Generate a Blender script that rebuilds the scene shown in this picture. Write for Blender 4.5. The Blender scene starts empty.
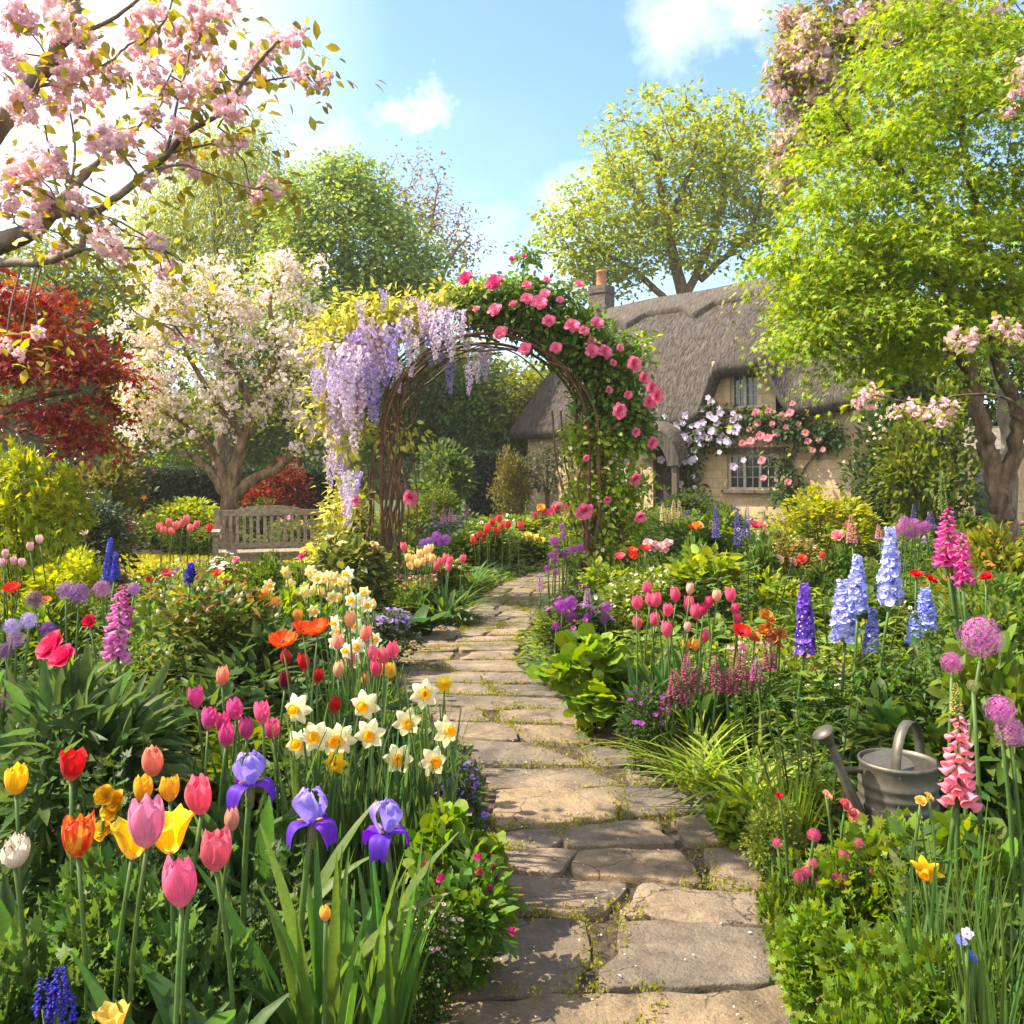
import bpy, math, random
import numpy as np
from mathutils import Vector, Matrix, Euler

SC = bpy.context.scene
COL = SC.collection
H, F, HY = 1.25, 900.0, 475.0          # eye height, focal length in pixels, horizon row

# ------------------------------------------------------------------ camera
cam = bpy.data.cameras.new('camera')
cam.sensor_width = 36.0
cam.lens = F * 36.0 / 1024.0
cam.shift_y = (HY - 512.0) / 1024.0
cam.clip_start, cam.clip_end = 0.05, 2000.0
cam_o = bpy.data.objects.new('camera', cam)
COL.objects.link(cam_o)
cam_o.location = (0, 0, H)
cam_o.rotation_euler = (math.radians(90), 0, 0)
SC.camera = cam_o

# ------------------------------------------------------------------ sky, sun, exposure
SUN_AZ, SUN_EL = -86.0, 50.0           # degrees, azimuth from +Y towards +X
SKY_STRENGTH, SUN_STRENGTH, EXPOSURE = 0.15, 4.6, 1.56
W = bpy.data.worlds.new("World")
SC.world = W
W.use_nodes = True
wt = W.node_tree
wt.nodes.clear()
w_out = wt.nodes.new('ShaderNodeOutputWorld')
w_bg = wt.nodes.new('ShaderNodeBackground')
w_bg.inputs['Strength'].default_value = SKY_STRENGTH
wt.links.new(w_bg.outputs[0], w_out.inputs[0])
sky = wt.nodes.new('ShaderNodeTexSky')
sky.sky_type = 'NISHITA'
sky.sun_disc = False
sky.sun_elevation = math.radians(SUN_EL)
sky.sun_rotation = math.radians(SUN_AZ)
sky.altitude = 50
sky.air_density, sky.dust_density, sky.ozone_density = 1.0, 1.2, 2.0

def wn(t, **kw):
    n = wt.nodes.new(t)
    for k, v in kw.items():
        setattr(n, k, v)
    return n
def wmath(op, a, b=None, c=None, clamp=False):
    n = wn('ShaderNodeMath', operation=op, use_clamp=clamp)
    for i, v in enumerate((a, b, c)):
        if v is None: continue
        if isinstance(v, (int, float)): n.inputs[i].default_value = v
        else: wt.links.new(v, n.inputs[i])
    return n.outputs[0]
tc = wn('ShaderNodeTexCoord')
nz = wn('ShaderNodeTexNoise'); nz.inputs['Scale'].default_value = 9.0; nz.inputs['Detail'].default_value = 7.0; nz.inputs['Roughness'].default_value = 0.6
wt.links.new(tc.outputs['Generated'], nz.inputs['Vector'])
nz3 = wn('ShaderNodeTexNoise'); nz3.inputs['Scale'].default_value = 34.0; nz3.inputs['Detail'].default_value = 6.0; nz3.inputs['Roughness'].default_value = 0.6
wt.links.new(tc.outputs['Generated'], nz3.inputs['Vector'])
nz2 = wn('ShaderNodeTexNoise'); nz2.inputs['Scale'].default_value = 3.2; nz2.inputs['Detail'].default_value = 6.0
wmap = wn('ShaderNodeMapping'); wmap.inputs['Scale'].default_value = (1, 1, 2.4)
wt.links.new(tc.outputs['Generated'], wmap.inputs[0]); wt.links.new(wmap.outputs[0], nz2.inputs['Vector'])
def px_dir(px, py):
    return Vector(((px - 512) / F, 1.0, (HY - py) / F)).normalized()
cloud = None
# cumulus puffs, upper-left sky glow, added fill cloud last: direction, angular radius (radians), strength
for (px, py, rad, st) in ((690, 0, 0.075, .85), (668, 18, 0.045, .7), (735, -10, 0.08, .8), (422, 106, 0.036, .7), (400, 116, .03, .55), (440, 114, .026, .5), (560, 225, 0.06, .55),
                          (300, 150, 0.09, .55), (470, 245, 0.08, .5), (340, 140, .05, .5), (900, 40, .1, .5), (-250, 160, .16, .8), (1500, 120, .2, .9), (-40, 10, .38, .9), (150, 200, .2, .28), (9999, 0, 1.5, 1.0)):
    D = px_dir(px, py) if px < 9000 else Vector((-.25, -1, .55)).normalized()  # last entry: unseen cloud added behind the camera as frontal fill light
    vm = wn('ShaderNodeVectorMath', operation='DISTANCE')
    wt.links.new(tc.outputs['Generated'], vm.inputs[0]); vm.inputs[1].default_value = D
    # soft disc, its edge broken by noise
    e = wmath('MULTIPLY_ADD', vm.outputs['Value'], -1.0 / rad, 1.0)
    if rad < .3:
        e = wmath('ADD', e, wmath('MULTIPLY_ADD', (nz if rad > .04 else nz3).outputs['Fac'], 4.4, -2.3))
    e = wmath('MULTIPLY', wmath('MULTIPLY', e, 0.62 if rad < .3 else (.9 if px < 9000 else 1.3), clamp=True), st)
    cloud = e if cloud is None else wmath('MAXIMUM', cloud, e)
sep = wn('ShaderNodeSeparateXYZ'); wt.links.new(tc.outputs['Generated'], sep.inputs[0])
low = wmath('MULTIPLY_ADD', sep.outputs[2], -2.3, 0.95, clamp=True)
veil = wmath('MULTIPLY', wmath('MULTIPLY_ADD', nz2.outputs['Fac'], 2.4, -0.95, clamp=True), low)
veil = wmath('MULTIPLY', veil, 0.75)
cloud = wmath('MAXIMUM', cloud, veil)
wmix = wn('ShaderNodeMix', data_type='RGBA')
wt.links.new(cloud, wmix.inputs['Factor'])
skh = wn('ShaderNodeHueSaturation'); skh.inputs['Saturation'].default_value = 1.15; skh.inputs['Value'].default_value = .82
wt.links.new(sky.outputs[0], skh.inputs['Color']); wt.links.new(skh.outputs[0], wmix.inputs[6])
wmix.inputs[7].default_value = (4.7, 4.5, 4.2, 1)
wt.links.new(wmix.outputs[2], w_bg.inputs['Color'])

sun = bpy.data.lights.new('sun', 'SUN')
sun.energy = SUN_STRENGTH
sun.angle = math.radians(0.6)
sun.color = (1.0, 0.88, 0.67)
sun_o = bpy.data.objects.new('sun', sun)
COL.objects.link(sun_o)
_az, _el = math.radians(SUN_AZ), math.radians(SUN_EL)
SUN_DIR = Vector((math.sin(_az) * math.cos(_el), math.cos(_az) * math.cos(_el), math.sin(_el)))
sun_o.rotation_euler = SUN_DIR.to_track_quat('Z', 'Y').to_euler()
sun_o.location = (-8, 4, 12)

vs = SC.view_settings
vs.view_transform = 'Standard'; vs.look = 'None'; vs.gamma = 1.0; vs.use_curve_mapping = False
vs.exposure = EXPOSURE
cy = SC.cycles
cy.max_bounces = 8; cy.diffuse_bounces = 5; cy.glossy_bounces = 2; cy.transmission_bounces = 6; cy.transparent_max_bounces = 6
cy.caustics_reflective = False; cy.caustics_refractive = False
cy.use_denoising = True
SC.render.film_transparent = False

# ------------------------------------------------------------------ helpers: placement
rng = np.random.default_rng(20)
R = random.Random(7)
def at(px, py, d):
    """a point d metres in front of the eye, seen at that pixel"""
    return Vector(((px - 512) / F * d, d, H + (HY - py) / F * d))
def gx(px, d):
    return (px - 512) / F * d
def zat(py, d):
    return H + (HY - py) / F * d

# ------------------------------------------------------------------ helpers: meshes
class MB:
    """collects vertices, triangles and quads; build() links them as ONE mesh object"""
    def __init__(self):
        self.V, self.T, self.Q, self.n = [], [], [], 0
    def add(self, v, tris=None, quads=None):
        v = np.asarray(v, dtype=np.float32).reshape(-1, 3)
        if tris is not None and len(tris): self.T.append(np.asarray(tris, dtype=np.int32).reshape(-1, 3) + self.n)
        if quads is not None and len(quads): self.Q.append(np.asarray(quads, dtype=np.int32).reshape(-1, 4) + self.n)
        self.V.append(v); self.n += len(v)
    def merge(self, o, M=None):
        for v in [np.concatenate(o.V)] if o.V else []:
            if M is not None:
                A = np.array(M)
                v = v @ A[:3, :3].T + A[:3, 3]
            self.add(v, np.concatenate(o.T) if o.T else None, np.concatenate(o.Q) if o.Q else None)
    def tv(self):
        return (np.concatenate(self.V), np.concatenate(self.T) if self.T else np.zeros((0, 3), np.int32), np.concatenate(self.Q) if self.Q else np.zeros((0, 4), np.int32))
    def mesh(self, name, mat, smooth=True):
        m = bpy.data.meshes.new(name)
        V, T, Q = self.tv()
        m.vertices.add(len(V)); m.vertices.foreach_set('co', V.ravel())
        nl = T.size + Q.size
        m.loops.add(nl); m.loops.foreach_set('vertex_index', np.concatenate((T.ravel(), Q.ravel())).astype(np.int32))
        npoly = len(T) + len(Q)
        m.polygons.add(npoly)
        starts = np.concatenate((np.arange(len(T)) * 3, T.size + np.arange(len(Q)) * 4)).astype(np.int32)
        m.polygons.foreach_set('loop_start', starts)
        m.polygons.foreach_set('use_smooth', np.full(npoly, smooth, dtype=bool))
        m.update(calc_edges=True)
        if mat: m.materials.append(mat)
        return m
    def build(self, name, mat, parent=None, smooth=True, color=None):
        o = bpy.data.objects.new(name, self.mesh(name, mat, smooth))
        COL.objects.link(o)
        if parent: o.parent = parent
        if color: o.color = (*color, 1)
        return o
    # shapes
    def box(self, c, s, rot=None):
        x, y, z = [k / 2 for k in s]
        v = np.array([(-x, -y, -z), (x, -y, -z), (x, y, -z), (-x, y, -z), (-x, -y, z), (x, -y, z), (x, y, z), (-x, y, z)])
        if rot is not None: v = v @ np.array(Euler(rot).to_matrix()).T
        self.add(v + np.array(c), quads=[(0, 3, 2, 1), (4, 5, 6, 7), (0, 1, 5, 4), (1, 2, 6, 5), (2, 3, 7, 6), (3, 0, 4, 7)])
    def tube(self, P, r, sides=6, cap=False):
        P = np.asarray(P, float); n = len(P)
        r = np.broadcast_to(np.asarray(r, float), (n,))
        T = np.gradient(P, axis=0); T /= np.linalg.norm(T, axis=1, keepdims=True) + 1e-9
        ref = np.array((0, 0, 1.0)) if abs(T[0][2]) < .9 else np.array((1.0, 0, 0))
        vs_ = []
        a = np.linspace(0, 2 * math.pi, sides, endpoint=False)
        for i in range(n):
            x = np.cross(T[i], ref); x /= np.linalg.norm(x) + 1e-9
            y = np.cross(T[i], x); ref = -np.cross(T[i], np.cross(ref, T[i])) if False else np.cross(x, T[i])
            vs_.append(P[i] + r[i] * (np.cos(a)[:, None] * x + np.sin(a)[:, None] * y))
        q = [(i * sides + j, i * sides + (j + 1) % sides, (i + 1) * sides + (j + 1) % sides, (i + 1) * sides + j) for i in range(n - 1) for j in range(sides)]
        v = np.concatenate(vs_); t = []
        if cap:
            v = np.concatenate((v, P[:1], P[-1:])); b = n * sides
            t = [(b, (j + 1) % sides, j) for j in range(sides)] + [(b + 1, (n - 1) * sides + j, (n - 1) * sides + (j + 1) % sides) for j in range(sides)]
        self.add(v, t, q)
    def lathe(self, prof, seg=24, ax=(0, 0, 0), wob=None, close=False):
        a = np.linspace(0, 2 * math.pi, seg, endpoint=False)
        v = []
        for (r, z) in prof:
            rr = r if wob is None else r * (1 + wob(a))
            v.append(np.stack((np.cos(a) * rr + ax[0], np.sin(a) * rr + ax[1], np.full(seg, z + ax[2])), 1))
        n = len(prof)
        q = [(i * seg + j, i * seg + (j + 1) % seg, (i + 1) * seg + (j + 1) % seg, (i + 1) * seg + j) for i in range(n - 1) for j in range(seg)]
        self.add(np.concatenate(v), quads=q)
    def grid(self, fn, nu, nv):
        """fn(u in -1..1, v in 0..1) -> points, vectorised"""
        u, v = np.meshgrid(np.linspace(-1, 1, nu), np.linspace(0, 1, nv))
        P = fn(u.ravel(), v.ravel())
        q = [(j * nu + i, j * nu + i + 1, (j + 1) * nu + i + 1, (j + 1) * nu + i) for j in range(nv - 1) for i in range(nu - 1)]
        self.add(P, quads=q)
    def scatter(self, tm, pos, Rm, s):
        tv, tt, tq = tm
        pos = np.asarray(pos, float); n = len(pos)
        if n == 0: return
        s = np.broadcast_to(np.asarray(s, float), (n,))
        V = pos[:, None, :] + s[:, None, None] * np.einsum('nij,kj->nki', Rm, tv)
        k = len(tv); off = (np.arange(n) * k)[:, None, None]
        self.add(V.reshape(-1, 3), (tt[None] + off).reshape(-1, 3) if len(tt) else None, (tq[None] + off).reshape(-1, 4) if len(tq) else None)

def nrm(a):
    return a / (np.linalg.norm(a, axis=-1, keepdims=True) + 1e-9)
def frames(ydir, zref):
    y = nrm(ydir); x = nrm(np.cross(y, zref)); z = np.cross(x, y)
    return np.stack((x, y, z), axis=2)
def rvec(n, r=None):
    return nrm((r or rng).normal(size=(n, 3)))
def smooth_line(P, n=None):
    """Catmull-Rom through the points"""
    P = [np.asarray(p, float) for p in P]
    Q = [2 * P[0] - P[1]] + P + [2 * P[-1] - P[-2]]
    n = n or 5
    out = []
    for i in range(1, len(Q) - 2):
        for k in range(n):
            t = k / n
            a, b, c, d = Q[i - 1], Q[i], Q[i + 1], Q[i + 2]
            out.append(.5 * ((2 * b) + (c - a) * t + (2 * a - 5 * b + 4 * c - d) * t * t + (3 * b - a - 3 * c + d) * t ** 3))
    out.append(P[-1])
    return np.array(out)
def T_(*faces_v):
    v, t = faces_v
    return (np.array(v, float), np.array(t, np.int32).reshape(-1, 3), np.zeros((0, 4), np.int32))

# leaf and petal templates: along +Y from the base, facing +Z
LEAF = T_([(0, 0, 0), (.26, .38, .07), (0, .5, 0), (-.26, .38, .07), (0, 1, -.12), (.2, .72, .0), (-.2, .72, .0)],
          [(0, 1, 2), (0, 2, 3), (1, 5, 2), (2, 6, 3), (5, 4, 2), (2, 4, 6)])
LANCE = T_([(0, 0, 0), (.12, .3, .05), (0, .45, 0), (-.12, .3, .05), (0, 1, -.16), (.1, .65, .0), (-.1, .65, .0)],
           [(0, 1, 2), (0, 2, 3), (1, 5, 2), (2, 6, 3), (5, 4, 2), (2, 4, 6)])
LEAF4 = T_([(0, 0, 0), (.3, .5, .09), (0, 1, -.08), (-.3, .5, .09)], [(0, 1, 2), (0, 2, 3)])
def _star(rads, z):
    n = len(rads); v = [(0, .35, 0)]
    for i, r in enumerate(rads):
        a = math.radians(-90 + 360 * i / n)
        v.append((r * math.cos(a), .35 + r * math.sin(a), z if i % 2 else -z * .6))
    return T_(v, [(0, i + 1, (i + 1) % n + 1) for i in range(n)])
MAPLE = _star([.33, .16, .42, .2, .55, .22, .66, .22, .55, .2, .42, .16], .05)
PALM = _star([.16, .36, .24, .46, .27, .54, .29, .40, .36, .60, .36, .40, .29, .54, .27, .46, .24, .36], .06)
ROUND = _star([.3, .42, .46, .5, .52, .54, .55, .54, .52, .5, .46, .42], .05)
def _flower(n, pw, pl, cup, layers=1):
    v, t = [], []
    for L in range(layers):
        for k in range(n):
            a = 2 * math.pi * (k + .5 * L) / n; s = 1 - .3 * L
            def P(r, off, z):
                return (r * math.cos(a) - off * math.sin(a), r * math.sin(a) + off * math.cos(a), z + .12 * L)
            b = len(v)
            v += [P(.06, 0, 0), P(pl * .6 * s, pw * s, cup * .5 * (1 + L)), P(pl * s, pw * .45 * s, cup * (1 + L)), P(pl * s, -pw * .45 * s, cup * (1 + L)), P(pl * .6 * s, -pw * s, cup * .5 * (1 + L)), P(pl * .95 * s, 0, cup * .8 * (1 + L))]
            t += [(b, b + 1, b + 5), (b + 1, b + 2, b + 5), (b + 3, b + 4, b + 5), (b + 4, b, b + 5)]
    return T_(v, t)
FLOWER5 = _flower(5, .24, .5, .12)
FLOWER5S = T_([(0, 0, 0)] + [(.5 * math.cos(i * math.pi / 5) * (1 if i % 2 == 0 else .75), .5 * math.sin(i * math.pi / 5) * (1 if i % 2 == 0 else .75), .14 if i % 2 == 0 else .1) for i in range(10)],
              [(0, i + 1, (i + 1) % 10 + 1) for i in range(10)])
DOUBLE = _flower(6, .22, .5, .14, 3)
STAR6 = _flower(6, .1, .5, .05)
def faces_up(dirs):
    """frames whose +Z is dirs, random spin: for flowers that look along dirs"""
    d = nrm(np.asarray(dirs, float)); r = rvec(len(d))
    x = nrm(np.cross(d, r)); y = np.cross(d, x)
    return np.stack((x, y, d), axis=2)

# ------------------------------------------------------------------ helpers: objects
def tag(o, label=None, cat=None, group=None, kind=None):
    if label: o['label'] = label
    if cat: o['category'] = cat
    if group: o['group'] = group
    if kind: o['kind'] = kind
    return o
def thing(name, label, cat, loc=(0, 0, 0), rz=0.0, group=None):
    o = bpy.data.objects.new(name, None); COL.objects.link(o)
    o.empty_display_size = .1
    o.location = loc; o.rotation_euler = (0, 0, rz)
    return tag(o, label, cat, group)
def part(name, mesh, parent, color=None, loc=None, rot=None, sc=None):
    o = bpy.data.objects.new(name, mesh); COL.objects.link(o); o.parent = parent
    if color is not None: o.color = (*color, 1)
    if loc is not None: o.location = loc
    if rot is not None: o.rotation_euler = rot
    if sc is not None: o.scale = (sc, sc, sc) if isinstance(sc, (int, float)) else sc
    return o

# ------------------------------------------------------------------ materials
def mat(name):
    m = bpy.data.materials.new(name); m.use_nodes = True
    nt = m.node_tree; nt.nodes.clear()
    out = nt.nodes.new('ShaderNodeOutputMaterial')
    return m, nt, out
def nd(nt, t, **kw):
    n = nt.nodes.new(t)
    for k, v in kw.items(): setattr(n, k, v)
    return n
def mixc(nt, a, b, fac, mode='MIX'):
    n = nd(nt, 'ShaderNodeMix', data_type='RGBA', blend_type=mode)
    for key, v in ((0, fac), (6, a), (7, b)):
        if isinstance(v, (int, float)): n.inputs[key].default_value = v
        elif isinstance(v, tuple): n.inputs[key].default_value = (*v, 1) if len(v) == 3 else v
        else: nt.links.new(v, n.inputs[key])
    return n.outputs[2]
def noise(nt, scale, detail=4, rough=.55, vec=None, dist=0.0):
    n = nd(nt, 'ShaderNodeTexNoise'); n.inputs['Scale'].default_value = scale; n.inputs['Detail'].default_value = detail
    n.inputs['Roughness'].default_value = rough; n.inputs['Distortion'].default_value = dist
    if vec is None:
        t = nd(nt, 'ShaderNodeTexCoord'); vec = t.outputs['Object']
    nt.links.new(vec, n.inputs['Vector'])
    return n.outputs['Fac']
def ramp(nt, fac, stops):
    n = nd(nt, 'ShaderNodeValToRGB'); el = n.color_ramp.elements
    while len(el) < len(stops): el.new(.5)
    for e, (p, c) in zip(el, stops):
        e.position = p; e.color = (*c, 1) if not isinstance(c, (int, float)) else (c, c, c, 1)
    nt.links.new(fac, n.inputs[0])
    return n.outputs[0]
def leafy(name, transl=.4, rough=.5, hue=.035, val=.55, spec=.35, warm=0.0, tv=1.0):
    """leaf or petal: the object's own colour, every leaf a little different, light shining through"""
    m, nt, out = mat(name)
    info = nd(nt, 'ShaderNodeObjectInfo'); geo = nd(nt, 'ShaderNodeNewGeometry')
    hsv = nd(nt, 'ShaderNodeHueSaturation')
    mp = nd(nt, 'ShaderNodeMapRange'); mp.inputs['To Min'].default_value = .5 - hue - warm * .5; mp.inputs['To Max'].default_value = .5 + hue - warm * .5
    nt.links.new(geo.outputs['Random Per Island'], mp.inputs['Value']); nt.links.new(mp.outputs[0], hsv.inputs['Hue'])
    wnz = nd(nt, 'ShaderNodeTexWhiteNoise', noise_dimensions='1D'); nt.links.new(geo.outputs['Random Per Island'], wnz.inputs['W'])
    mp2 = nd(nt, 'ShaderNodeMapRange'); mp2.inputs['To Min'].default_value = 1 - val * .55; mp2.inputs['To Max'].default_value = 1 + val
    nt.links.new(wnz.outputs['Value'], mp2.inputs['Value']); nt.links.new(mp2.outputs[0], hsv.inputs['Value'])
    nt.links.new(info.outputs['Color'], hsv.inputs['Color'])
    mott = noise(nt, 75, 3, .6, geo.outputs['Position'])
    col = mixc(nt, hsv.outputs[0], ramp(nt, mott, [(.3, (.78, .78, .78)), (.7, (1.16, 1.16, 1.16))]), .8, 'MULTIPLY')
    b = nd(nt, 'ShaderNodeBsdfPrincipled'); b.inputs['Roughness'].default_value = rough; b.inputs['Specular IOR Level'].default_value = spec
    nt.links.new(col, b.inputs['Base Color'])
    tr = nd(nt, 'ShaderNodeBsdfTranslucent')
    hs2 = nd(nt, 'ShaderNodeHueSaturation'); hs2.inputs['Saturation'].default_value = 1.12; hs2.inputs['Value'].default_value = tv; hs2.inputs['Hue'].default_value = .5 - warm
    nt.links.new(col, hs2.inputs['Color']); nt.links.new(hs2.outputs[0], tr.inputs['Color'])
    mx = nd(nt, 'ShaderNodeMixShader'); mx.inputs[0].default_value = transl
    nt.links.new(b.outputs[0], mx.inputs[1]); nt.links.new(tr.outputs[0], mx.inputs[2]); nt.links.new(mx.outputs[0], out.inputs[0])
    return m, nt, col, b, tr
M_LEAF = leafy('leaf', .45, .5, .03, .5, .28, .018, 1.5)[0]
M_REDLEAF = leafy('red_leaf', .45, .5, .035, .5, .25, -.012, 1.4)[0]
def leaf_mat(col):
    return M_REDLEAF if col[0] > 2.2 * col[1] else M_LEAF
M_STEM = leafy('green_stem', .12, .5, .0, .0)[0]
M_PETAL = leafy('petal', .42, .55, .012, .22, .2)[0]
M_TINY = leafy('blossom', .4, .6, .02, .3, .15)[0]
def petal_streak():
    """tulip petal: pale at the foot, fine lengthwise streaks, a lighter rim at the tip"""
    m, nt, out = mat('tulip_petal')
    info = nd(nt, 'ShaderNodeObjectInfo'); tcn = nd(nt, 'ShaderNodeTexCoord')
    sp = nd(nt, 'ShaderNodeSeparateXYZ'); nt.links.new(tcn.outputs['Object'], sp.inputs[0])
    mp = nd(nt, 'ShaderNodeMapping'); mp.inputs['Scale'].default_value = (9, 9, .8); nt.links.new(tcn.outputs['Object'], mp.inputs[0])
    st = noise(nt, 3.2, 4, .6, mp.outputs[0])
    hsv = nd(nt, 'ShaderNodeHueSaturation'); nt.links.new(info.outputs['Color'], hsv.inputs['Color'])
    mr = nd(nt, 'ShaderNodeMapRange'); mr.inputs['From Min'].default_value = .3; mr.inputs['From Max'].default_value = .7; mr.inputs['To Min'].default_value = .78; mr.inputs['To Max'].default_value = 1.22
    nt.links.new(st, mr.inputs['Value']); nt.links.new(mr.outputs[0], hsv.inputs['Value'])
    foot = nd(nt, 'ShaderNodeMapRange'); foot.inputs['From Min'].default_value = .0; foot.inputs['From Max'].default_value = .3; foot.inputs['To Min'].default_value = .75; foot.inputs['To Max'].default_value = 0
    nt.links.new(sp.outputs[2], foot.inputs['Value'])
    pale = mixc(nt, info.outputs['Color'], (.8, .62, .45), .55)
    col = mixc(nt, hsv.outputs[0], pale, foot.outputs[0])
    b = nd(nt, 'ShaderNodeBsdfPrincipled'); b.inputs['Roughness'].default_value = .5; b.inputs['Specular IOR Level'].default_value = .22
    b.inputs['Sheen Weight'].default_value = .15
    nt.links.new(col, b.inputs['Base Color'])
    bp = nd(nt, 'ShaderNodeBump'); bp.inputs['Strength'].default_value = .12; bp.inputs['Distance'].default_value = .001; nt.links.new(st, bp.inputs['Height']); nt.links.new(bp.outputs[0], b.inputs['Normal'])
    tr = nd(nt, 'ShaderNodeBsdfTranslucent'); nt.links.new(col, tr.inputs['Color'])
    mx = nd(nt, 'ShaderNodeMixShader'); mx.inputs[0].default_value = .5
    nt.links.new(b.outputs[0], mx.inputs[1]); nt.links.new(tr.outputs[0], mx.inputs[2]); nt.links.new(mx.outputs[0], out.inputs[0])
    return m
M_TULIP = petal_streak()
def flame():
    m, nt, out = mat('flamed_petal')
    tcn = nd(nt, 'ShaderNodeTexCoord'); mp = nd(nt, 'ShaderNodeMapping'); mp.inputs['Scale'].default_value = (7, 7, .9); nt.links.new(tcn.outputs['Object'], mp.inputs[0])
    col = ramp(nt, noise(nt, 1.6, 3, .6, mp.outputs[0]), [(.4, (.62, .03, .02)), (.52, (.75, .14, .02)), (.62, (.85, .42, .05))])
    b = nd(nt, 'ShaderNodeBsdfPrincipled'); b.inputs['Roughness'].default_value = .4; nt.links.new(col, b.inputs['Base Color'])
    tr = nd(nt, 'ShaderNodeBsdfTranslucent'); nt.links.new(col, tr.inputs['Color'])
    mx = nd(nt, 'ShaderNodeMixShader'); mx.inputs[0].default_value = .4
    nt.links.new(b.outputs[0], mx.inputs[1]); nt.links.new(tr.outputs[0], mx.inputs[2]); nt.links.new(mx.outputs[0], out.inputs[0])
    return m
M_FLAME = flame()
def solid(name, stops, scale=6, rough=.8, bump=.4, dist=.02, detail=6, vecscale=None, metal=0.0, spec=.3):
    """a rough surface: noise through a colour ramp, and a bump"""
    m, nt, out = mat(name)
    tcn = nd(nt, 'ShaderNodeTexCoord'); vec = tcn.outputs['Object']
    if vecscale:
        mp = nd(nt, 'ShaderNodeMapping'); mp.inputs['Scale'].default_value = vecscale; nt.links.new(vec, mp.inputs[0]); vec = mp.outputs[0]
    f = noise(nt, scale, detail, .62, vec)
    col = ramp(nt, f, stops)
    b = nd(nt, 'ShaderNodeBsdfPrincipled'); b.inputs['Roughness'].default_value = rough; b.inputs['Metallic'].default_value = metal; b.inputs['Specular IOR Level'].default_value = spec
    nt.links.new(col, b.inputs['Base Color'])
    if bump:
        f2 = noise(nt, scale * 3, 6, .65, vec)
        bp = nd(nt, 'ShaderNodeBump'); bp.inputs['Strength'].default_value = bump; bp.inputs['Distance'].default_value = dist
        nt.links.new(f2, bp.inputs['Height']); nt.links.new(bp.outputs[0], b.inputs['Normal'])
    nt.links.new(b.outputs[0], out.inputs[0])
    return m
M_BARK = solid('bark', [(.32, (.05, .032, .02)), (.48, (.15, .10, .065)), (.62, (.27, .19, .12)), (.74, (.36, .29, .2))], 16, .9, 1.0, .03, 9, vecscale=(1, 1, .3))
M_BARK_GREY = solid('grey_bark', [(.3, (.08, .065, .05)), (.55, (.2, .165, .13)), (.75, (.3, .26, .2))], 12, .85, .7, .015, vecscale=(1, 1, .4))
M_VINE = solid('vine_stem', [(.3, (.05, .028, .018)), (.55, (.14, .08, .045)), (.75, (.24, .15, .09))], 14, .85, .8, .01)
M_RUST = solid('rusted_metal', [(.35, (.05, .022, .014)), (.6, (.13, .055, .03)), (.75, (.2, .1, .05))], 20, .75, .4, .004)

# ================================================================== THE SETTING
# ------------------------------------------------------------------ ground
def ground_mat():
    m, nt, out = mat('soil')
    f = noise(nt, 5, 8, .7); g = noise(nt, 60, 5, .7)
    c = ramp(nt, f, [(.3, (.022, .015, .010)), (.55, (.05, .034, .022)), (.75, (.085, .06, .04))])
    c = mixc(nt, c, ramp(nt, g, [(.4, (.4, .4, .4)), (.7, (1.5, 1.4, 1.3))]), .6, 'MULTIPLY')
    tcn = nd(nt, 'ShaderNodeTexCoord'); ln = nd(nt, 'ShaderNodeVectorMath', operation='LENGTH'); nt.links.new(tcn.outputs['Object'], ln.inputs[0])
    far = nd(nt, 'ShaderNodeMapRange'); far.inputs['From Min'].default_value = 17; far.inputs['From Max'].default_value = 22; nt.links.new(ln.outputs['Value'], far.inputs['Value'])
    c = mixc(nt, c, ramp(nt, f, [(.3, (.03, .055, .01)), (.7, (.07, .12, .02))]), far.outputs[0])   # garden soil gives way to meadow
    b = nd(nt, 'ShaderNodeBsdfPrincipled'); b.inputs['Roughness'].default_value = .95; nt.links.new(c, b.inputs['Base Color'])
    bp = nd(nt, 'ShaderNodeBump'); bp.inputs['Strength'].default_value = .9; bp.inputs['Distance'].default_value = .03; nt.links.new(g, bp.inputs['Height']); nt.links.new(bp.outputs[0], b.inputs['Normal'])
    nt.links.new(b.outputs[0], out.inputs[0])
    return m
g = MB(); g.add([(-120, -60, 0), (120, -60, 0), (120, 120, 0), (-120, 120, 0)], quads=[(0, 1, 2, 3)])
tag(g.build('ground', ground_mat()), kind='structure')

PY = [-1.0, 0.6, 2.05, 2.65, 3.17, 3.81, 4.25, 4.59, 5.23, 5.92, 6.82, 8.03, 9.15, 10.2, 11.2, 12.0, 12.8]
PL = [-.30, -.22, -.18, -.08, -.09, -.14, -.31, -.42, -.66, -.82, -.74, -.46, -.30, -.12, .20, .70, 1.4]
PR = [.60, .66, .76, .84, .88, .80, .62, .46, .22, .04, .08, .32, .44, .62, .98, 1.6, 2.6]
def pl(y): return np.interp(y, PY, PL)
def pr(y): return np.interp(y, PY, PR)
def on_path(x, y, m=0.0):
    return (x > pl(y) - m) & (x < pr(y) + m) & (np.asarray(y) < 12.8)

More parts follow.
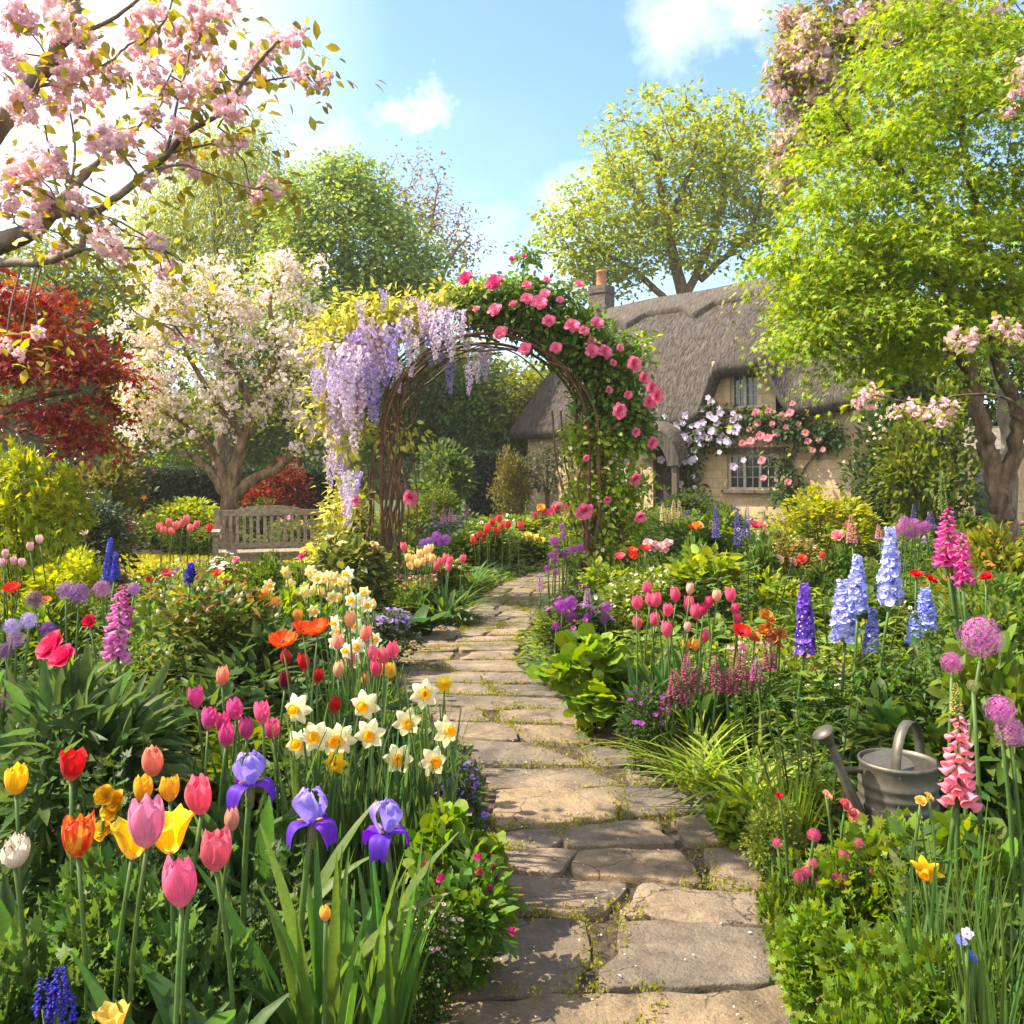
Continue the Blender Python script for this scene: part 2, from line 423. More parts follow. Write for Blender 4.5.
M_BED = solid('path_grit', [(.3, (.03, .022, .014)), (.5, (.085, .062, .042)), (.7, (.17, .13, .09))], 40, .95, 1.0, .02)
def stone_mat():
    m, nt, out = mat('sandstone_flag')
    info = nd(nt, 'ShaderNodeObjectInfo'); geo = nd(nt, 'ShaderNodeTexCoord')
    mp = nd(nt, 'ShaderNodeMapping'); nt.links.new(geo.outputs['Object'], mp.inputs[0])
    cb = nd(nt, 'ShaderNodeCombineXYZ'); mu = nd(nt, 'ShaderNodeMath', operation='MULTIPLY'); mu.inputs[1].default_value = 40; nt.links.new(info.outputs['Random'], mu.inputs[0])
    nt.links.new(mu.outputs[0], cb.inputs[2]); nt.links.new(cb.outputs[0], mp.inputs['Location'])
    v = mp.outputs[0]
    big = noise(nt, 3.0, 5, .6, v, .6); mid = noise(nt, 14, 8, .68, v, .3); fine = noise(nt, 110, 5, .7, v)
    c = ramp(nt, big, [(.28, (.13, .112, .092)), (.45, (.23, .195, .155)), (.6, (.32, .265, .205)), (.75, (.42, .345, .26))])
    c = mixc(nt, c, ramp(nt, mid, [(.3, (.55, .55, .57)), (.5, (.95, .95, .95)), (.72, (1.25, 1.2, 1.1))]), .85, 'MULTIPLY')
    c = mixc(nt, c, ramp(nt, fine, [(.35, (.7, .7, .7)), (.65, (1.15, 1.15, 1.15))]), .6, 'MULTIPLY')
    tint = ramp(nt, info.outputs['Random'], [(0, (.70, .71, .78)), (.35, (1.0, .95, .9)), (.7, (.88, .86, .85)), (1, (1.22, 1.1, .92))])
    c = mixc(nt, c, tint, 1.0, 'MULTIPLY')
    c = mixc(nt, c, ramp(nt, noise(nt, 1.1, 4, .6), [(.35, (.82, .84, .88)), (.65, (1.18, 1.08, .92))]), .9, 'MULTIPLY')
    li = ramp(nt, noise(nt, 22, 3, .5, v), [(.66, 0.0), (.72, 1.0)])
    c = mixc(nt, c, (.30, .29, .2), mixc(nt, (0, 0, 0), li, .5))
    vo = nd(nt, 'ShaderNodeTexVoronoi', feature='DISTANCE_TO_EDGE'); vo.inputs['Scale'].default_value = 3.4
    va = nd(nt, 'ShaderNodeVectorMath', operation='MULTIPLY_ADD'); nzc = nd(nt, 'ShaderNodeTexNoise'); nzc.inputs['Scale'].default_value = 5; nzc.inputs['Detail'].default_value = 6; nt.links.new(v, nzc.inputs['Vector'])
    nt.links.new(nzc.outputs['Color'], va.inputs[0]); va.inputs[1].default_value = (.28, .28, .28); nt.links.new(v, va.inputs[2]); nt.links.new(va.outputs[0], vo.inputs['Vector'])
    crk = ramp(nt, vo.outputs['Distance'], [(.0, 1.0), (.012, 0.0)])
    crk = mixc(nt, (0, 0, 0), crk, ramp(nt, noise(nt, 2.3, 2, .5, v), [(.5, 0.0), (.56, 1.0)]))
    c = mixc(nt, c, (.03, .022, .016), crk)
    c = mixc(nt, c, ramp(nt, noise(nt, 7, 7, .7, v, 1.2), [(.33, (.55, .54, .55)), (.45, (1, 1, 1))]), .8, 'MULTIPLY')
    b = nd(nt, 'ShaderNodeBsdfPrincipled'); b.inputs['Roughness'].default_value = .78; b.inputs['Specular IOR Level'].default_value = .3; nt.links.new(c, b.inputs['Base Color'])
    # cleft layers: terraces of the noise, and a few cracks
    st = nd(nt, 'ShaderNodeMath', operation='SNAP'); st.inputs[1].default_value = .09; nt.links.new(noise(nt, 3.6, 6, .62, v, .9), st.inputs[0])
    ad = nd(nt, 'ShaderNodeMath', operation='MULTIPLY_ADD'); ad.inputs[1].default_value = .35; nt.links.new(mid, ad.inputs[0]); nt.links.new(st.outputs[0], ad.inputs[2])
    ad2 = nd(nt, 'ShaderNodeMath', operation='MULTIPLY_ADD'); ad2.inputs[1].default_value = .16; nt.links.new(fine, ad2.inputs[0]); nt.links.new(ad.outputs[0], ad2.inputs[2])
    bp = nd(nt, 'ShaderNodeBump'); bp.inputs['Strength'].default_value = 1.0; bp.inputs['Distance'].default_value = .05; nt.links.new(ad2.outputs[0], bp.inputs['Height']); bp.inputs['Distance'].default_value = .075; nt.links.new(bp.outputs[0], b.inputs['Normal'])
    nt.links.new(b.outputs[0], out.inputs[0])
    return m
M_FLAG = stone_mat()
path = tag(bpy.data.objects.new('path', None), kind='structure'); COL.objects.link(path)
ys = np.linspace(-1, 12.8, 90)
pb = MB(); V = np.stack((np.stack((pl(ys) - .05, ys, ys * 0 + .004), 1), np.stack((pr(ys) + .05, ys, ys * 0 + .004), 1)), 1).reshape(-1, 3)
pb.add(V, quads=[(2 * i, 2 * i + 1, 2 * i + 3, 2 * i + 2) for i in range(len(ys) - 1)])
tag(pb.build('path_bed', M_BED, path), kind='structure')
rp = random.Random(41)
GAPS = []                                       # places in the joints, for moss
def flagstone(corners, gap):
    """corners anticlockwise on the ground; a worn slab with a broken outline"""
    c = np.array(corners, float); cen = c.mean(0)
    c = cen + (c - cen) * (1 - gap / (np.linalg.norm(c - cen, axis=1, keepdims=True)))
    pts = []
    for i in range(len(c)):
        a, b_ = c[i], c[(i + 1) % len(c)]
        L = np.linalg.norm(b_ - a); k = max(4, int(L / .028))
        ph = rp.uniform(0, 6); amp = rp.uniform(.006, .016); f1_, f2_ = rp.uniform(4, 9), rp.uniform(13, 24)
        nr = np.array((b_[1] - a[1], a[0] - b_[0])) / (L + 1e-6)
        for j in range(k):
            t = j / k
            w = amp * (math.sin(t * f1_ + ph) + .6 * math.sin(t * f2_ + ph * 2)) * math.sin(math.pi * t) ** .5
            pts.append(a + (b_ - a) * t + nr * w + np.array((rp.gauss(0, .0035), rp.gauss(0, .0035))))
    for _ in range(1):                          # knock the corners off
        q = []
        for i in range(len(pts)):
            q.append((pts[i - 1] + 2 * pts[i] + pts[(i + 1) % len(pts)]) / 4)
        pts = q
    P = np.array(pts); n = len(P); zt = .020 + rp.uniform(-.004, .006); tx, ty = rp.uniform(-.012, .012), rp.uniform(-.012, .012)
    def ring(s, z):
        q = cen + (P - cen) * (1 - s / np.linalg.norm(P - cen, axis=1, keepdims=True))
        return np.column_stack((q, z + (q - cen) @ np.array((tx, ty))))
    rings = [ring(-.003, .0), ring(0, zt - .004), ring(.0015, zt - .001), ring(.005, zt), ring(.06, zt + .001)]
    V = np.concatenate(rings + [np.array([[cen[0], cen[1], zt + .001]])])
    q = [(r * n + i, r * n + (i + 1) % n, (r + 1) * n + (i + 1) % n, (r + 1) * n + i) for r in range(4) for i in range(n)]
    t = [(4 * n + i, 4 * n + (i + 1) % n, 5 * n) for i in range(n)]
    mb = MB(); mb.add(V, t, q)
    mb.build('flagstone', M_FLAG, path)
    for p in P[::2]: GAPS.append(p)
y = .55
prev = [(t, y) for t in (0, 1)]
yl = yr = y
rows = 0
while y < 12.3:
    h = rp.uniform(.22, .40)
    sl0 = (yr - yl); sl1 = rp.uniform(-.17, .17)
    y2l, y2r = y + h - sl1 / 2, y + h + sl1 / 2
    k = rp.choice((2, 2, 2, 3)) if y < 6 else rp.choice((2, 2, 3))
    cuts = {1: [0, 1], 2: [0, rp.uniform(.3, .7), 1], 3: [0, rp.uniform(.22, .4), rp.uniform(.58, .78), 1]}[k]
    for i in range(k):
        a0, a1 = cuts[i], cuts[i + 1]
        j0 = 0 if i == 0 else rp.uniform(-.09, .09); j1 = 0 if i == k - 1 else rp.uniform(-.09, .09)
        def pt(t, top):
            yy = (yl + (yr - yl) * t) if not top else (y2l + (y2r - y2l) * t)
            e = rp.uniform(-.03, .03)
            return (float(pl(yy) + (pr(yy) - pl(yy)) * t) + (e if t in (0, 1) else 0), yy)
        w = (a1 - a0) * float(pr(y) - pl(y))
        if h > .33 and w < .5 and rp.random() < .6:     # two short slabs one behind the other
            f = rp.uniform(.4, .6)
            lo0, lo1, hi0, hi1 = pt(a0, 0), pt(a1, 0), pt(a0 + j0, 1), pt(a1 + j1, 1)
            m0 = tuple(lo0[n_] + (hi0[n_] - lo0[n_]) * f for n_ in (0, 1)); m1 = tuple(lo1[n_] + (hi1[n_] - lo1[n_]) * (f + rp.uniform(-.1, .1)) for n_ in (0, 1))
            flagstone([lo0, lo1, m1, m0], .02); flagstone([m0, m1, hi1, hi0], .02)
        else:
            flagstone([pt(a0, 0), pt(a1, 0), pt(a1 + j1, 1), pt(a0 + j0, 1)], rp.uniform(.016, .036))
    yl, yr, y = y2l, y2r, y + h

# moss in the joints, petals and crumbs on the slabs
mb = MB(); gp = np.array(GAPS); gp = gp[(gp[:, 1] > 1.5)]
f1 = np.sin(gp[:, 0] * 7.3 + gp[:, 1] * 3.1) + np.sin(gp[:, 1] * 8.7 - gp[:, 0] * 5) + rng.normal(0, .5, len(gp))
gp = gp[f1 > .1]
n = len(gp) * 22
P = np.repeat(gp, 22, 0) + rng.normal(0, .017, (n, 2))
up = nrm(rng.normal(0, .55, (n, 3)) + (0, 0, 1))
mb.scatter(LEAF4, np.column_stack((P, np.full(n, .014) + rng.random(n) * .022)), frames(up, rvec(n)), rng.uniform(.006, .015, n))
tag(mb.build('moss', M_LEAF, color=(.22, .24, .02)), kind='stuff')
mb = MB(); n = 150
yy = 1.9 + rng.random(n) ** 1.6 * 3.5; xx = pl(yy) + (pr(yy) - pl(yy)) * rng.random(n) ** 1.7
d_ = nrm(rng.normal(0, .25, (n, 3)) + (0, 0, 1))
mb.scatter(LEAF4, np.column_stack((xx, yy, np.full(n, .031))), frames(rng.normal(size=(n, 3)) * (1, 1, .1), d_), rng.uniform(.007, .014, n))
tag(mb.build('fallen_petals', M_PETAL, color=(.75, .62, .6)), kind='stuff')

# lawn by the bench
lw = MB()
lp = [(-7.5, 9.2), (-4.2, 8.6), (-2.2, 9.4), (-1.3, 10.6), (-1.6, 11.6), (-3.5, 13.2), (-6, 14), (-8.5, 12)]
lw.add([(x, y_, .008) for x, y_ in lp] + [(-4.6, 11.2, .008)], tris=[(i, (i + 1) % 8, 8) for i in range(8)])
tag(lw.build('lawn', solid('mown_lawn', [(.3, (.16, .18, .016)), (.6, (.30, .31, .03)), (.8, (.40, .38, .06))], 30, .95, 1, .03)), kind='structure')
n = 26000
P = np.column_stack((rng.uniform(-8.5, -1.2, n), rng.uniform(8.6, 14, n)))
from mathutils.geometry import intersect_point_tri_2d
def in_poly(P, poly):
    x, y_ = P[:, 0], P[:, 1]; r = np.zeros(len(P), bool); j = len(poly) - 1
    for i in range(len(poly)):
        xi, yi = poly[i]; xj, yj = poly[j]
        r ^= ((yi > y_) != (yj > y_)) & (x < (xj - xi) * (y_ - yi) / (yj - yi + 1e-9) + xi); j = i
    return r
P = P[in_poly(P, lp)]; n = len(P)
mb = MB(); mb.scatter(LEAF4, np.column_stack((P, np.full(n, .005))), frames(rng.normal(0, .5, (n, 3)) + (0, 0, 1), rvec(n)), rng.uniform(.04, .08, n))
tag(mb.build('grass', M_LEAF, color=(.36, .36, .04)), kind='stuff')

# ------------------------------------------------------------------ the thatched cottage
def wall_mat():
    m, nt, out = mat('coursed_stone')
    t = nd(nt, 'ShaderNodeTexCoord'); sp = nd(nt, 'ShaderNodeSeparateXYZ'); nt.links.new(t.outputs['Object'], sp.inputs[0])
    ad = nd(nt, 'ShaderNodeMath', operation='MULTIPLY_ADD'); ad.inputs[1].default_value = .9; nt.links.new(sp.outputs[1], ad.inputs[0]); nt.links.new(sp.outputs[0], ad.inputs[2])
    cb = nd(nt, 'ShaderNodeCombineXYZ'); nt.links.new(ad.outputs[0], cb.inputs[0]); nt.links.new(sp.outputs[2], cb.inputs[1])
    w = nd(nt, 'ShaderNodeVectorMath', operation='MULTIPLY_ADD'); nz_ = nd(nt, 'ShaderNodeTexNoise'); nz_.inputs['Scale'].default_value = 3; nt.links.new(cb.outputs[0], nz_.inputs['Vector'])
    nt.links.new(nz_.outputs['Color'], w.inputs[0]); w.inputs[1].default_value = (.12, .06, 0); nt.links.new(cb.outputs[0], w.inputs[2])
    br = nd(nt, 'ShaderNodeTexBrick'); nt.links.new(w.outputs[0], br.inputs['Vector'])
    br.inputs['Scale'].default_value = 1.0; br.inputs['Brick Width'].default_value = .46; br.inputs['Row Height'].default_value = .2; br.inputs['Mortar Size'].default_value = .012; br.inputs['Mortar Smooth'].default_value = .5
    br.inputs['Color1'].default_value = (.60, .46, .28, 1); br.inputs['Color2'].default_value = (.46, .34, .21, 1); br.inputs['Mortar'].default_value = (.42, .33, .22, 1); br.inputs['Bias'].default_value = 0
    n1 = noise(nt, 4, 7, .65); n2 = noise(nt, 34, 6, .7)
    c = mixc(nt, br.outputs['Color'], ramp(nt, n1, [(.3, (.6, .58, .56)), (.7, (1.25, 1.22, 1.15))]), .8, 'MULTIPLY')
    b = nd(nt, 'ShaderNodeBsdfPrincipled'); b.inputs['Roughness'].default_value = .9; nt.links.new(c, b.inputs['Base Color'])
    hh = nd(nt, 'ShaderNodeMath', operation='MULTIPLY_ADD'); hh.inputs[1].default_value = -.6; nt.links.new(br.outputs['Fac'], hh.inputs[0]); nt.links.new(n2, hh.inputs[2])
    bp = nd(nt, 'ShaderNodeBump'); bp.inputs['Strength'].default_value = .7; bp.inputs['Distance'].default_value = .03; nt.links.new(hh.outputs[0], bp.inputs['Height']); nt.links.new(bp.outputs[0], b.inputs['Normal'])
    nt.links.new(b.outputs[0], out.inputs[0])
    return m
M_WALL = wall_mat()
M_THATCH = solid('weathered_thatch', [(.28, (.038, .031, .028)), (.5, (.088, .073, .066)), (.72, (.18, .148, .13))], 2.2, .95, 1.0, .05, 10, (13, 2.2, 1.0))
M_THATCH2 = solid('ridge_thatch', [(.28, (.04, .034, .03)), (.5, (.10, .084, .074)), (.72, (.2, .165, .14))], 2.2, .95, 1.0, .05, 10, (14, 2.4, 1.2))
M_CASEMENT = solid('painted_casement', [(.3, (.30, .29, .23)), (.7, (.46, .44, .36))], 12, .6, .2, .004)
M_OAK = solid('weathered_oak', [(.3, (.055, .04, .03)), (.6, (.13, .1, .075)), (.8, (.2, .16, .12))], 8, .85, .7, .01, vecscale=(1, 1, .3))
M_TERRA = solid('terracotta', [(.3, (.30, .12, .06)), (.7, (.48, .22, .12))], 8, .8, .3, .01)
def glass_mat():
    m, nt, out = mat('old_glass')
    b = nd(nt, 'ShaderNodeBsdfPrincipled'); b.inputs['Base Color'].default_value = (.03, .035, .04, 1); b.inputs['Roughness'].default_value = .06; b.inputs['Specular IOR Level'].default_value = .8
    bp = nd(nt, 'ShaderNodeBump'); bp.inputs['Strength'].default_value = .15; bp.inputs['Distance'].default_value = .02; nt.links.new(noise(nt, 5, 2), bp.inputs['Height']); nt.links.new(bp.outputs[0], b.inputs['Normal'])
    nt.links.new(b.outputs[0], out.inputs[0])
    return m
M_GLASS = glass_mat()
HB = Vector((1.54, 22.0, 0)); HA = math.atan2(-.61, .793)
house = thing('thatched_cottage', 'old stone cottage under a steep thatched roof beyond the rose arch', 'cottage', HB, HA)
HU, HN = Vector((math.cos(HA), math.sin(HA), 0)), Vector((-math.sin(HA), math.cos(HA), 0))
def hw(a, b, z): return HB + HU * a + HN * b + Vector((0, 0, z))
def wall_with_holes(mb, p0, p1, z0, z1, holes, rev=.2):
    """a wall from p0 to p1 (local), its openings cut out, with reveals"""
    p0, p1 = np.array(p0, float), np.array(p1, float); L = np.linalg.norm(p1 - p0); u = (p1 - p0) / L; nn = np.array((-u[1], u[0]))
    xs = sorted({0, L, *[h[0] for h in holes], *[h[1] for h in holes]}); zs = sorted({z0, z1, *[h[2] for h in holes], *[h[3] for h in holes]})
    def P(x, z, d=0): return (*(p0 + u * x + nn * d), z)
    for i in range(len(xs) - 1):
        for j in range(len(zs) - 1):
            cx, cz = (xs[i] + xs[i + 1]) / 2, (zs[j] + zs[j + 1]) / 2
            if any(h[0] < cx < h[1] and h[2] < cz < h[3] for h in holes): continue
            mb.add([P(xs[i], zs[j]), P(xs[i + 1], zs[j]), P(xs[i + 1], zs[j + 1]), P(xs[i], zs[j + 1])], quads=[(0, 1, 2, 3)])
    for (a, b, c, d) in holes:
        for q in ([P(a, c), P(a, d), P(a, d, rev), P(a, c, rev)], [P(b, d), P(b, c), P(b, c, rev), P(b, d, rev)], [P(a, d), P(b, d), P(b, d, rev), P(a, d, rev)], [P(b, c), P(a, c), P(a, c, rev), P(b, c, rev)]):
            mb.add(q, quads=[(0, 1, 2, 3)])
GW, UW, DR, SW = (3.96, 5.05, .93, 1.70), (4.03, 4.66, 2.69, 3.46), (2.15, 2.98, 0, 1.92), (.3, .8, .95, 1.6)
mb = MB(); wall_with_holes(mb, (0, 0), (6.6, 0), 0, 2.52, [GW, DR, SW]); mb.build('wall', M_WALL, house, False)
mb = MB(); wall_with_holes(mb, (3.6, .001), (5.05, .001), 2.52, 3.75, [(UW[0] - 3.6, UW[1] - 3.6, UW[2], UW[3])]); mb.build('dormer_wall', M_WALL, house, False)
mb = MB(); wall_with_holes(mb, (-2.7, 1.7), (0, 0), 0, 2.62, []); wall_with_holes(mb, (-2.7, 5.2), (-2.7, 1.7), 0, 2.62, []); wall_with_holes(mb, (6.6, 5.2), (-2.7, 5.2), 0, 2.7, [])
wall_with_holes(mb, (6.6, 0), (6.6, 5.2), 0, 2.7, []); mb.add([(6.6, 0, 2.7), (6.6, 5.2, 2.7), (6.6, 2.6, 5.9)], tris=[(0, 1, 2)])
mb.build('end_wall', M_WALL, house, False)
def window(a, b, c, d, lights, rows, Y=.10):
    w = MB(); t = .055
    w.box(((a + b) / 2, Y, d - t / 2), (b - a, .07, t)); w.box(((a + b) / 2, Y, c + t / 2), (b - a, .07, t))
    for i in range(lights + 1):
        x = a + t / 2 + (b - a - t) * i / lights
        w.box((x, Y + .002, (c + d) / 2), (t, .064, d - c - 2 * t))
    fr = w.build('window', M_CASEMENT, house, False)
    gl = MB(); gl.add([(a + .01, Y + .03, c + .01), (b - .01, Y + .03, c + .01), (b - .01, Y + .03, d - .01), (a + .01, Y + .03, d - .01)], quads=[(0, 1, 2, 3)]); gl.build('pane', M_GLASS, fr, False)
    br = MB(); lw_ = (b - a - t) / lights
    for i in range(lights):
        x = a + t / 2 + lw_ * (i + .5)
        br.box((x, Y + .016, (c + d) / 2), (.018, .02, d - c - 2 * t))
        for r in range(1, rows): br.box((x, Y + .0165, c + t + (d - c - 2 * t) * r / rows), (lw_ - t, .021, .018))
    br.build('glazing_bars', M_CASEMENT, fr, False)
    s = MB(); s.box(((a + b) / 2, -.03, c - .035), (b - a + .16, .2, .06)); s.build('sill', M_OAK, fr, False)
    return fr
window(*GW, 3, 3); window(*UW, 2, 3); window(*SW, 1, 3)
mb = MB(); mb.box(((GW[0] + GW[1]) / 2, -.012, GW[3] + .075), (1.5, .1, .13)); mb.build('lintel', M_OAK, house, False); mb = MB(); mb.box(((SW[0] + SW[1]) / 2, -.012, SW[3] + .06), (.75, .1, .11)); mb.build('lintel', M_OAK, house, False)
dm = MB()
for k in range(5): dm.box((DR[0] + .075 + .17 * k, .15, .96), (.162, .04, 1.9))
dd = dm.build('door', solid('dark_door', [(.3, (.03, .022, .018)), (.7, (.08, .06, .045))], 9, .6, .3, .005), house, False)
hm = MB(); hm.tube([(DR[1] - .15, .12, .98), (DR[1] - .15, .07, 1.0), (DR[1] - .15, .07, 1.1), (DR[1] - .15, .12, 1.12)], .012, 6); hm.build('handle', M_RUST, dd)
# thatch: the eave line, lifted over the upper window, and the ridge
EV = [(-3.3, 2.6, 2.55), (-3.15, 1.5, 2.52), (-1.7, .62, 2.48), (-.35, -.28, 2.45), (.9, -.42, 2.48), (3.0, -.42, 2.57), (5.0, -.42, 2.68), (7.0, -.42, 2.82)]
EVs = smooth_line(EV, 22)
def lift(x):
    def ss(t): t = np.clip(t, 0, 1); return t * t * (3 - 2 * t)
    return 1.02 * ss((x - 3.35) / .55) * (1 - ss((x - 4.75) / .8))
RID = lambda x: np.stack((np.maximum(x, -.75), np.full_like(x, 2.6), 5.75 + .05 * np.maximum(x, -.75) + .02 * np.sin(x * 2)), -1)
def roof_pt(E, t, off=0.0):
    Rg = RID(E[:, 0]); t = t[:, None] if np.ndim(t) else t
    lf = lift(E[:, 0])
    P = E * (1 - t) + Rg * t
    tt = np.asarray(t).reshape(-1) if np.ndim(t) else np.full(len(E), t)
    P[:, 2] += lf * np.clip(1 - tt, 0, 1) ** 1.5 + (.22 + off) * np.sin(np.pi * np.clip(tt, 0, 1)) * .9 + off
    P[:, 1] -= off * .6
    return P
def loft(mb, rows):
    n = len(rows[0]); mb.add(np.concatenate(rows), quads=[(r * n + i, r * n + i + 1, (r + 1) * n + i + 1, (r + 1) * n + i) for r in range(len(rows) - 1) for i in range(n - 1)])
E = EVs; tan = nrm(np.gradient(E, axis=0)); inn = np.stack((-tan[:, 1], tan[:, 0], tan[:, 0] * 0), 1)
jit = rng.normal(0, .02, len(E))
E0 = roof_pt(E, 0.0); E0[:, 2] += jit
low = E0 + inn * .10; low[:, 2] -= .27
sof = E0 + inn * .62; sof[:, 2] -= .22
lip = E0 - inn * .02; lip[:, 2] -= .1
rf = MB(); loft(rf, [sof, low, lip, E0] + [roof_pt(E, t) + rng.normal(0, .006, (len(E), 3)) for t in np.linspace(.03, 1, 26)])
bx = np.linspace(-.75, 7.0, 20); top = RID(bx); back = np.stack((np.linspace(-3.3, 7, 20), np.full(20, 5.6), np.full(20, 2.55)), 1)
loft(rf, [top, top * .5 + back * .5 + (0, 0, .15), back])
rf.add([(-.75, 2.6, 5.72), (-3.3, 5.6, 2.55), (-3.3, 2.6, 2.55)], tris=[(0, 1, 2)])
roof = rf.build('roof', M_THATCH, house)
i0 = np.searchsorted(E[:, 0], -.9); Er = E[i0:]
sx = Er[:, 0]
sc_ = np.clip(1 - np.abs(((sx + .55) / 1.9) % 1 - .5) * 4.5, 0, 1)
tl = .815 - .10 * sc_
rc = MB(); rows = [roof_pt(Er, tl, .0), roof_pt(Er, tl, .075)] + [roof_pt(Er, tl + (1 - tl) * k, .075) for k in (.25, .5, .75, 1.0)]
bk = rows[-1].copy(); bk[:, 1] += .5; bk[:, 2] -= .5; loft(rc, rows + [bk])
rc.build('ridge_cap', M_THATCH2, roof)
STRAW = T_([(0, 0, 0), (.035, .5, .02), (0, 1, 0), (-.035, .5, .02)], [(0, 1, 2), (0, 2, 3)])
n = 15000; ii = rng.integers(0, len(E) - 1, n); fr_ = rng.random((n, 1)); Es = E[ii] * (1 - fr_) + E[ii + 1] * fr_; tt_ = rng.random(n) ** 1.3 * .97
def rp_at(t): return roof_pt(Es.copy(), t, 0.0)
P0, P1 = rp_at(tt_ + .02), rp_at(tt_ - .02 * (tt_ > .03)); dn = nrm(P1 - P0); xs_ = nrm(np.gradient(E, axis=0))[ii]; nn_ = nrm(np.cross(xs_, -dn))
st_ = MB(); st_.scatter(STRAW, P0 + nn_ * .012, frames(dn + nn_ * rng.uniform(.0, .05, (n, 1)) + xs_ * rng.normal(0, .04, (n, 1)), nn_), rng.uniform(.10, .22, n))
n = 5200; ii = rng.integers(0, len(E), n); q_ = rng.random((n, 1)); P0 = E0[ii] * (1 - q_) + low[ii] * q_; st_.scatter(STRAW, P0 + (0, 0, .04), frames(-inn[ii] * .25 + rng.normal(0, .12, (n, 3)) + (0, 0, -1.0), -inn[ii]), rng.uniform(.05, .10, n))
st_.build('straw_ends', M_THATCH2, roof, False)
# porch hood over the door
hd = MB()
def hood(u, v):
    a = u * 1.5; yy_ = .02 - .95 * v
    return np.stack((2.57 + .66 * np.sin(a) * (1 + .08 * v), yy_, 1.66 + .86 * np.cos(a) - .26 * v * v), 1)
hd.grid(hood, 17, 8); hd.grid(lambda u, v: hood(u, v * 0 + 1) - np.stack((.30 * v * np.sin(u * 1.5), -.02 - .0 * v, .30 * v * np.cos(u * 1.5)), 1), 17, 3)
hd.build('porch_hood', M_THATCH, house)
for x in (2.02, 3.12):
    pm = MB(); pm.box((x, -.78, .86), (.12, .12, 1.72)); pm.build('porch_post', M_OAK, house, False)
ch = MB(); ch.box((-.95, 2.75, 5.6), (.52, .50, 1.5)); ch.box((-.95, 2.75, 6.26), (.58, .56, .08)); ch.box((-.95, 2.75, 6.38), (.53, .51, .1))
chm = ch.build('chimney', solid('chimney_stone', [(.3, (.06, .05, .045)), (.5, (.125, .105, .09)), (.7, (.2, .17, .15))], 7, .9, .9, .04, vecscale=(1, 1, 2.5)), house, False)
pt_ = MB(); pt_.lathe([(.15, 6.42), (.145, 6.5), (.125, 6.8), (.145, 6.82), (.145, 6.87), (.10, 6.87), (.10, 6.6)], 20, (-.95, 2.75, 0)); pt_.build('chimney_pot', M_TERRA, chm)

# stone outbuilding behind the tree on the right
ob = thing('stone_outbuilding', 'low stone outbuilding half hidden behind the lime green tree', 'outbuilding', (7.75, 16.6, 0), math.radians(-8))
mb = MB(); wall_with_holes(mb, (0, 0), (4.6, 0), 0, 1.75, [(.75, 1.35, .5, 1.5)]); wall_with_holes(mb, (0, 3), (0, 0), 0, 1.75, []); wall_with_holes(mb, (4.6, 0), (4.6, 3), 0, 1.75, []); wall_with_holes(mb, (4.6, 3), (0, 3), 0, 1.75, [])
mb.build('wall', M_WALL, ob, False)
mb = MB(); mb.grid(lambda u, v: np.stack((2.3 + u * 2.5, -.15 + v * 1.7, 1.72 + v * .5), 1), 12, 8); mb.grid(lambda u, v: np.stack((2.3 + u * 2.5, 3.2 - v * 1.65, 1.72 + v * .5), 1), 6, 4)
mb.build('roof', solid('stone_slate', [(.3, (.09, .08, .065)), (.7, (.22, .19, .15))], 9, .9, .6, .02), ob)
mb = MB(); mb.box((1.05, .12, 1.0), (.5, .02, .9)); f_ = mb.build('window', M_GLASS, ob, False)

# garden bench
def bench():
    t = thing('garden_bench', 'weathered wooden garden bench with a curved top rail under the apple tree', 'bench', (gx(272, 9.9), 9.9, 0), math.radians(17))
    mw = solid('silvered_teak', [(.3, (.13, .105, .075)), (.55, (.27, .22, .16)), (.75, (.40, .34, .25))], 5, .85, .6, .008, vecscale=(6, 1, 6))
    w = 1.22
    s = MB()
    for k in range(5): s.box((0, -.03 - .095 * k, .43), (w - .1, .08, .025))
    s.build('seat', mw, t, False)
    s = MB(); s.box((0, -.42, .385), (w - .1, .03, .075)); s.box((0, .04, .385), (w - .1, .03, .075)); s.build('apron', mw, t, False)
    b = MB()
    for k in range(15):
        x = -w / 2 + .1 + (w - .2) * k / 14
        b.box((x, .085, .64), (.036, .018, .36), (-.12, 0, 0))
    b.build('backrest', mw, t, False)
    r = MB()
    xs = np.linspace(-w / 2 + .03, w / 2 - .03, 25); zt = .865 + .045 * np.clip(1 - (xs / .34) ** 2, 0, None) ** .6 * (np.abs(xs) < .34)
    F_ = []
    for x, z in zip(xs, zt): F_ += [(x, .088, .80), (x, .125, .80), (x, .130, z), (x, .093, z)]
    r.add(F_, quads=[(4 * i + j, 4 * i + (j + 1) % 4, 4 * i + 4 + (j + 1) % 4, 4 * i + 4 + j) for i in range(24) for j in range(4)])
    r.box((0, .065, .475), (w - .1, .03, .06), (-.12, 0, 0)); r.build('top_rail', mw, t, False)
    for sx_ in (-1, 1):
        l = MB(); l.box((sx_ * (w / 2 - .03), -.42, .31), (.06, .06, .62)); l.build('leg', mw, t, False)
        l = MB(); l.box((sx_ * (w / 2 - .03), .07, .445), (.06, .06, .89), (-.06, 0, 0)); l.build('leg', mw, t, False)
        a = MB(); a.box((sx_ * (w / 2 - .03), -.19, .645), (.085, .58, .035)); a.build('armrest', mw, t, False); a = MB(); a.box((sx_ * (w / 2 - .03), -.19, .2), (.035, .44, .05)); a.build('stretcher', mw, t, False)
bench()

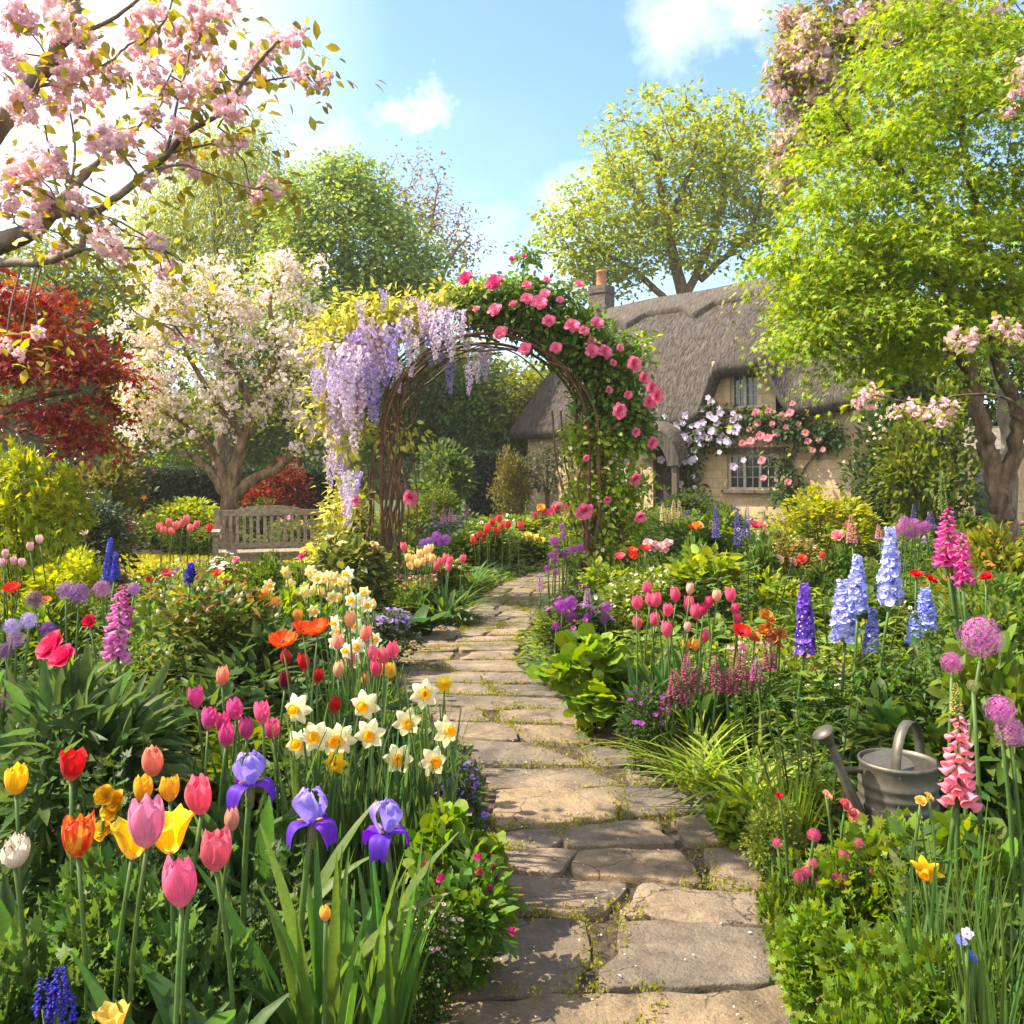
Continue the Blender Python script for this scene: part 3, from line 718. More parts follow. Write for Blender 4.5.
# galvanised watering can
def watering_can():
    c = at(898, 800, 2.6)
    t = thing('watering_can', 'old galvanised watering can with a long spout standing among the leaves', 'watering can', (c.x, 2.6, .01), 0)
    mz, nt, out = mat('galvanised_zinc')
    f = noise(nt, 9, 7, .65); vo = nd(nt, 'ShaderNodeTexVoronoi'); vo.inputs['Scale'].default_value = 45; tcn = nd(nt, 'ShaderNodeTexCoord'); nt.links.new(tcn.outputs['Object'], vo.inputs['Vector'])
    c1 = ramp(nt, f, [(.3, (.05, .045, .036)), (.5, (.10, .094, .078)), (.7, (.165, .158, .135))])
    c1 = mixc(nt, c1, ramp(nt, vo.outputs['Distance'], [(.0, (.07, .065, .055)), (.8, (.2, .195, .17))]), .25); rust = ramp(nt, noise(nt, 5, 8, .75), [(.5, 0.0), (.66, 1.0)]); c1 = mixc(nt, c1, (.13, .075, .04), mixc(nt, (0, 0, 0), rust, .65))
    b = nd(nt, 'ShaderNodeBsdfPrincipled'); b.inputs['Metallic'].default_value = .55; nt.links.new(c1, b.inputs['Base Color']); nt.links.new(ramp(nt, f, [(.3, .62), (.7, .42)]), b.inputs['Roughness'])
    bp = nd(nt, 'ShaderNodeBump'); bp.inputs['Strength'].default_value = .2; bp.inputs['Distance'].default_value = .01; nt.links.new(f, bp.inputs['Height']); nt.links.new(bp.outputs[0], b.inputs['Normal']); nt.links.new(b.outputs[0], out.inputs[0])
    r = .107; z1 = .415
    p = [(0.0, .0), (r * 1.02, .0), (r * 1.02, .02), (r, .03)]
    for zz in (.08, .295, .325, .355): p += [(r, zz - .009), (r + .0028, zz - .003), (r + .0028, zz + .003), (r, zz + .009)]
    p += [(r * .985, z1 - .012), (r * 1.02, z1 - .006), (r * 1.02, z1 + .004), (r * .97, z1 + .004), (r * .96, z1 - .01), (r * .95, .03), (0, .03)]
    m = MB(); m.lathe(p, 48); m.build('body', mz, t)
    m = MB()
    def cover(u, v):       # the fixed half lid, on the spout side, bowed inwards at its free edge
        yv = u * r * .955; xe = -np.sqrt(np.clip((r * .955) ** 2 - yv ** 2, 0, None)); xi = .0 + .03 * (1 - u * u)
        return np.stack((xe + (xi - xe) * v, yv, z1 - .006 + .012 * v), 1)
    m.grid(cover, 25, 6); m.build('half_lid', mz, t)
    m = MB(); P = smooth_line([(-.05, -.03, .07), (-.115, -.03, .25), (-.165, -.032, .37), (-.207, -.034, .475)], 6); m.tube(P, np.linspace(.021, .011, len(P)), 14); m.build('spout', mz, t)
    m = MB(); ax = nrm(np.array((-.55, -.1, .83))); e = np.array((-.205, -.034, .47)); m.tube([e, e + ax * .015, e + ax * .042, e + ax * .047, e + ax * .049], [.012, .016, .031, .032, .001], 22); m.build('sprinkler_rose', mz, t)
    m = MB(); m.tube([(-.098, 0, .385), (-.168, -.03, .40)], .008, 8); m.build('brace', mz, t)
    m = MB()
    # the carrying handle: a flat band over the top
    P = []
    for k in range(25):
        a = math.pi * k / 24; P.append((.022 - .068 * math.cos(a), -.017 - .075 * math.cos(a), z1 - .02 + .135 * math.sin(a) ** .8))
    P = np.array(P); V = []
    for q in P: V += [q + (-.010, .010, 0), q + (.010, -.010, 0), q + (.010, -.010, .003), q + (-.010, .010, .003)]
    m.add(V, quads=[(4 * i + j, 4 * i + (j + 1) % 4, 4 * i + 4 + (j + 1) % 4, 4 * i + 4 + j) for i in range(24) for j in range(4)])
    m.build('handle', mz, t)
watering_can()

# ================================================================== PLANT KITS (meshes made once, shared by every copy)
def strap_leaf(mb, base, az, L, w, e0, e1, seg=7, prof='strap', fold=.3, twist=0.0):
    """a long leaf: its rise above the horizon goes from e0 to e1 (radians)"""
    p = np.array(base, float); ca, sa = math.cos(az), math.sin(az); V = []
    for i in range(seg + 1):
        v = i / seg; e = e0 + (e1 - e0) * v ** 1.4
        ww = w * {'strap': min(1, .55 + v * 3) * (1 - max(0, v - .55) / .45) ** .7 if v > .55 else min(1, .55 + v * 3),
                  'tulip': (math.sin(math.pi * min(1, .16 + .84 * v)) ** .65), 'lance': math.sin(math.pi * min(1, .06 + .94 * v)) ** .8}[prof]
        if i == seg: ww = .002
        a2 = az + twist * v
        side = np.array((-math.sin(a2), math.cos(a2), 0)); up = np.array((-ca * math.sin(e), -sa * math.sin(e), math.cos(e)))
        V += [p - side * ww + up * ww * fold, p.copy(), p + side * ww + up * ww * fold]
        d = np.array((ca * math.cos(e), sa * math.cos(e), math.sin(e)))
        p = p + d * L / seg
    mb.add(V, quads=[(3 * i + j, 3 * i + j + 1, 3 * i + 4 + j, 3 * i + 3 + j) for i in range(seg) for j in (0, 1)])
KIT = {}
def kit(name, mb, m, smooth=True):
    KIT[name] = mb.mesh(name, m, smooth); return KIT[name]

# --- tulip heads (unit height), three degrees of opening
def tulip_head(op, wob, seed):
    r_ = random.Random(seed); mb = MB()
    for layer in (1, 0):
        for k in range(3):
            t0 = math.radians(120 * k + 60 * layer) + r_.uniform(-.08, .08); hh = 1 + r_.uniform(-.06, .05) - .04 * layer
            ph = r_.uniform(0, 6)
            def f(u, v):
                r = (.37 - .03 * layer) * np.clip(1 - (1 - v) ** 2.6, 0, 1) ** .62
                r = r * (1 - (.50 - .75 * op) * v ** 2.6) + op * .22 * v ** 3
                w = (1.16 - .2 * op) * (.34 + .66 * np.clip(1 - v ** 6, 0, 1) ** .5) * (.25 + .75 * np.clip(v * 2.8, 0, 1))
                r = r + .022 * np.sin(u * 3 + ph) * v * wob - .03 * (1 - u * u) * layer * v + .02 * np.abs(u) * v
                a = t0 + u * w
                return np.stack((r * np.cos(a), r * np.sin(a), hh * (v - (.20 - .06 * op) * u * u * v ** 3) + .015 * np.sin(u * 5 + ph) * v * wob), 1)
            mb.grid(f, 11, 12)
    return mb
for i, (o_, w_) in enumerate(((0, 1), (.12, 1.2), (.3, 1.6), (.8, 2.2))):
    mb = tulip_head(o_, w_, 5 + i)
    kit('tulip_%d' % i, mb, M_TULIP); 
kit('tulip_flame', tulip_head(.2, 1.6, 77), M_FLAME)
def double_head(seed, rings=((5, .40, .9), (5, .34, .95), (5, .24, 1.0), (4, .12, .95))):
    r_ = random.Random(seed); mb = MB()
    for j, (n_, R0, hh) in enumerate(rings):
        for k in range(n_):
            t0 = 2 * math.pi * (k + .5 * j) / n_ + r_.uniform(-.2, .2); ph = r_.uniform(0, 6); h1 = hh * r_.uniform(.8, 1.0)
            def f(u, v):
                r = R0 * np.clip(1 - (1 - v) ** 2.4, 0, 1) ** .6 * (1 - .3 * v ** 3) + .03 * np.sin(u * 4 + ph) * v
                a = t0 + u * .85 * (1 - v ** 5) ** .6 * (.3 + .7 * np.clip(v * 2.5, 0, 1))
                return np.stack((r * np.cos(a), r * np.sin(a), h1 * v * (1 - .08 * u * u) + .03 * np.sin(u * 6 + ph) * v), 1)
            mb.grid(f, 7, 6)
    return mb
kit('double_head', double_head(3), M_TULIP)
# --- rosette (rose, peony), unit radius, looks along +Z
def rosette(seed, rings, cup=.5):
    r_ = random.Random(seed); mb = MB()
    for j, (n_, R0, tilt) in enumerate(rings):
        for k in range(n_):
            t0 = 2 * math.pi * (k + r_.uniform(-.2, .2)) / n_ + j; ph = r_.uniform(0, 6); s_ = r_.uniform(.88, 1.1)
            def f(u, v):
                out = R0 * s_ * (v * math.cos(tilt) + .12); up = R0 * s_ * v * math.sin(tilt) - .14 * R0 * v ** 3
                w = .62 * (1 - (2 * v - 1.0) ** 4 * .6) * np.clip(v * 3 + .2, 0, 1) * R0 * (6 / (n_ + 1))
                b = cup * .5 * u * u * w
                x = out - b * math.sin(tilt) * .8; y_ = u * w; z = up + b * math.cos(tilt) + .03 * np.sin(u * 5 + ph) * v
                ca, sa = math.cos(t0), math.sin(t0)
                return np.stack((x * ca - y_ * sa, x * sa + y_ * ca, z), 1)
            mb.grid(f, 5, 4)
    return mb
kit('rose', rosette(2, ((7, .95, .2), (7, .92, .45), (7, .82, .7), (6, .68, .92), (6, .54, 1.12), (5, .38, 1.3), (4, .22, 1.45))), M_PETAL)
kit('peony', rosette(9, ((5, 1.0, .45), (5, .92, .8), (5, .75, 1.1), (4, .5, 1.35)), 1.0), M_PETAL)
def poppy():
    mb = MB()
    for layer in (0, 1):
        for k in range(3):
            t0 = 2 * math.pi * (k + .5 * layer) / 3; ph = R.uniform(0, 6)
            def f(u, v):
                r = (.06 + .95 * v ** .8) * (1 - .1 * layer); a = t0 + u * 1.0 * np.clip(.35 + v * 2, 0, 1) * (1 - .5 * v ** 6)
                z = .62 * v ** 1.7 + .07 * np.sin(u * 7 + ph) * v + .06 * layer
                return np.stack((r * np.cos(a), r * np.sin(a), z), 1)
            mb.grid(f, 11, 7)
    return mb
kit('poppy', poppy(), M_PETAL)
mb = MB(); mb.lathe([(.0, .0), (.13, .06), (.17, .2), (.14, .3), (.0, .32)], 12)
a_ = rng.uniform(0, 6.28, 60); mb.scatter(LEAF4, np.zeros((60, 3)), frames(np.stack((np.cos(a_), np.sin(a_), rng.uniform(.6, 1.6, 60)), 1), rvec(60)), rng.uniform(.28, .4, 60)); kit('poppy_eye', mb, M_STEM)
# --- daffodil head, looks along +Z, unit radius
mb = MB()
for k in range(6):
    t0 = math.radians(60 * k); zo = .02 * (k % 2)
    def f(u, v):
        w = .33 * np.sin(np.pi * np.clip(.14 + .86 * v, 0, 1)) ** .75; x = .1 + .9 * v; y_ = u * w; z = zo + .05 * np.sin(v * 3) - .16 * v * v - .05 * np.abs(u) * v + .06 * (1 - np.abs(u)) * v
        return np.stack((x * math.cos(t0) - y_ * math.sin(t0), x * math.sin(t0) + y_ * math.cos(t0), z), 1)
    mb.grid(f, 5, 7)
kit('daffodil_petals', mb, M_PETAL)
mb = MB(); wv = lambda a: .05 * np.sin(a * 9)
mb.lathe([(.0, .06), (.16, .02)], 32); mb.lathe([(.16, .0), (.21, .2), (.26, .38), (.29, .46)], 36); mb.lathe([(.29, .46), (.35, .50), (.37, .49)], 36, wob=wv)
kit('daffodil_trumpet', mb, M_PETAL)
# --- bearded iris head, unit ~ 1 high
st = MB(); fa = MB(); be = MB()
for k in range(3):
    t0 = math.radians(120 * k + 30)
    def f(u, v):
        w = .27 * np.sin(np.pi * np.clip(.06 + .80 * v, 0, 1)) ** .9; r = .05 + .24 * np.sin(v * 2.8) ; x = r + .05 * np.sin(u * 6 + k) * v; y_ = u * w; z = .08 + .80 * np.sin(v * 1.5) - .12 * u * u * v + .05 * np.sin(u * 9 + k) * v * v; x = x + .10 * u * u * (1 - v)
        return np.stack((x * math.cos(t0) - y_ * math.sin(t0), x * math.sin(t0) + y_ * math.cos(t0), z), 1)
    st.grid(f, 9, 9)
    t1 = t0 + math.radians(60)
    def g_(u, v):
        w = .27 * np.sin(np.pi * np.clip(.1 + .76 * v, 0, 1)) ** .6; x = .06 + .54 * np.sin(v * 1.6); z = .06 + .15 * np.sin(v * 2.4) - .50 * v ** 2.8 + .04 * np.sin(u * 8) * v - .10 * u * u * v; y_ = u * w
        return np.stack((x * math.cos(t1) - y_ * math.sin(t1), x * math.sin(t1) + y_ * math.cos(t1), z), 1)
    fa.grid(g_, 9, 10)
    P = [(.1 + .26 * q, 0, .13 + .1 * q) for q in (0, .5, 1)]; P = [(x * math.cos(t1), x * math.sin(t1), z) for x, y_, z in P]; be.tube(P, [.03, .035, .012], 6)
kit('iris_standards', st, M_PETAL); kit('iris_falls', fa, M_PETAL); kit('iris_beard', be, M_PETAL)
# --- allium globe, unit radius
n = 250; i_ = np.arange(n) + .5; ph = np.arccos(1 - 2 * i_ / n); th = np.pi * (1 + 5 ** .5) * i_
D = np.stack((np.cos(th) * np.sin(ph), np.sin(th) * np.sin(ph), np.cos(ph)), 1)
mb = MB(); mb.scatter(STAR6, D * rng.uniform(.86, 1.0, (n, 1)), faces_up(D + rng.normal(0, .2, (n, 3))), rng.uniform(.16, .24, n)); q_ = D[::3] * rng.uniform(.5, .8, (len(D[::3]), 1)); mb.scatter(STAR6, q_, faces_up(D[::3]), np.full(len(q_), .22)); [mb.tube([(0, 0, 0), tuple(D[k_] * .9)], .012, 3) for k_ in range(0, n, 4)]
kit('allium_globe', mb, M_TINY)
# --- spikes, unit height from z=0 up, nominal radius baked in
def spike(n, rad, tm, s0, s1, z0=0.0, cone=.35, droop=0.0, one=0.0, seed=1):
    r_ = np.random.default_rng(seed); v = (np.arange(n) + r_.random(n) * .7) / n; th = np.arange(n) * 2.399963 + r_.normal(0, .2, n)
    rr = rad * (1 - (1 - cone) * v ** 1.6); D = np.stack((np.cos(th), np.sin(th), -droop + r_.normal(0, .18, n)), 1)
    if one: D[:, 1] -= one
    D = nrm(D); P = np.stack((np.zeros(n), np.zeros(n), z0 + (1 - z0) * v), 1) + D * (rr * r_.uniform(.8, 1.1, n))[:, None]
    return P, D, s0 + (s1 - s0) * v ** 1.5
def bell(n=7):
    v, t = [], []
    for (r, z) in ((.10, 0), (.2, .35), (.26, .75), (.40, 1.0)):
        for k in range(n): a = 2 * math.pi * k / n; v.append((r * math.cos(a), r * math.sin(a), z))
    for j in range(3):
        for k in range(n): a, b = j * n + k, j * n + (k + 1) % n; t += [(a, b, b + n), (a, b + n, a + n)]
    return T_(v, t)
BELL = bell()
BUD = T_([(0, 0, 0), (.3, 0, .5), (0, .3, .5), (-.3, 0, .5), (0, -.3, .5), (0, 0, 1)], [(0, 2, 1), (0, 3, 2), (0, 4, 3), (0, 1, 4), (5, 1, 2), (5, 2, 3), (5, 3, 4), (5, 4, 1)])
CUPF = _flower(5, .3, .52, .2, 1)
for sd in (0, 1):
    mb = MB(); P, D, s = spike(120, .105, CUPF, .125, .05, .0, .38, -.1, 0, 3 + sd); mb.scatter(CUPF, P, faces_up(D + rng.normal(0, .35, D.shape)), s * rng.uniform(.75, 1.2, 120)); mb.scatter(CUPF, P[:100] * (.6, .6, 1), faces_up(D[:100]), s[:100] * .9); kit('delphinium_%d' % sd, mb, M_TINY)
    mb2 = MB(); k = P[:70]; mb2.scatter(FLOWER5S, k + D[:70] * .016, faces_up(D[:70]), np.full(70, .028)); kit('delphinium_eye_%d' % sd, mb2, M_TINY)
    mb = MB(); P, D, s = spike(38, .03, BELL, .155, .055, .0, .5, .6, .5, 13 + sd); mb.scatter(BELL, P, faces_up(D), s * rng.uniform(.85, 1.1, 38)); kit('foxglove_%d' % sd, mb, M_PETAL)
    mb = MB(); P, D, s = spike(130, .075, BUD, .085, .028, .0, .25, -.35, 0, 23 + sd); mb.scatter(BUD, P, faces_up(D), s); kit('lupin_%d' % sd, mb, M_TINY)
mb = MB(); P, D, s = spike(46, .035, BUD, .12, .05, 0, .3, -.5, 0, 33); mb.scatter(BUD, P, faces_up(D), s); kit('bud_tip', mb, M_STEM)
# muscari / grape hyacinth
mb = MB(); P, D, s = spike(60, .16, BUD, .24, .12, 0, .35, .3, 0, 43); mb.scatter(BUD, P, faces_up(D), s); kit('muscari', mb, M_TINY)
# --- flower stems
STEMS = {}
def stem_mesh(i, r, h):
    key = (i % 4, round(r, 4), round(h, 2))
    if key not in STEMS:
        mb = MB(); zz = np.linspace(0, 1, 8); i = key[0]
        bx_ = .10 * h * np.sin(zz * math.pi) * math.cos(i * 2.1) * .5; by_ = .10 * h * np.sin(zz * math.pi) * math.sin(i * 2.1) * .5
        mb.tube(np.stack((bx_, by_, zz * key[2]), 1), np.linspace(key[1] * 1.15, key[1] * .9, 8), 7, True); STEMS[key] = mb.mesh('stem', M_STEM)
    return STEMS[key]
# --- basal leaves
for i in range(3):
    mb = MB(); r_ = random.Random(i + 50)
    for k in range(4): strap_leaf(mb, (0, 0, 0), k * 2.1 + r_.uniform(-.5, .5) + i, r_.uniform(.30, .42), r_.uniform(.022, .036), 1.45, r_.uniform(.3, 1.0), 8, 'tulip', .55, r_.uniform(-.5, .5))
    kit('tulip_leaves_%d' % i, mb, M_LEAF)
    mb = MB()
    for k in range(8): strap_leaf(mb, (r_.gauss(0, .015), r_.gauss(0, .015), 0), r_.uniform(0, 6.3), r_.uniform(.30, .44), .007, 1.5, r_.uniform(.8, 1.35), 6, 'strap', .4, r_.uniform(-.5, .5))
    kit('daffodil_leaves_%d' % i, mb, M_LEAF)
    mb = MB()
    for k in range(8):
        a = (k - 3.5) * .24; b0 = 0 if k % 2 else math.pi
        strap_leaf(mb, (.02 * (k - 3.5), r_.gauss(0, .012), 0), b0 + r_.uniform(-.5, .5), r_.uniform(.34, .56), r_.uniform(.016, .023), 1.5 - abs(k - 3.5) * .09, r_.uniform(.5, 1.35) if k % 3 else r_.uniform(-.5, .4), 9, 'lance', .3, r_.uniform(-.9, .9))
    kit('iris_leaves_%d' % i, mb, M_LEAF)
# --- leafy clumps, about 1 m wide and 1 m high before scaling, foot at the origin
def clump(name, seed, n, tmpl, ls, spread=.48, top=1.0, lumps=9, droop=.35, stems=14, mat_=None, tight=.16):
    """an uneven mound: lumps of leaves carried by stems from the foot"""
    r_ = np.random.default_rng(seed)
    a = r_.uniform(0, 6.283, lumps); q = np.sqrt(r_.random(lumps)) * spread * .8; zc = top * (.35 + .5 * (1 - (q / spread) ** 2)) * r_.uniform(.75, 1.1, lumps)
    C = np.stack((q * np.cos(a), q * np.sin(a), zc), 1); rad = r_.uniform(.6, 1.25, lumps)[:, None] * np.array((tight * 1.25, tight * 1.25, tight))
    k = r_.integers(0, lumps, n); D = nrm(r_.normal(size=(n, 3)) + (0, 0, .35)); P = C[k] + D * rad[k] * r_.random((n, 1)) ** .4
    m_ = n // 3; al = r_.random((m_, 1)) ** .7; kk = r_.integers(0, lumps, m_); P[:m_] = C[kk] * np.concatenate((.35 + .6 * al, .35 + .6 * al, .05 + .9 * al), 1) + r_.normal(0, .06, (m_, 3))
    P[:, 2] = np.clip(P[:, 2], .01, None)
    out = nrm(np.concatenate((P[:, :2], (P[:, 2:] - .25) * .8), 1)) * .7 + D * .7 + r_.normal(0, .35, (n, 3)); out[:, 2] -= droop
    N = np.array((0, 0, 1.0)) + r_.normal(0, .45, (n, 3)) + D * .3
    mb = MB(); mb.scatter(tmpl, P, frames(out, N), ls * r_.uniform(.6, 1.25, n)); kit(name, mb, mat_ or M_LEAF)
    sb = MB()
    for j in range(stems):
        c = C[j % lumps]; b = c * (.25, .25, 0); sb.tube([b, (b + c) / 2 + (0, 0, .05), c + (0, 0, .05)], [.008, .006, .004], 4)
    kit(name + '_stems', sb, M_STEM)
    idx = np.argsort(-(P[:, 2] + .4 * np.linalg.norm(P[:, :2], axis=1) + r_.normal(0, .12, n)))
    TIPS[name] = P[idx[:max(200, n // 4)]]
TIPS = {}
for v in (0, 1):
    clump('broad_%d' % v, 100 + v, 820, LEAF, .15, droop=.3, lumps=12)            # broad pointed leaves: peony, hydrangea, shrubs
    clump('lance_%d' % v, 110 + v, 900, LANCE, .22, droop=.15)           # long narrow leaves
    clump('palm_%d' % v, 120 + v, 1250, PALM, .105, spread=.5, droop=.1, lumps=16, tight=.14)   # cranesbill, lobed
    clump('round_%d' % v, 130 + v, 480, ROUND, .15, spread=.5, droop=.3) # lady's mantle
    clump('fine_%d' % v, 140 + v, 2400, LEAF4, .07, droop=.1, lumps=14)  # small leaved bush
    clump('shrub_%d' % v, 150 + v, 3600, LEAF, .062, droop=.2, lumps=24, tight=.15)
    clump('acer_%d' % v, 160 + v, 3400, MAPLE, .068, droop=.6, lumps=20, tight=.12)
def tuft(name, seed, n, L, w, e_end, spread=.08, prof='strap'):
    r_ = random.Random(seed); mb = MB()
    for k in range(n):
        a = r_.uniform(0, 6.283); q = spread * r_.random() ** .5
        strap_leaf(mb, (q * math.cos(a), q * math.sin(a), 0), a + r_.uniform(-.7, .7), L * r_.uniform(.6, 1.1), w * r_.uniform(.7, 1.2), r_.uniform(1.15, 1.52), r_.uniform(*e_end), 7, prof, .35, r_.uniform(-.4, .4))
    kit(name, mb, M_LEAF)
for v in (0, 1):
    tuft('daylily_%d' % v, 200 + v, 95, 1.0, .014, (-1.0, .7), .16)
    tuft('blades_%d' % v, 210 + v, 60, 1.0, .013, (.3, 1.3), .18)
    tuft('sword_%d' % v, 220 + v, 22, 1.0, .034, (.3, 1.35), .12, 'lance')
    tuft('hosta_%d' % v, 230 + v, 30, .75, .11, (-.7, .5), .1, 'tulip')
# upright leafy stems (delphinium, phlox foliage)
def upright(name, seed, ns=13, tm=LANCE, ls=.16):
    r_ = np.random.default_rng(seed); mb = MB(); sb = MB(); tips = []
    for j in range(ns):
        a = r_.uniform(0, 6.283); q = .32 * math.sqrt(r_.random()); hh = r_.uniform(.6, 1.0); b = np.array((q * .6 * math.cos(a), q * .6 * math.sin(a), 0)); t = np.array((q * 1.35 * math.cos(a), q * 1.35 * math.sin(a), hh))
        sb.tube([b, (b + t) / 2 + (0, 0, .03), t], [.008, .007, .004], 5); tips.append(t)
        n = 26; v = r_.random(n) ** .8; P = b + (t - b) * v[:, None]; th = r_.uniform(0, 6.283, n)
        mb.scatter(tm, P, frames(np.stack((np.cos(th), np.sin(th), r_.uniform(-.3, .7, n)), 1), np.array((0, 0, 1.0)) + r_.normal(0, .3, (n, 3))), ls * r_.uniform(.6, 1.2, n) * (1.15 - .5 * v))
    kit(name, mb, M_LEAF); kit(name + '_stems', sb, M_STEM); TIPS[name] = np.array(tips)
for v in (0, 1): upright('upright_%d' % v, 240 + v); upright('lobed_%d' % v, 250 + v, 12, PALM, .17)

# ------------------------------------------------------------------ builders of single plants
G_TUL, G_DAF, G_DARK, G_MID, G_LIME = (.055, .115, .028), (.06, .125, .035), (.028, .062, .016), (.06, .12, .018), (.17, .24, .02)
def jit(c, a=.12):
    k = 1 + R.uniform(-a, a); return tuple(min(.95, max(0, x * k * (1 + R.uniform(-a * .4, a * .4)))) for x in c)
def stemmed(name, label, cat, group, px, py, d, foot_dx=None, r=.0042, hfix=None):
    """a root on the ground under the flower seen at px, py; returns root, stem height"""
    p = at(px, py, d); dx = R.uniform(-.03, .03) if foot_dx is None else foot_dx
    t = thing(name, label, cat, (p.x, p.y, 0), R.uniform(0, 6.28), group)
    h = max(.12, p.z)
    part('stem', stem_mesh(R.randrange(4), r, h), t, jit((.075, .14, .03)))
    return t, round(h, 2)
def tulip(px, py, d, col, label, size=.078, style=0, group=None, leaves=True, m='tulip'):
    """py is the middle of the flower"""
    hz = size
    p = at(px, py, d)
    t, h = stemmed('tulip', label, 'tulip', group, px, py + hz * .5 * F / d, d)
    me = {'flame': KIT['tulip_flame'], 'double': KIT['double_head']}.get(style) or KIT['tulip_%d' % style]
    part('flower', me, t, jit(col, .06), (0, 0, h - .004), (R.uniform(-.16, .16), R.uniform(-.16, .16), R.uniform(0, 6)), (size * R.uniform(.98, 1.12), size * R.uniform(.98, 1.12), size))
    if leaves: part('leaves', KIT['tulip_leaves_%d' % R.randrange(3)], t, jit(G_TUL, .2), None, (0, 0, R.uniform(0, 6)), (R.uniform(.8, 1.15), R.uniform(.8, 1.15), min(1.5, h / .52 * R.uniform(.8, 1))))
    return t
def daffodil(px, py, d, label, size=.044, yaw=None, pitch=None, group=None, pc=(.88, .82, .52), tc_=(.90, .52, .02), leaves=True):
    t, h = stemmed('daffodil', label, 'daffodil', group, px, py, d, r=.0035)
    t.rotation_euler = (0, 0, 0)
    y_ = R.uniform(-.55, .55) if yaw is None else yaw; p_ = R.uniform(-.25, .15) if pitch is None else pitch
    f_ = part('petals', KIT['daffodil_petals'], t, jit(pc, .05), (0, -.02, h), Euler((math.pi / 2 + p_, R.uniform(-.4, .4), y_), 'XYZ'), size)
    part('trumpet', KIT['daffodil_trumpet'], f_, jit(tc_, .06))
    if leaves: part('leaves', KIT['daffodil_leaves_%d' % R.randrange(3)], t, jit(G_DAF, .2), None, (0, 0, R.uniform(0, 6)), (1, 1, R.uniform(.95, 1.25) * h / .45))
    return t
def iris(px, py, d, label, size=.085, rz=0.0):
    t, h = stemmed('bearded_iris', label, 'iris', None, px, py + size * .3 * F / d, d, r=.0065)
    t.rotation_euler = (0, 0, rz)
    a = part('standards', KIT['iris_standards'], t, (.36, .27, .78), (0, 0, h), (.06, -.05, .3), size)
    part('falls', KIT['iris_falls'], t, (.15, .035, .50), (0, 0, h), (.06, -.05, .3), size); part('beard', KIT['iris_beard'], t, (.75, .5, .12), (0, 0, h), (.06, -.05, .3), size)
    bd = MB(); bd.lathe([(.0, -.06), (.009, -.05), (.012, -.02), (.008, .0), (.006, .005)], 8); part('bud_sheath', bd.mesh('bud_sheath', M_STEM), t, (.16, .19, .06), (0, 0, h), None, .85)
    part('leaves', KIT['iris_leaves_%d' % R.randrange(3)], t, (.085, .17, .035), (0, .01, 0), (0, 0, R.uniform(0, 3) if rz < .5 else R.uniform(0, 3) * 0 + 1.15), 1.1 if rz < .5 else .8)
    return t
def allium(px, py, d, diam, col, label, group=None):
    t, h = stemmed('allium', label, 'allium', group, px, py + diam * .42 * F / d, d, r=.005)
    part('globe', KIT['allium_globe'], t, jit(col, .06), (0, 0, h + diam * .42), (0, 0, R.uniform(0, 6)), diam / 2)
    return t
def poppy_plant(px, py, d, diam, col, label, group=None, face=.5):
    t, h = stemmed('poppy', label, 'poppy', group, px, py + diam * .2 * F / d, d, r=.003)
    t.rotation_euler = (0, 0, 0)
    f_ = part('flower', KIT['poppy'], t, jit(col, .06), (0, 0, h), (face * R.uniform(.5, 1.1), R.uniform(-.25, .25), R.uniform(0, .8)), diam / 2)
    part('centre', KIT['poppy_eye'], f_, (.03, .03, .02))
    part('leaves', KIT['lobed_%d' % R.randrange(2)], t, jit(G_MID, .2), None, (0, 0, R.uniform(0, 6)), (.3, .3, h * .55))
    return t
def bloom_plant(name, cat, kitname, px, py, d, diam, col, label, group=None, tilt=.9, foliage=None, fcol=(.075, .14, .025), fs=.32):
    """one large bloom on a leafy stem: peony, rose, ranunculus"""
    t, h = stemmed(name, label, cat, group, px, py, d, r=.004)
    t.rotation_euler = (0, 0, 0)
    part('bloom', KIT[kitname], t, jit(col, .06), (0, 0, h), (tilt * R.uniform(.6, 1.1), R.uniform(-.4, .4), R.uniform(-.6, .6)), diam / 2)
    part('leaves', KIT[(foliage or 'upright') + '_%d' % R.randrange(2)], t, jit(fcol, .2), None, (0, 0, R.uniform(0, 6)), (fs, fs, h * .82))
    return t
def spike_plant(kind, px, y0, y1, d, width_px, col, label, group=None, tip=None, eye=None, foliage='upright', fcol=G_MID, name=None, cat=None):
    """kind: delphinium, foxglove, lupin; y0 the top row of the spike and y1 its foot"""
    v = R.randrange(2); z0, z1 = zat(y0, d), zat(y1, d)
    t, h = stemmed(name or kind, label, cat or kind, group, px, y1, d, r=.006)
    hh = z0 - z1; base_r = {'delphinium': .15, 'foxglove': .16, 'lupin': .14}[kind]
    sx_ = width_px / 2 / F * d / base_r
    part('stem', stem_mesh(0, .0045, round(hh, 2)), t, (.08, .14, .03), (0, 0, h - .02))
    f_ = part('flower_spike', KIT['%s_%d' % (kind, v)], t, jit(col, .06), (0, 0, h), (R.uniform(-.05, .05), R.uniform(-.05, .05), 0 if kind == 'foxglove' else R.uniform(0, 6)), (sx_, sx_, hh))
    if kind == 'foxglove': t.rotation_euler = (0, 0, R.uniform(-.5, .5))
    if eye: part('flower_eyes', KIT['delphinium_eye_%d' % v], f_, eye)
    if tip: part('bud_tip', KIT['bud_tip'], t, tip, (0, 0, h + hh * .88), None, (sx_ * 1.6, sx_ * 1.6, hh * .35))
    if foliage: part('leaves', KIT['%s_%d' % (foliage, R.randrange(2))], t, jit(fcol, .2), None, (0, 0, R.uniform(0, 6)), (.42, .42, h * 1.02))
    return t
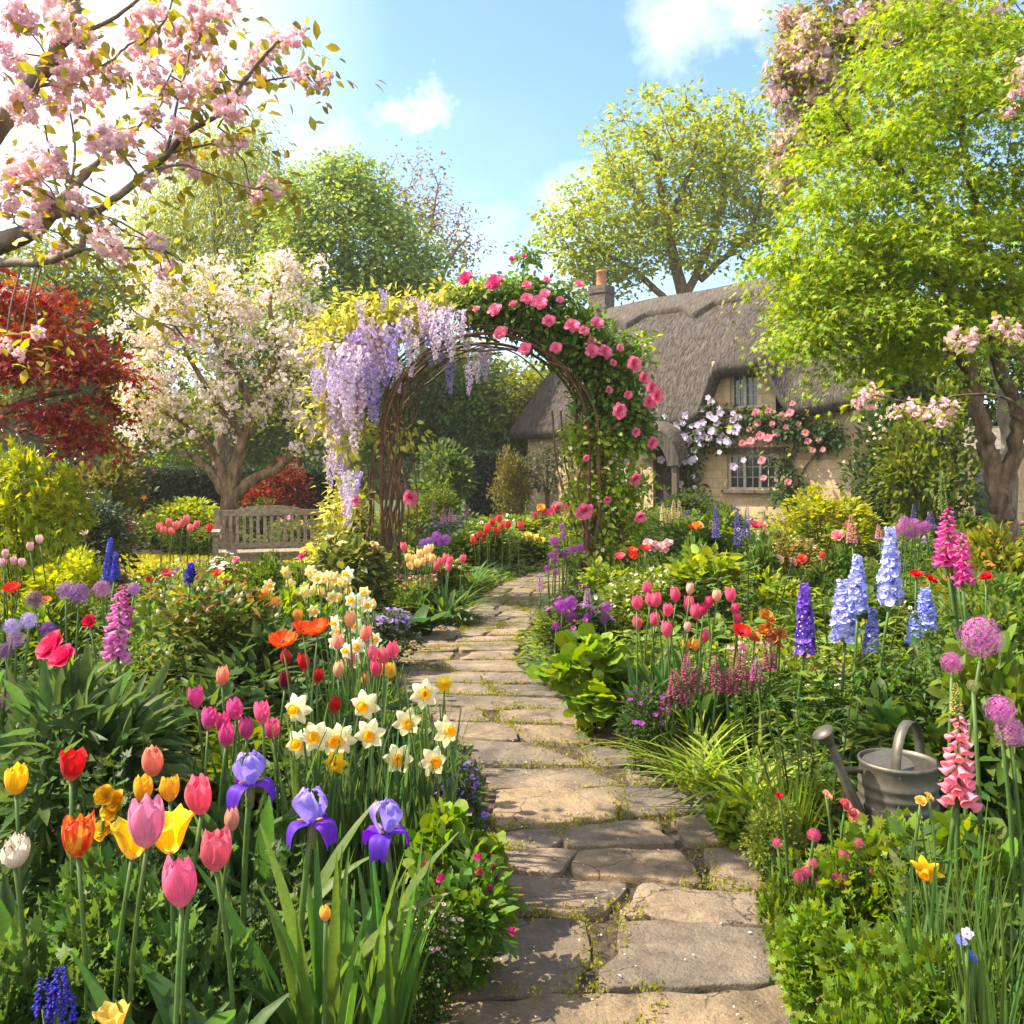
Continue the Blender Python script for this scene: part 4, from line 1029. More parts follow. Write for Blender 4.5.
def bush(name, cat, kitname, px, top, d, wpx, col, label, group=None, blooms=None, base=0.0, var=None, depth=1.0, hmul=1.0):
    """a mound of leaves seen with its top at row top; blooms = (mesh or template, colour, count, size, part name)"""
    v = R.randrange(2) if var is None else var; kn = '%s_%d' % (kitname, v)
    w = wpx / F * d; h = max(.1, zat(top, d) - base) * hmul
    t = thing(name, label, cat, (gx(px, d), d, base), R.uniform(0, 6.28), group)
    sc = (w, w * depth, h)
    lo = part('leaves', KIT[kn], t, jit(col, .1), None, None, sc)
    if leaf_mat(col) is not M_LEAF: lo.material_slots[0].link = 'OBJECT'; lo.material_slots[0].material = leaf_mat(col)
    if kn + '_stems' in KIT: part('stems', KIT[kn + '_stems'], t, (.06, .08, .025), None, None, sc)
    if blooms and kn in TIPS:
        for (tm, bc, cnt, bs, pn) in (blooms if isinstance(blooms, list) else [blooms]):
            P = TIPS[kn]; k = rng.choice(len(P), min(cnt, len(P)), replace=cnt > len(P)); Q = P[k] * np.array(sc) + (0, 0, .0)
            D = nrm(Q * (1, 1, .6) + (0, 0, .25 * h)); Q = Q + D * bs * .9
            if isinstance(tm, str):
                for q, dd_ in zip(Q, D):
                    part(pn, KIT[tm], t, jit(bc, .1), q, Vector(dd_).to_track_quat('Z', 'Y').to_euler(), bs / 2 * R.uniform(.75, 1.15))
            elif cnt <= 90:
                key = 'tm%d' % id(tm)
                if key not in KIT: b_ = MB(); b_.scatter(tm, np.zeros((1, 3)), np.eye(3)[None], 2.0); kit(key, b_, M_TINY if tm is not LANCE else M_LEAF)
                for q, dd_ in zip(Q, D):
                    part(pn.rstrip('s'), KIT[key], t, jit(bc, .1), q, Vector(dd_).to_track_quat('Z', 'Y').to_euler(), bs / 2 * R.uniform(.75, 1.2))
            else:
                m_ = MB(); m_.scatter(tm, Q, faces_up(D + rng.normal(0, .35, Q.shape)), bs * rng.uniform(.7, 1.2, len(Q))); m_.build(pn, M_TINY, t, color=jit(bc, .06))
    return t

# ================================================================== TREES AND CLIMBERS
def blob(px, py, d, rx, ry, n, depth=None):
    """an ellipsoid of crown: its middle and half sizes given as seen at distance d"""
    k = d / F
    return (at(px, py, d), (rx * k, depth if depth else (rx + ry) / 2 * k, ry * k), n)
def px_line(pts, d):
    return [at(p[0], p[1], p[2] if len(p) > 2 else d) for p in pts]
def tree(name, label, cat, foot, limbs, blobs, cr, cn, tm, ls, col, bark=None, blossom=None, group=None, flat=.55, droop=.35, seed=1, shell=.45, twig=.012, up=.8, leaf_sp=1.0, sides=8, apart=1):
    r_ = np.random.default_rng(seed)
    t = thing(name, label, cat, foot, 0, group); O = np.array(foot, float)
    tb = MB(); nodes, nr = [], []
    for (P, r0, r1) in limbs:
        L = smooth_line([np.array(p) for p in P], 6); k = len(L)
        L[1:-1] += r_.normal(0, r1 * .35, (k - 2, 3)); rad = r0 + (r1 - r0) * np.linspace(0, 1, k) ** .8
        tb.tube(L - O, rad, sides); nodes += list(L[k // 5:]); nr += list(rad[k // 5:])
    C = []
    for (c, r3, n) in blobs:
        m = 0
        while m < n:            # of several places take the one farthest from its neighbours: separate clumps, gaps between
            D = nrm(r_.normal(size=(apart, 3))); q = r_.random((apart, 1)) ** shell; K = np.array(c) + D * np.array(r3) * q
            j = 0 if apart == 1 or not C else int(np.argmax(np.min(np.linalg.norm(K[:, None] - np.array(C)[None], axis=2), axis=1)))
            C.append(K[j]); m += 1
    C = np.array(C); N = np.array(nodes); 
    dl = np.min(np.linalg.norm(C[:, None] - N[None], axis=2), axis=1); order = np.argsort(dl)
    cap_ = len(nodes) + len(C) * 3; NN = np.zeros((cap_, 3)); NR = np.zeros(cap_); k = len(nodes); NN[:k] = N; NR[:k] = nr
    bb = MB()
    for i in order:
        c = C[i]; dd_ = np.linalg.norm(NN[:k] - c, axis=1) + np.clip(NN[:k, 2] - c[2], 0, None) * .6; j = int(np.argmin(dd_)); a = NN[j]
        L = np.linalg.norm(c - a)
        if L < .02: continue
        m1 = a + (c - a) * .35 + np.array((0, 0, .10 * L)) + r_.normal(0, .06 * L, 3); m2 = a + (c - a) * .7 + np.array((0, 0, .10 * L)) + r_.normal(0, .06 * L, 3)
        r0 = min(NR[j] * .75, twig * (1 + L * 1.2)); r0 = max(r0, twig * .5)
        bb.tube(np.array([a, m1, m2, c]) - O, [r0, r0 * .85, r0 * .65, r0 * .4], 5)
        for q, f_ in ((m1, .85), (m2, .65), (c, .45)): NN[k] = q; NR[k] = r0 * f_; k += 1
    tb.merge(bb); tb.build('trunk', bark or M_BARK, t)
    # leaves in pads round the twig ends
    n = len(C) * cn; kk = np.repeat(np.arange(len(C)), cn); D = r_.normal(size=(n, 3)); size = r_.uniform(.6, 1.3, len(C))[kk][:, None]
    off = D * np.array((cr, cr, cr * flat)) * size * .62; off[:, 2] -= (off[:, 0] ** 2 + off[:, 1] ** 2) / (cr + 1e-6) * droop * .5
    P = C[kk] + off - O
    out = nrm(off * (1, 1, .4)) + r_.normal(0, .5, (n, 3)); out[:, 2] -= droop
    Nn = np.array((0, 0, up)) + r_.normal(0, .45, (n, 3)) + nrm(off) * .35
    lb = MB(); lb.scatter(tm, P, frames(out, Nn), ls * leaf_sp * r_.uniform(.6, 1.2, n)); lb.build('crown', leaf_mat(col), t, color=col)
    if blossom:
        for (btm, bcol, per, bs, bnm) in (blossom if isinstance(blossom, list) else [blossom]):
            n = int(len(C) * per); kk = r_.integers(0, len(C), n); D = nrm(r_.normal(size=(n, 3))); P = C[kk] + D * np.array((cr, cr, cr * max(flat, .7))) * r_.uniform(.2, .85, (n, 1)) - O
            m_ = MB(); m_.scatter(btm, P, faces_up(D + r_.normal(0, .4, (n, 3))), bs * r_.uniform(.7, 1.2, n)); m_.build(bnm, M_TINY, t, color=bcol)
    return t, C

# --- far trees
def gp(px, d): return (gx(px, d), d, 0)
tree('willow_tree', 'tall pale green willow in soft leaf rising behind the apple tree', 'tree', gp(225, 27), [(px_line([(225, 520), (225, 380), (222, 260), (215, 180)], 27), .4, .1), (px_line([(224, 330), (195, 260), (180, 210)], 27), .15, .06), (px_line([(224, 320), (255, 240), (262, 190)], 27), .15, .06)],
     [blob(226, 195, 27, 56, 62, 60), blob(190, 240, 27, 58, 60, 48), blob(262, 250, 27, 46, 70, 40), blob(245, 150, 27, 26, 30, 14), blob(205, 158, 27, 24, 22, 12), blob(160, 215, 27, 24, 30, 11), blob(270, 190, 27, 24, 30, 12)], .75, 110, LANCE, .2, (.29, .35, .07), apart=6, flat=1.1, droop=.9, seed=3, twig=.03)
tree('ash_tree', 'dense mid green tree with a rounded crown behind the arch', 'tree', gp(345, 25), [(px_line([(345, 520), (345, 380), (348, 280), (340, 220)], 25), .4, .1), (px_line([(346, 330), (390, 270)], 25), .15, .06), (px_line([(346, 330), (310, 260)], 25), .15, .06)],
     [blob(345, 235, 25, 54, 62, 44), blob(385, 262, 25, 44, 40, 30), blob(310, 262, 25, 42, 66, 34), blob(340, 310, 25, 70, 40, 34), blob(330, 182, 25, 26, 24, 12), blob(368, 196, 25, 22, 26, 11), blob(410, 285, 25, 28, 26, 14), blob(300, 205, 25, 24, 26, 11), blob(350, 168, 25, 12, 14, 5), blob(425, 262, 25, 12, 12, 4), blob(390, 225, 25, 14, 14, 5)], .62, 125, LEAF4, .16, (.20, .30, .06), apart=6, flat=.5, droop=.3, seed=4, twig=.03)
tree('alder_tree', 'thin half bare tree with fine twigs between the dense tree and the sky', 'tree', gp(430, 31), [(px_line([(425, 520), (424, 380), (415, 290), (405, 190)], 31), .22, .04), (px_line([(420, 330), (450, 260), (470, 235)], 31), .1, .03), (px_line([(419, 310), (400, 240), (385, 180)], 31), .1, .03), (px_line([(417, 290), (430, 230), (438, 185)], 31), .08, .03)],
     [blob(415, 205, 31, 48, 52, 120), blob(450, 245, 31, 42, 50, 110), blob(440, 300, 31, 40, 40, 50)], .40, 9, LEAF4, .15, (.22, .18, .05), bark=M_BARK_GREY, flat=1, droop=.1, seed=5, twig=.026, shell=.6)
tree('oak_tree', 'tall golden green oak with open branches rising behind the cottage roof', 'tree', gp(690, 31), [(px_line([(690, 520), (688, 330), (672, 250), (660, 190), (655, 130)], 31), .34, .06), (px_line([(686, 320), (640, 275), (600, 250), (575, 225)], 31), .15, .04), (px_line([(684, 300), (715, 230), (725, 170), (720, 130)], 31), .16, .04), (px_line([(672, 250), (640, 200), (625, 170)], 31), .15, .05), (px_line([(668, 230), (690, 170), (700, 120)], 31), .14, .05), (px_line([(700, 280), (750, 230), (765, 180)], 31), .13, .04)],
     [blob(660, 160, 31, 72, 66, 84), blob(605, 225, 31, 70, 48, 66), blob(720, 160, 31, 52, 64, 70), blob(690, 235, 31, 85, 45, 40), blob(600, 265, 31, 50, 30, 30), blob(770, 200, 31, 30, 70, 36)], .50, 54, LEAF4, .22, (.25, .325, .03), apart=5, flat=.5, droop=.2, seed=6, twig=.035, shell=.6)
tree('dark_evergreen_tree', 'dark green bushy tree seen through the rose arch left of the cottage', 'tree', gp(440, 28), [(px_line([(440, 530), (440, 420), (440, 380)], 28), .2, .08)],
     [blob(440, 400, 28, 62, 48, 90), blob(480, 420, 28, 40, 40, 44), blob(400, 420, 28, 40, 40, 36)], .55, 150, LEAF, .16, (.085, .17, .04), apart=5, flat=.6, droop=.3, seed=7, twig=.02)
tree('lime_tree', 'pale lime green tree behind the red maple at the left', 'tree', gp(95, 24), [(px_line([(95, 520), (95, 400), (100, 320)], 24), .25, .08)],
     [blob(100, 320, 24, 70, 70, 200), blob(40, 320, 24, 70, 90, 160), blob(120, 400, 24, 70, 60, 130)], .45, 50, LEAF4, .17, (.15, .20, .025), flat=.6, seed=8, twig=.03)
tree('hazel_tree', 'yellow green tree filling the gap between the arch and the cottage', 'tree', gp(520, 28), [(px_line([(520, 520), (520, 440)], 28), .2, .08)],
     [blob(520, 410, 28, 60, 50, 150), blob(570, 430, 28, 40, 50, 70), blob(470, 380, 28, 40, 50, 60)], .5, 46, LEAF4, .2, (.16, .20, .025), flat=.6, seed=9, twig=.03)
tree('sycamore_tree', 'mid green tree behind the wisteria and the apple blossom', 'tree', gp(300, 29), [(px_line([(300, 520), (300, 430), (300, 360)], 29), .25, .08)],
     [blob(290, 370, 29, 80, 60, 200), blob(350, 400, 29, 60, 60, 140), blob(220, 430, 29, 90, 50, 160)], .55, 55, LEAF4, .2, (.13, .20, .035), flat=.6, seed=10, twig=.03)
tree('beech_tree', 'yellow green tree showing past the right side of the crown of the lime green maple', 'tree', gp(960, 20), [(px_line([(960, 530), (960, 400), (960, 330)], 20), .25, .08)],
     [blob(950, 370, 20, 110, 80, 260), blob(1040, 330, 20, 60, 80, 100), blob(880, 400, 20, 60, 50, 100)], .36, 50, LEAF4, .15, (.09, .15, .02), flat=.6, seed=11, twig=.03)
# the far wood that closes the view, one mass
mb = MB(); r_ = np.random.default_rng(77); n = 60000
ang = r_.uniform(-1.3, 1.3, n); dist = r_.uniform(46, 54, n); x = np.sin(ang) * dist; y_ = np.cos(ang) * dist
topz = 5.2 + 1.6 * np.sin(ang * 9) + .9 * np.sin(ang * 23 + 1) + .5 * np.sin(ang * 51)
P = np.stack((x, y_, topz * r_.random(n) ** .7), 1)
mb.scatter(LEAF4, P, frames(rvec(n, r_), rvec(n, r_)), r_.uniform(.4, .8, n)); tag(mb.build('distant_wood', M_LEAF, color=(.11, .16, .03)), kind='stuff')

# --- apple tree in blossom
d = 12.0
tree('apple_tree', 'spreading apple tree in pale pink blossom behind the wooden bench', 'tree', gp(228, d),
     [(px_line([(228, 572), (229, 520), (231, 490), (236, 462), (244, 440), (258, 412), (268, 380), (280, 345)], d), .155, .035), (px_line([(231, 498), (250, 482), (277, 468), (298, 450), (312, 436)], d), .10, .03),
      (px_line([(229, 500), (215, 478), (200, 462), (178, 450)], d), .09, .025), (px_line([(230, 492), (214, 455), (190, 428), (150, 405), (125, 400)], d), .08, .02), (px_line([(256, 414), (240, 380), (215, 340), (205, 300)], d), .06, .015),
      (px_line([(268, 385), (305, 355), (325, 330)], d), .05, .015), (px_line([(245, 440), (215, 400), (185, 350), (165, 310)], d), .06, .015), (px_line([(279, 350), (270, 300), (290, 260)], d), .04, .012), (px_line([(190, 430), (160, 440), (140, 450)], d), .04, .012)],
     [blob(235, 305, d, 90, 50, 100), blob(165, 345, d, 56, 50, 70), blob(145, 410, d, 42, 42, 50), blob(215, 395, d, 60, 50, 36), blob(300, 360, d, 50, 60, 70), blob(290, 268, d, 45, 26, 28), blob(314, 430, d, 30, 28, 26), blob(165, 285, d, 40, 30, 26), blob(250, 410, d, 60, 34, 22)], .19, 22, LEAF, .06, (.30, .35, .055), bark=M_BARK, flat=.8, droop=.2,
     blossom=(FLOWER5, (.90, .76, .79), 17, .058, 'blossom'), seed=12, twig=.009, shell=.55)
# --- lime green maple at the right
d = 6.8
tree('japanese_maple', 'large lime green maple with layered foliage at the right', 'tree', gp(1003, d),
     [(px_line([(1004, 640), (1003, 540), (1000, 505), (993, 470), (983, 432), (974, 392), (970, 360), (955, 325), (925, 305)], d), .105, .03), (px_line([(998, 500), (1012, 455), (1018, 412), (1000, 370), (995, 330), (985, 270), (978, 220)], d), .075, .025),
      (px_line([(972, 370), (940, 340), (890, 335), (850, 330)], d), .06, .02), (px_line([(985, 270), (940, 220), (885, 165), (850, 130)], d), .05, .015), (px_line([(995, 330), (1030, 270), (1050, 200)], d), .06, .02), (px_line([(958, 330), (935, 270), (900, 240), (840, 230)], d), .05, .015),
      (px_line([(980, 235), (965, 150), (955, 80)], d), .045, .015), (px_line([(1016, 420), (1050, 380), (1080, 340)], d), .06, .02), (px_line([(925, 305), (870, 285), (810, 270)], d), .04, .012)],
     [blob(868, 160, d, 74, 66, 22, .8), blob(822, 245, d, 56, 60, 18, .7), blob(935, 110, d, 80, 62, 22, .9), blob(955, 215, d, 75, 62, 14, .9), blob(816, 318, d, 42, 28, 9, .5), blob(884, 330, d, 60, 38, 13, .7), blob(1020, 50, d, 60, 60, 18, .9), blob(1035, 240, d, 50, 70, 15, .8), blob(900, 255, d, 80, 50, 17, .8), blob(1060, 160, d, 60, 90, 14, .9), blob(930, 30, d, 60, 30, 10, .8), blob(985, 300, d, 40, 26, 5, .7)],
     .27, 250, MAPLE, .058, (.20, .31, .02), bark=M_BARK, flat=.30, droop=.8, apart=8, seed=13, twig=.010, shell=.42)
# --- pink crab apple behind it
d = 9.4
tree('crab_apple_tree', 'mauve pink blossom tree rising behind the lime green maple', 'tree', gp(1012, d),
     [(px_line([(1012, 590), (1010, 480), (1000, 380), (960, 250), (900, 120)], d), .10, .04), (px_line([(915, 250), (850, 150), (800, 80)], d), .06, .015), (px_line([(900, 160), (850, 60), (830, 10)], d), .05, .015), (px_line([(890, 120), (900, 40), (920, -40)], d), .04, .015), (px_line([(975, 300), (860, 240), (785, 160)], d), .05, .012)],
     [blob(850, 40, d, 74, 46, 84), blob(806, 80, d, 36, 50, 50), blob(830, 120, d, 40, 40, 30), blob(920, 20, d, 70, 50, 56), blob(784, 155, d, 16, 46, 24), blob(795, 20, d, 26, 14, 9), blob(850, -50, d, 90, 40, 34), blob(1000, 10, d, 50, 60, 18)], .15, 30, LEAF, .075, (.22, .26, .05), bark=M_BARK_GREY, flat=.9, droop=.2,
     blossom=(FLOWER5, (.74, .52, .58), 20, .07, 'blossom'), seed=14, twig=.008, shell=.5)
d = 5.6
tree('pink_hawthorn', 'blush pink blossom sprays at the right edge beside the maple trunk', 'tree', gp(1075, d), [(px_line([(1075, 690), (1072, 560), (1060, 470), (1045, 400), (1030, 330), (1040, 200), (1034, 110)], d), .06, .012), (px_line([(1055, 440), (1010, 400), (960, 395), (925, 405), (875, 395)], d), .012, .004), (px_line([(1040, 380), (1000, 340), (965, 330)], d), .012, .005)],
     [blob(1022, 90, d, 12, 30, 7, .15), blob(1010, 332, d, 16, 14, 6, .2), blob(960, 338, d, 14, 10, 4, .2), blob(925, 410, d, 26, 16, 8, .3), blob(870, 396, d, 16, 14, 5, .3)], .075, 12, LEAF, .06, (.18, .24, .03), bark=M_BARK, flat=.9, droop=.3,
     blossom=(DOUBLE, (.85, .60, .66), 10, .040, 'blossom'), seed=15, twig=.006)
# --- dark red maple at the left
d = 6.0
tree('red_maple', 'dark red cut-leaved maple with layered branches at the left edge', 'tree', gp(-50, d), [(px_line([(-50, 650), (-45, 520), (-30, 430), (0, 370), (40, 330)], d), .09, .03), (px_line([(-30, 430), (30, 400), (80, 390)], d), .04, .012), (px_line([(0, 375), (50, 300), (70, 285)], d), .03, .01), (px_line([(-20, 410), (40, 440), (80, 440)], d), .03, .01)],
     [blob(25, 300, d, 62, 30, 20, .5), blob(80, 345, d, 44, 16, 16, .5), blob(20, 362, d, 56, 18, 14, .5), blob(60, 412, d, 54, 18, 16, .5), blob(97, 366, d, 32, 8, 10, .4), blob(-40, 330, d, 50, 60, 26, .5), blob(85, 440, d, 20, 10, 6, .3)], .18, 62, MAPLE, .055, (.25, .018, .02), bark=M_BARK, flat=.22, droop=.6, seed=16, twig=.006)

# --- flowering cherry overhead at the left: limbs, golden young leaves, pompons of double blossom
d = 3.3
cherry = thing('cherry_tree', 'flowering cherry with pink pompons of blossom reaching in overhead at the top left', 'tree', (-3.3, 3.6, 0))
O = np.array((-3.3, 3.6, 0)); tb = MB(); cn_nodes = []
def limb(P, r0, r1, tm=tb, sides=9):
    L = smooth_line([np.array(p) for p in P], 6); L[1:-1] += rng.normal(0, r1 * .25, (len(L) - 2, 3)); tm.tube(L - O, np.linspace(r0, r1, len(L)), sides); cn_nodes.extend(L[3:])
limb([(-3.3, 3.6, 0), (-3.25, 3.6, .7), (-3.05, 3.55, 1.4), (-2.6, 3.5, 1.95), at(-40, 252, 3.4), at(0, 243, 3.35), at(33, 230, 3.3), at(60, 203, 3.25), at(85, 175, 3.3), at(110, 150, 3.4)], .085, .006)
limb([(-2.6, 3.5, 1.95), (-2.35, 3.4, 2.3), at(-40, 165, 3.3), at(0, 125, 3.2), at(27, 88, 3.15), at(53, 57, 3.1), at(70, 20, 3.05), at(82, -40, 3.0)], .05, .018)
br_ = MB()
for P, r0, r1 in (([at(48, 216, 3.28), at(66, 213, 3.2), at(92, 212, 3.15), at(117, 197, 3.1), at(150, 170, 3.1), at(167, 155, 3.1), at(187, 133, 3.1), at(220, 113, 3.1), at(247, 77, 3.1), at(277, 43, 3.1), at(310, 28, 3.1)], .017, .004),
                  ([at(-40, 275, 3.4), at(0, 263, 3.3), at(43, 262, 3.2), at(75, 250, 3.1), at(84, 238, 3.1), at(84, 228, 3.1)], .02, .008), ([at(165, 157, 3.1), at(172, 130, 3.1), at(178, 100, 3.1), at(186, 70, 3.1), at(192, 40, 3.1)], .006, .003),
                  ([at(150, 170, 3.1), at(180, 165, 3.05), at(205, 172, 3.05), at(240, 185, 3.0), at(262, 190, 3.0)], .005, .0025), ([at(80, 250, 3.1), at(100, 262, 3.1), at(118, 285, 3.1), at(135, 312, 3.1), at(165, 324, 3.1), at(195, 328, 3.1)], .004, .002),
                  ([at(27, 88, 3.15), at(70, 80, 3.2), at(105, 65, 3.2), at(128, 45, 3.2)], .008, .004), ([at(60, 203, 3.25), at(50, 160, 3.3), at(45, 125, 3.3)], .006, .003), ([at(70, 190, 3.25), at(75, 150, 3.3), at(70, 110, 3.3)], .006, .003),
                  ([at(170, 153, 3.1), at(205, 145, 3.1), at(235, 140, 3.1)], .005, .003), ([at(242, 84, 3.1), at(270, 80, 3.1), at(300, 75, 3.1), at(325, 72, 3.1)], .004, .002), ([at(75, 250, 3.1), at(120, 248, 3.05), at(160, 250, 3.05), at(185, 262, 3.05)], .006, .003),
                  ([at(60, 45, 3.1), at(110, 20, 3.1), at(150, -10, 3.1)], .009, .005), ([at(90, 212, 3.15), at(120, 222, 3.1), at(150, 240, 3.1)], .005, .003), ([at(140, 45, 3.2), at(165, 20, 3.2), at(175, -10, 3.2)], .005, .003), ([at(110, 150, 3.4), at(140, 125, 3.3), at(160, 95, 3.3), at(172, 72, 3.3)], .006, .003)):
    limb(P, r0, r1, br_, 6)
tb.merge(br_)
POM = []
for sd in range(4):
    r_ = np.random.default_rng(300 + sd); n = 30; D = nrm(r_.normal(size=(n, 3))); P = D * r_.uniform(.5, 1.0, (n, 1)) * (1, 1, .8)
    m_ = MB(); m_.scatter(DOUBLE, P, faces_up(D + r_.normal(0, .25, (n, 3))), r_.uniform(.5, .72, n)); POM.append(m_.mesh('blossom_cluster', M_TINY))
poms = [(40, 60, 24), (22, 104, 22), (70, 28, 24), (102, 48, 20), (140, 42, 22), (152, 14, 22), (122, 8, 20), (25, 165, 22), (62, 104, 20), (34, 118, 18), (105, 140, 20), (122, 146, 20), (134, 152, 14), (12, 172, 22), (50, 166, 20), (82, 132, 18), (70, 74, 20), (202, 42, 18), (208, 20, 20), (182, 60, 15), (168, 92, 16), (190, 98, 15), (230, 108, 18), (214, 100, 16), (240, 88, 14),
        (256, 68, 15), (264, 54, 14), (277, 42, 15), (292, 36, 14), (300, 72, 12), (312, 82, 13), (324, 78, 10), (152, 116, 14), (158, 160, 16), (192, 166, 14), (226, 145, 13), (238, 141, 11), (266, 184, 13), (274, 192, 11), (250, 188, 7), (257, 197, 8), (148, 240, 12), (158, 243, 11), (162, 272, 9), (172, 268, 11), (92, 224, 17), (106, 242, 18), (76, 200, 14), (40, 200, 18), (120, 258, 13), (60, 252, 14), (2, 140, 20), (8, 60, 22), (20, 20, 22),
        (100, 14, 20), (175, 32, 16), (225, 5, 16), (130, 100, 16), (150, 72, 18), (95, 95, 16), (180, 130, 14), (205, 80, 14), (35, 225, 12), (10, 205, 14), (172, 148, 14), (150, 182, 11), (45, 140, 18), (5, 345, 9), (38, 332, 9), (20, 355, 8), (176, 335, 6), (190, 338, 6), (60, 130, 16), (115, 75, 15), (88, 60, 17), (215, 60, 12), (195, 5, 14), (55, 5, 20), (128, 25, 18)]
poms = [q for i, q in enumerate(poms) if q[0] > 150 or q[1] > 190 or i % 3]
cc = []
for k, (px, py, rp_) in enumerate(poms):
    rp_ *= .86
    dd_ = 3.1 + R.uniform(-.18, .3); p = at(px, py, dd_); cc.append(np.array(p)); s_ = rp_ / F * dd_
    part('blossom_cluster', POM[k % 4], cherry, jit((.88, .66, .70), .08), p - Vector(O), (R.uniform(0, 6), R.uniform(0, 6), R.uniform(0, 6)), s_)
cc = np.array(cc); nn = np.array(cn_nodes); sb = MB()
for c in cc:
    j = int(np.argmin(np.linalg.norm(nn - c, axis=1))); a = nn[j]; mid = (a + c) / 2 + rng.normal(0, .015, 3); sb.tube(np.array([a, mid, c]) - O, [.004, .003, .002], 5)
tb.merge(sb); tb.build('trunk', M_BARK_GREY, cherry)
n = 900; k = rng.integers(0, len(cc), n); P = cc[k] + rng.normal(0, .055, (n, 3)) + (.03, 0, -.01); extra = nn[rng.integers(0, len(nn), 260)] + rng.normal(0, .014, (260, 3)); P = np.concatenate((P, extra)); n = len(P)
out = rng.normal(0, .7, (n, 3)) + (.5, 0, -.35); lb = MB(); lb.scatter(LEAF, P - O, frames(out, rvec(n) * .6 + (0, 0, .7)), rng.uniform(.03, .062, n)); lb.build('crown', M_LEAF, cherry, color=(.30, .29, .04))

# ------------------------------------------------------------------ the arch over the path
arch = thing('garden_arch', 'tall rusted metal garden arch spanning the stone path', 'arch', (-.26, 9.1, 0)); O = np.array((-.26, 9.1, 0))
def hoop(s, y_, x0=-1.01, x1=1.01, zs=1.62, r=1.01):
    """s 0..1 from the left foot over the top to the right foot (local)"""
    L = zs * 2 + math.pi * r; q = np.asarray(s) * L; X = np.where(q < zs, -r, np.where(q > L - zs, r, -r * np.cos(np.clip((q - zs) / r, 0, math.pi)))); Z = np.where(q < zs, q, np.where(q > L - zs, L - q, zs + r * np.sin(np.clip((q - zs) / r, 0, math.pi))))
    return np.stack((X, np.full_like(X, y_), Z), -1)
S = np.linspace(0, 1, 60)
for y_ in (-.33, .33):
    m_ = MB(); m_.tube(hoop(S, y_), .017, 8); m_.build('hoop', M_RUST, arch)
for s_ in np.linspace(.05, .95, 13):
    a = hoop(np.array([s_]), 0)[0]; m_ = MB(); m_.tube([a + (0, -.33, 0), a + (0, .33, 0)], .009, 6); m_.build('rung', M_RUST, arch)
def vine(tm, s0, s1, y_, amp, ph, r0, r1, out=.03, foot=None):
    s = np.linspace(s0, s1, 46); P = hoop(s, y_); c = np.array((0, y_, 1.4)); nr_ = nrm((P - c) * (1, 0, 1)); f = np.linspace(0, 1, 46)
    P = P + nr_ * (out + amp * np.sin(f * 9 + ph) + amp * .5 * np.sin(f * 21 + ph * 2))[:, None]; P[:, 1] += amp * 1.6 * np.cos(f * 7.5 + ph * 1.7)
    if foot is not None: P[:, :2] += (np.array(foot) - P[0, :2]) * ((1 - f) ** 5)[:, None]
    tm.tube(P, np.linspace(r0, r1, 46) * (1 + .12 * np.sin(f * 40 + ph)), 7)
    return P
# wisteria, left side
wist = thing('wisteria', 'lilac wisteria with hanging flower clusters and twisted stems on the left of the arch', 'wisteria', (-1.3, 9.1, 0)); WO = np.array((-1.3, 9.1, 0)) - O
wnodes = []; vb = MB()
for i in range(11):
    foot = (-1.05 + R.uniform(-.22, .26), R.uniform(-.42, .36))
    P = vine(vb, 0.0, R.uniform(.40, .62), R.uniform(-.38, .36), R.uniform(.035, .075), R.uniform(0, 6), R.uniform(.011, .023), R.uniform(.006, .011), R.uniform(-.17, .15), foot); wnodes += list(P[18:])
for i in range(6):     # upright shoots beside the post
    x = R.uniform(-1.1, -.72); y_ = R.uniform(-.4, .3); vb.tube(smooth_line([(x, y_, 0), (x + R.uniform(-.05, .05), y_, .5), (x + R.uniform(-.06, .06), y_, 1.0), (x + R.uniform(-.08, .05), y_, 1.6), (x - .02, y_, 2.0)], 4), .009, 6)
wn_ = np.array(wnodes)
vb.V = [v - WO for v in vb.V]; vb.build('stems', M_VINE, wist)
def pts_blobs(bl, sd):
    r_ = np.random.default_rng(sd); C = []
    for (c, r3, n) in bl:
        for _ in range(n): C.append(np.array(c) + nrm(r_.normal(size=3)) * np.array(r3) * r_.random() ** .5)
    return np.array(C)
def leaf_mass(parent, origin, C, cn, cr, tm, ls, col, name, flat=.8, droop=.4, nodes=None, tw=.006, bark=M_VINE):
    n = len(C) * cn; kk = np.repeat(np.arange(len(C)), cn); off = rng.normal(size=(n, 3)) * cr * .6 * np.array((1, 1, flat)); P = C[kk] + off - origin
    out = nrm(off) + rng.normal(0, .5, (n, 3)); out[:, 2] -= droop; m_ = MB(); m_.scatter(tm, P, frames(out, np.array((0, -.25, .8)) + rng.normal(0, .45, (n, 3))), ls * rng.uniform(.6, 1.2, n)); o = m_.build(name, M_LEAF, parent, color=col)
    if nodes is not None:
        b_ = MB(); N = list(nodes)
        NN = np.array(N)
        for c in C[np.argsort([np.min(np.linalg.norm(NN - c, axis=1)) for c in C])]:
            j = int(np.argmin(np.linalg.norm(NN - c, axis=1))); a = NN[j]; mid = (a + c) / 2 + (0, 0, .08 * np.linalg.norm(c - a)) + rng.normal(0, .02, 3); b_.tube(np.array([a, mid, c]) - origin, [tw, tw * .8, tw * .5], 4); NN = np.concatenate((NN, [mid, c]))
        b_.build('shoots', bark, parent)
    return o
d = 9.0
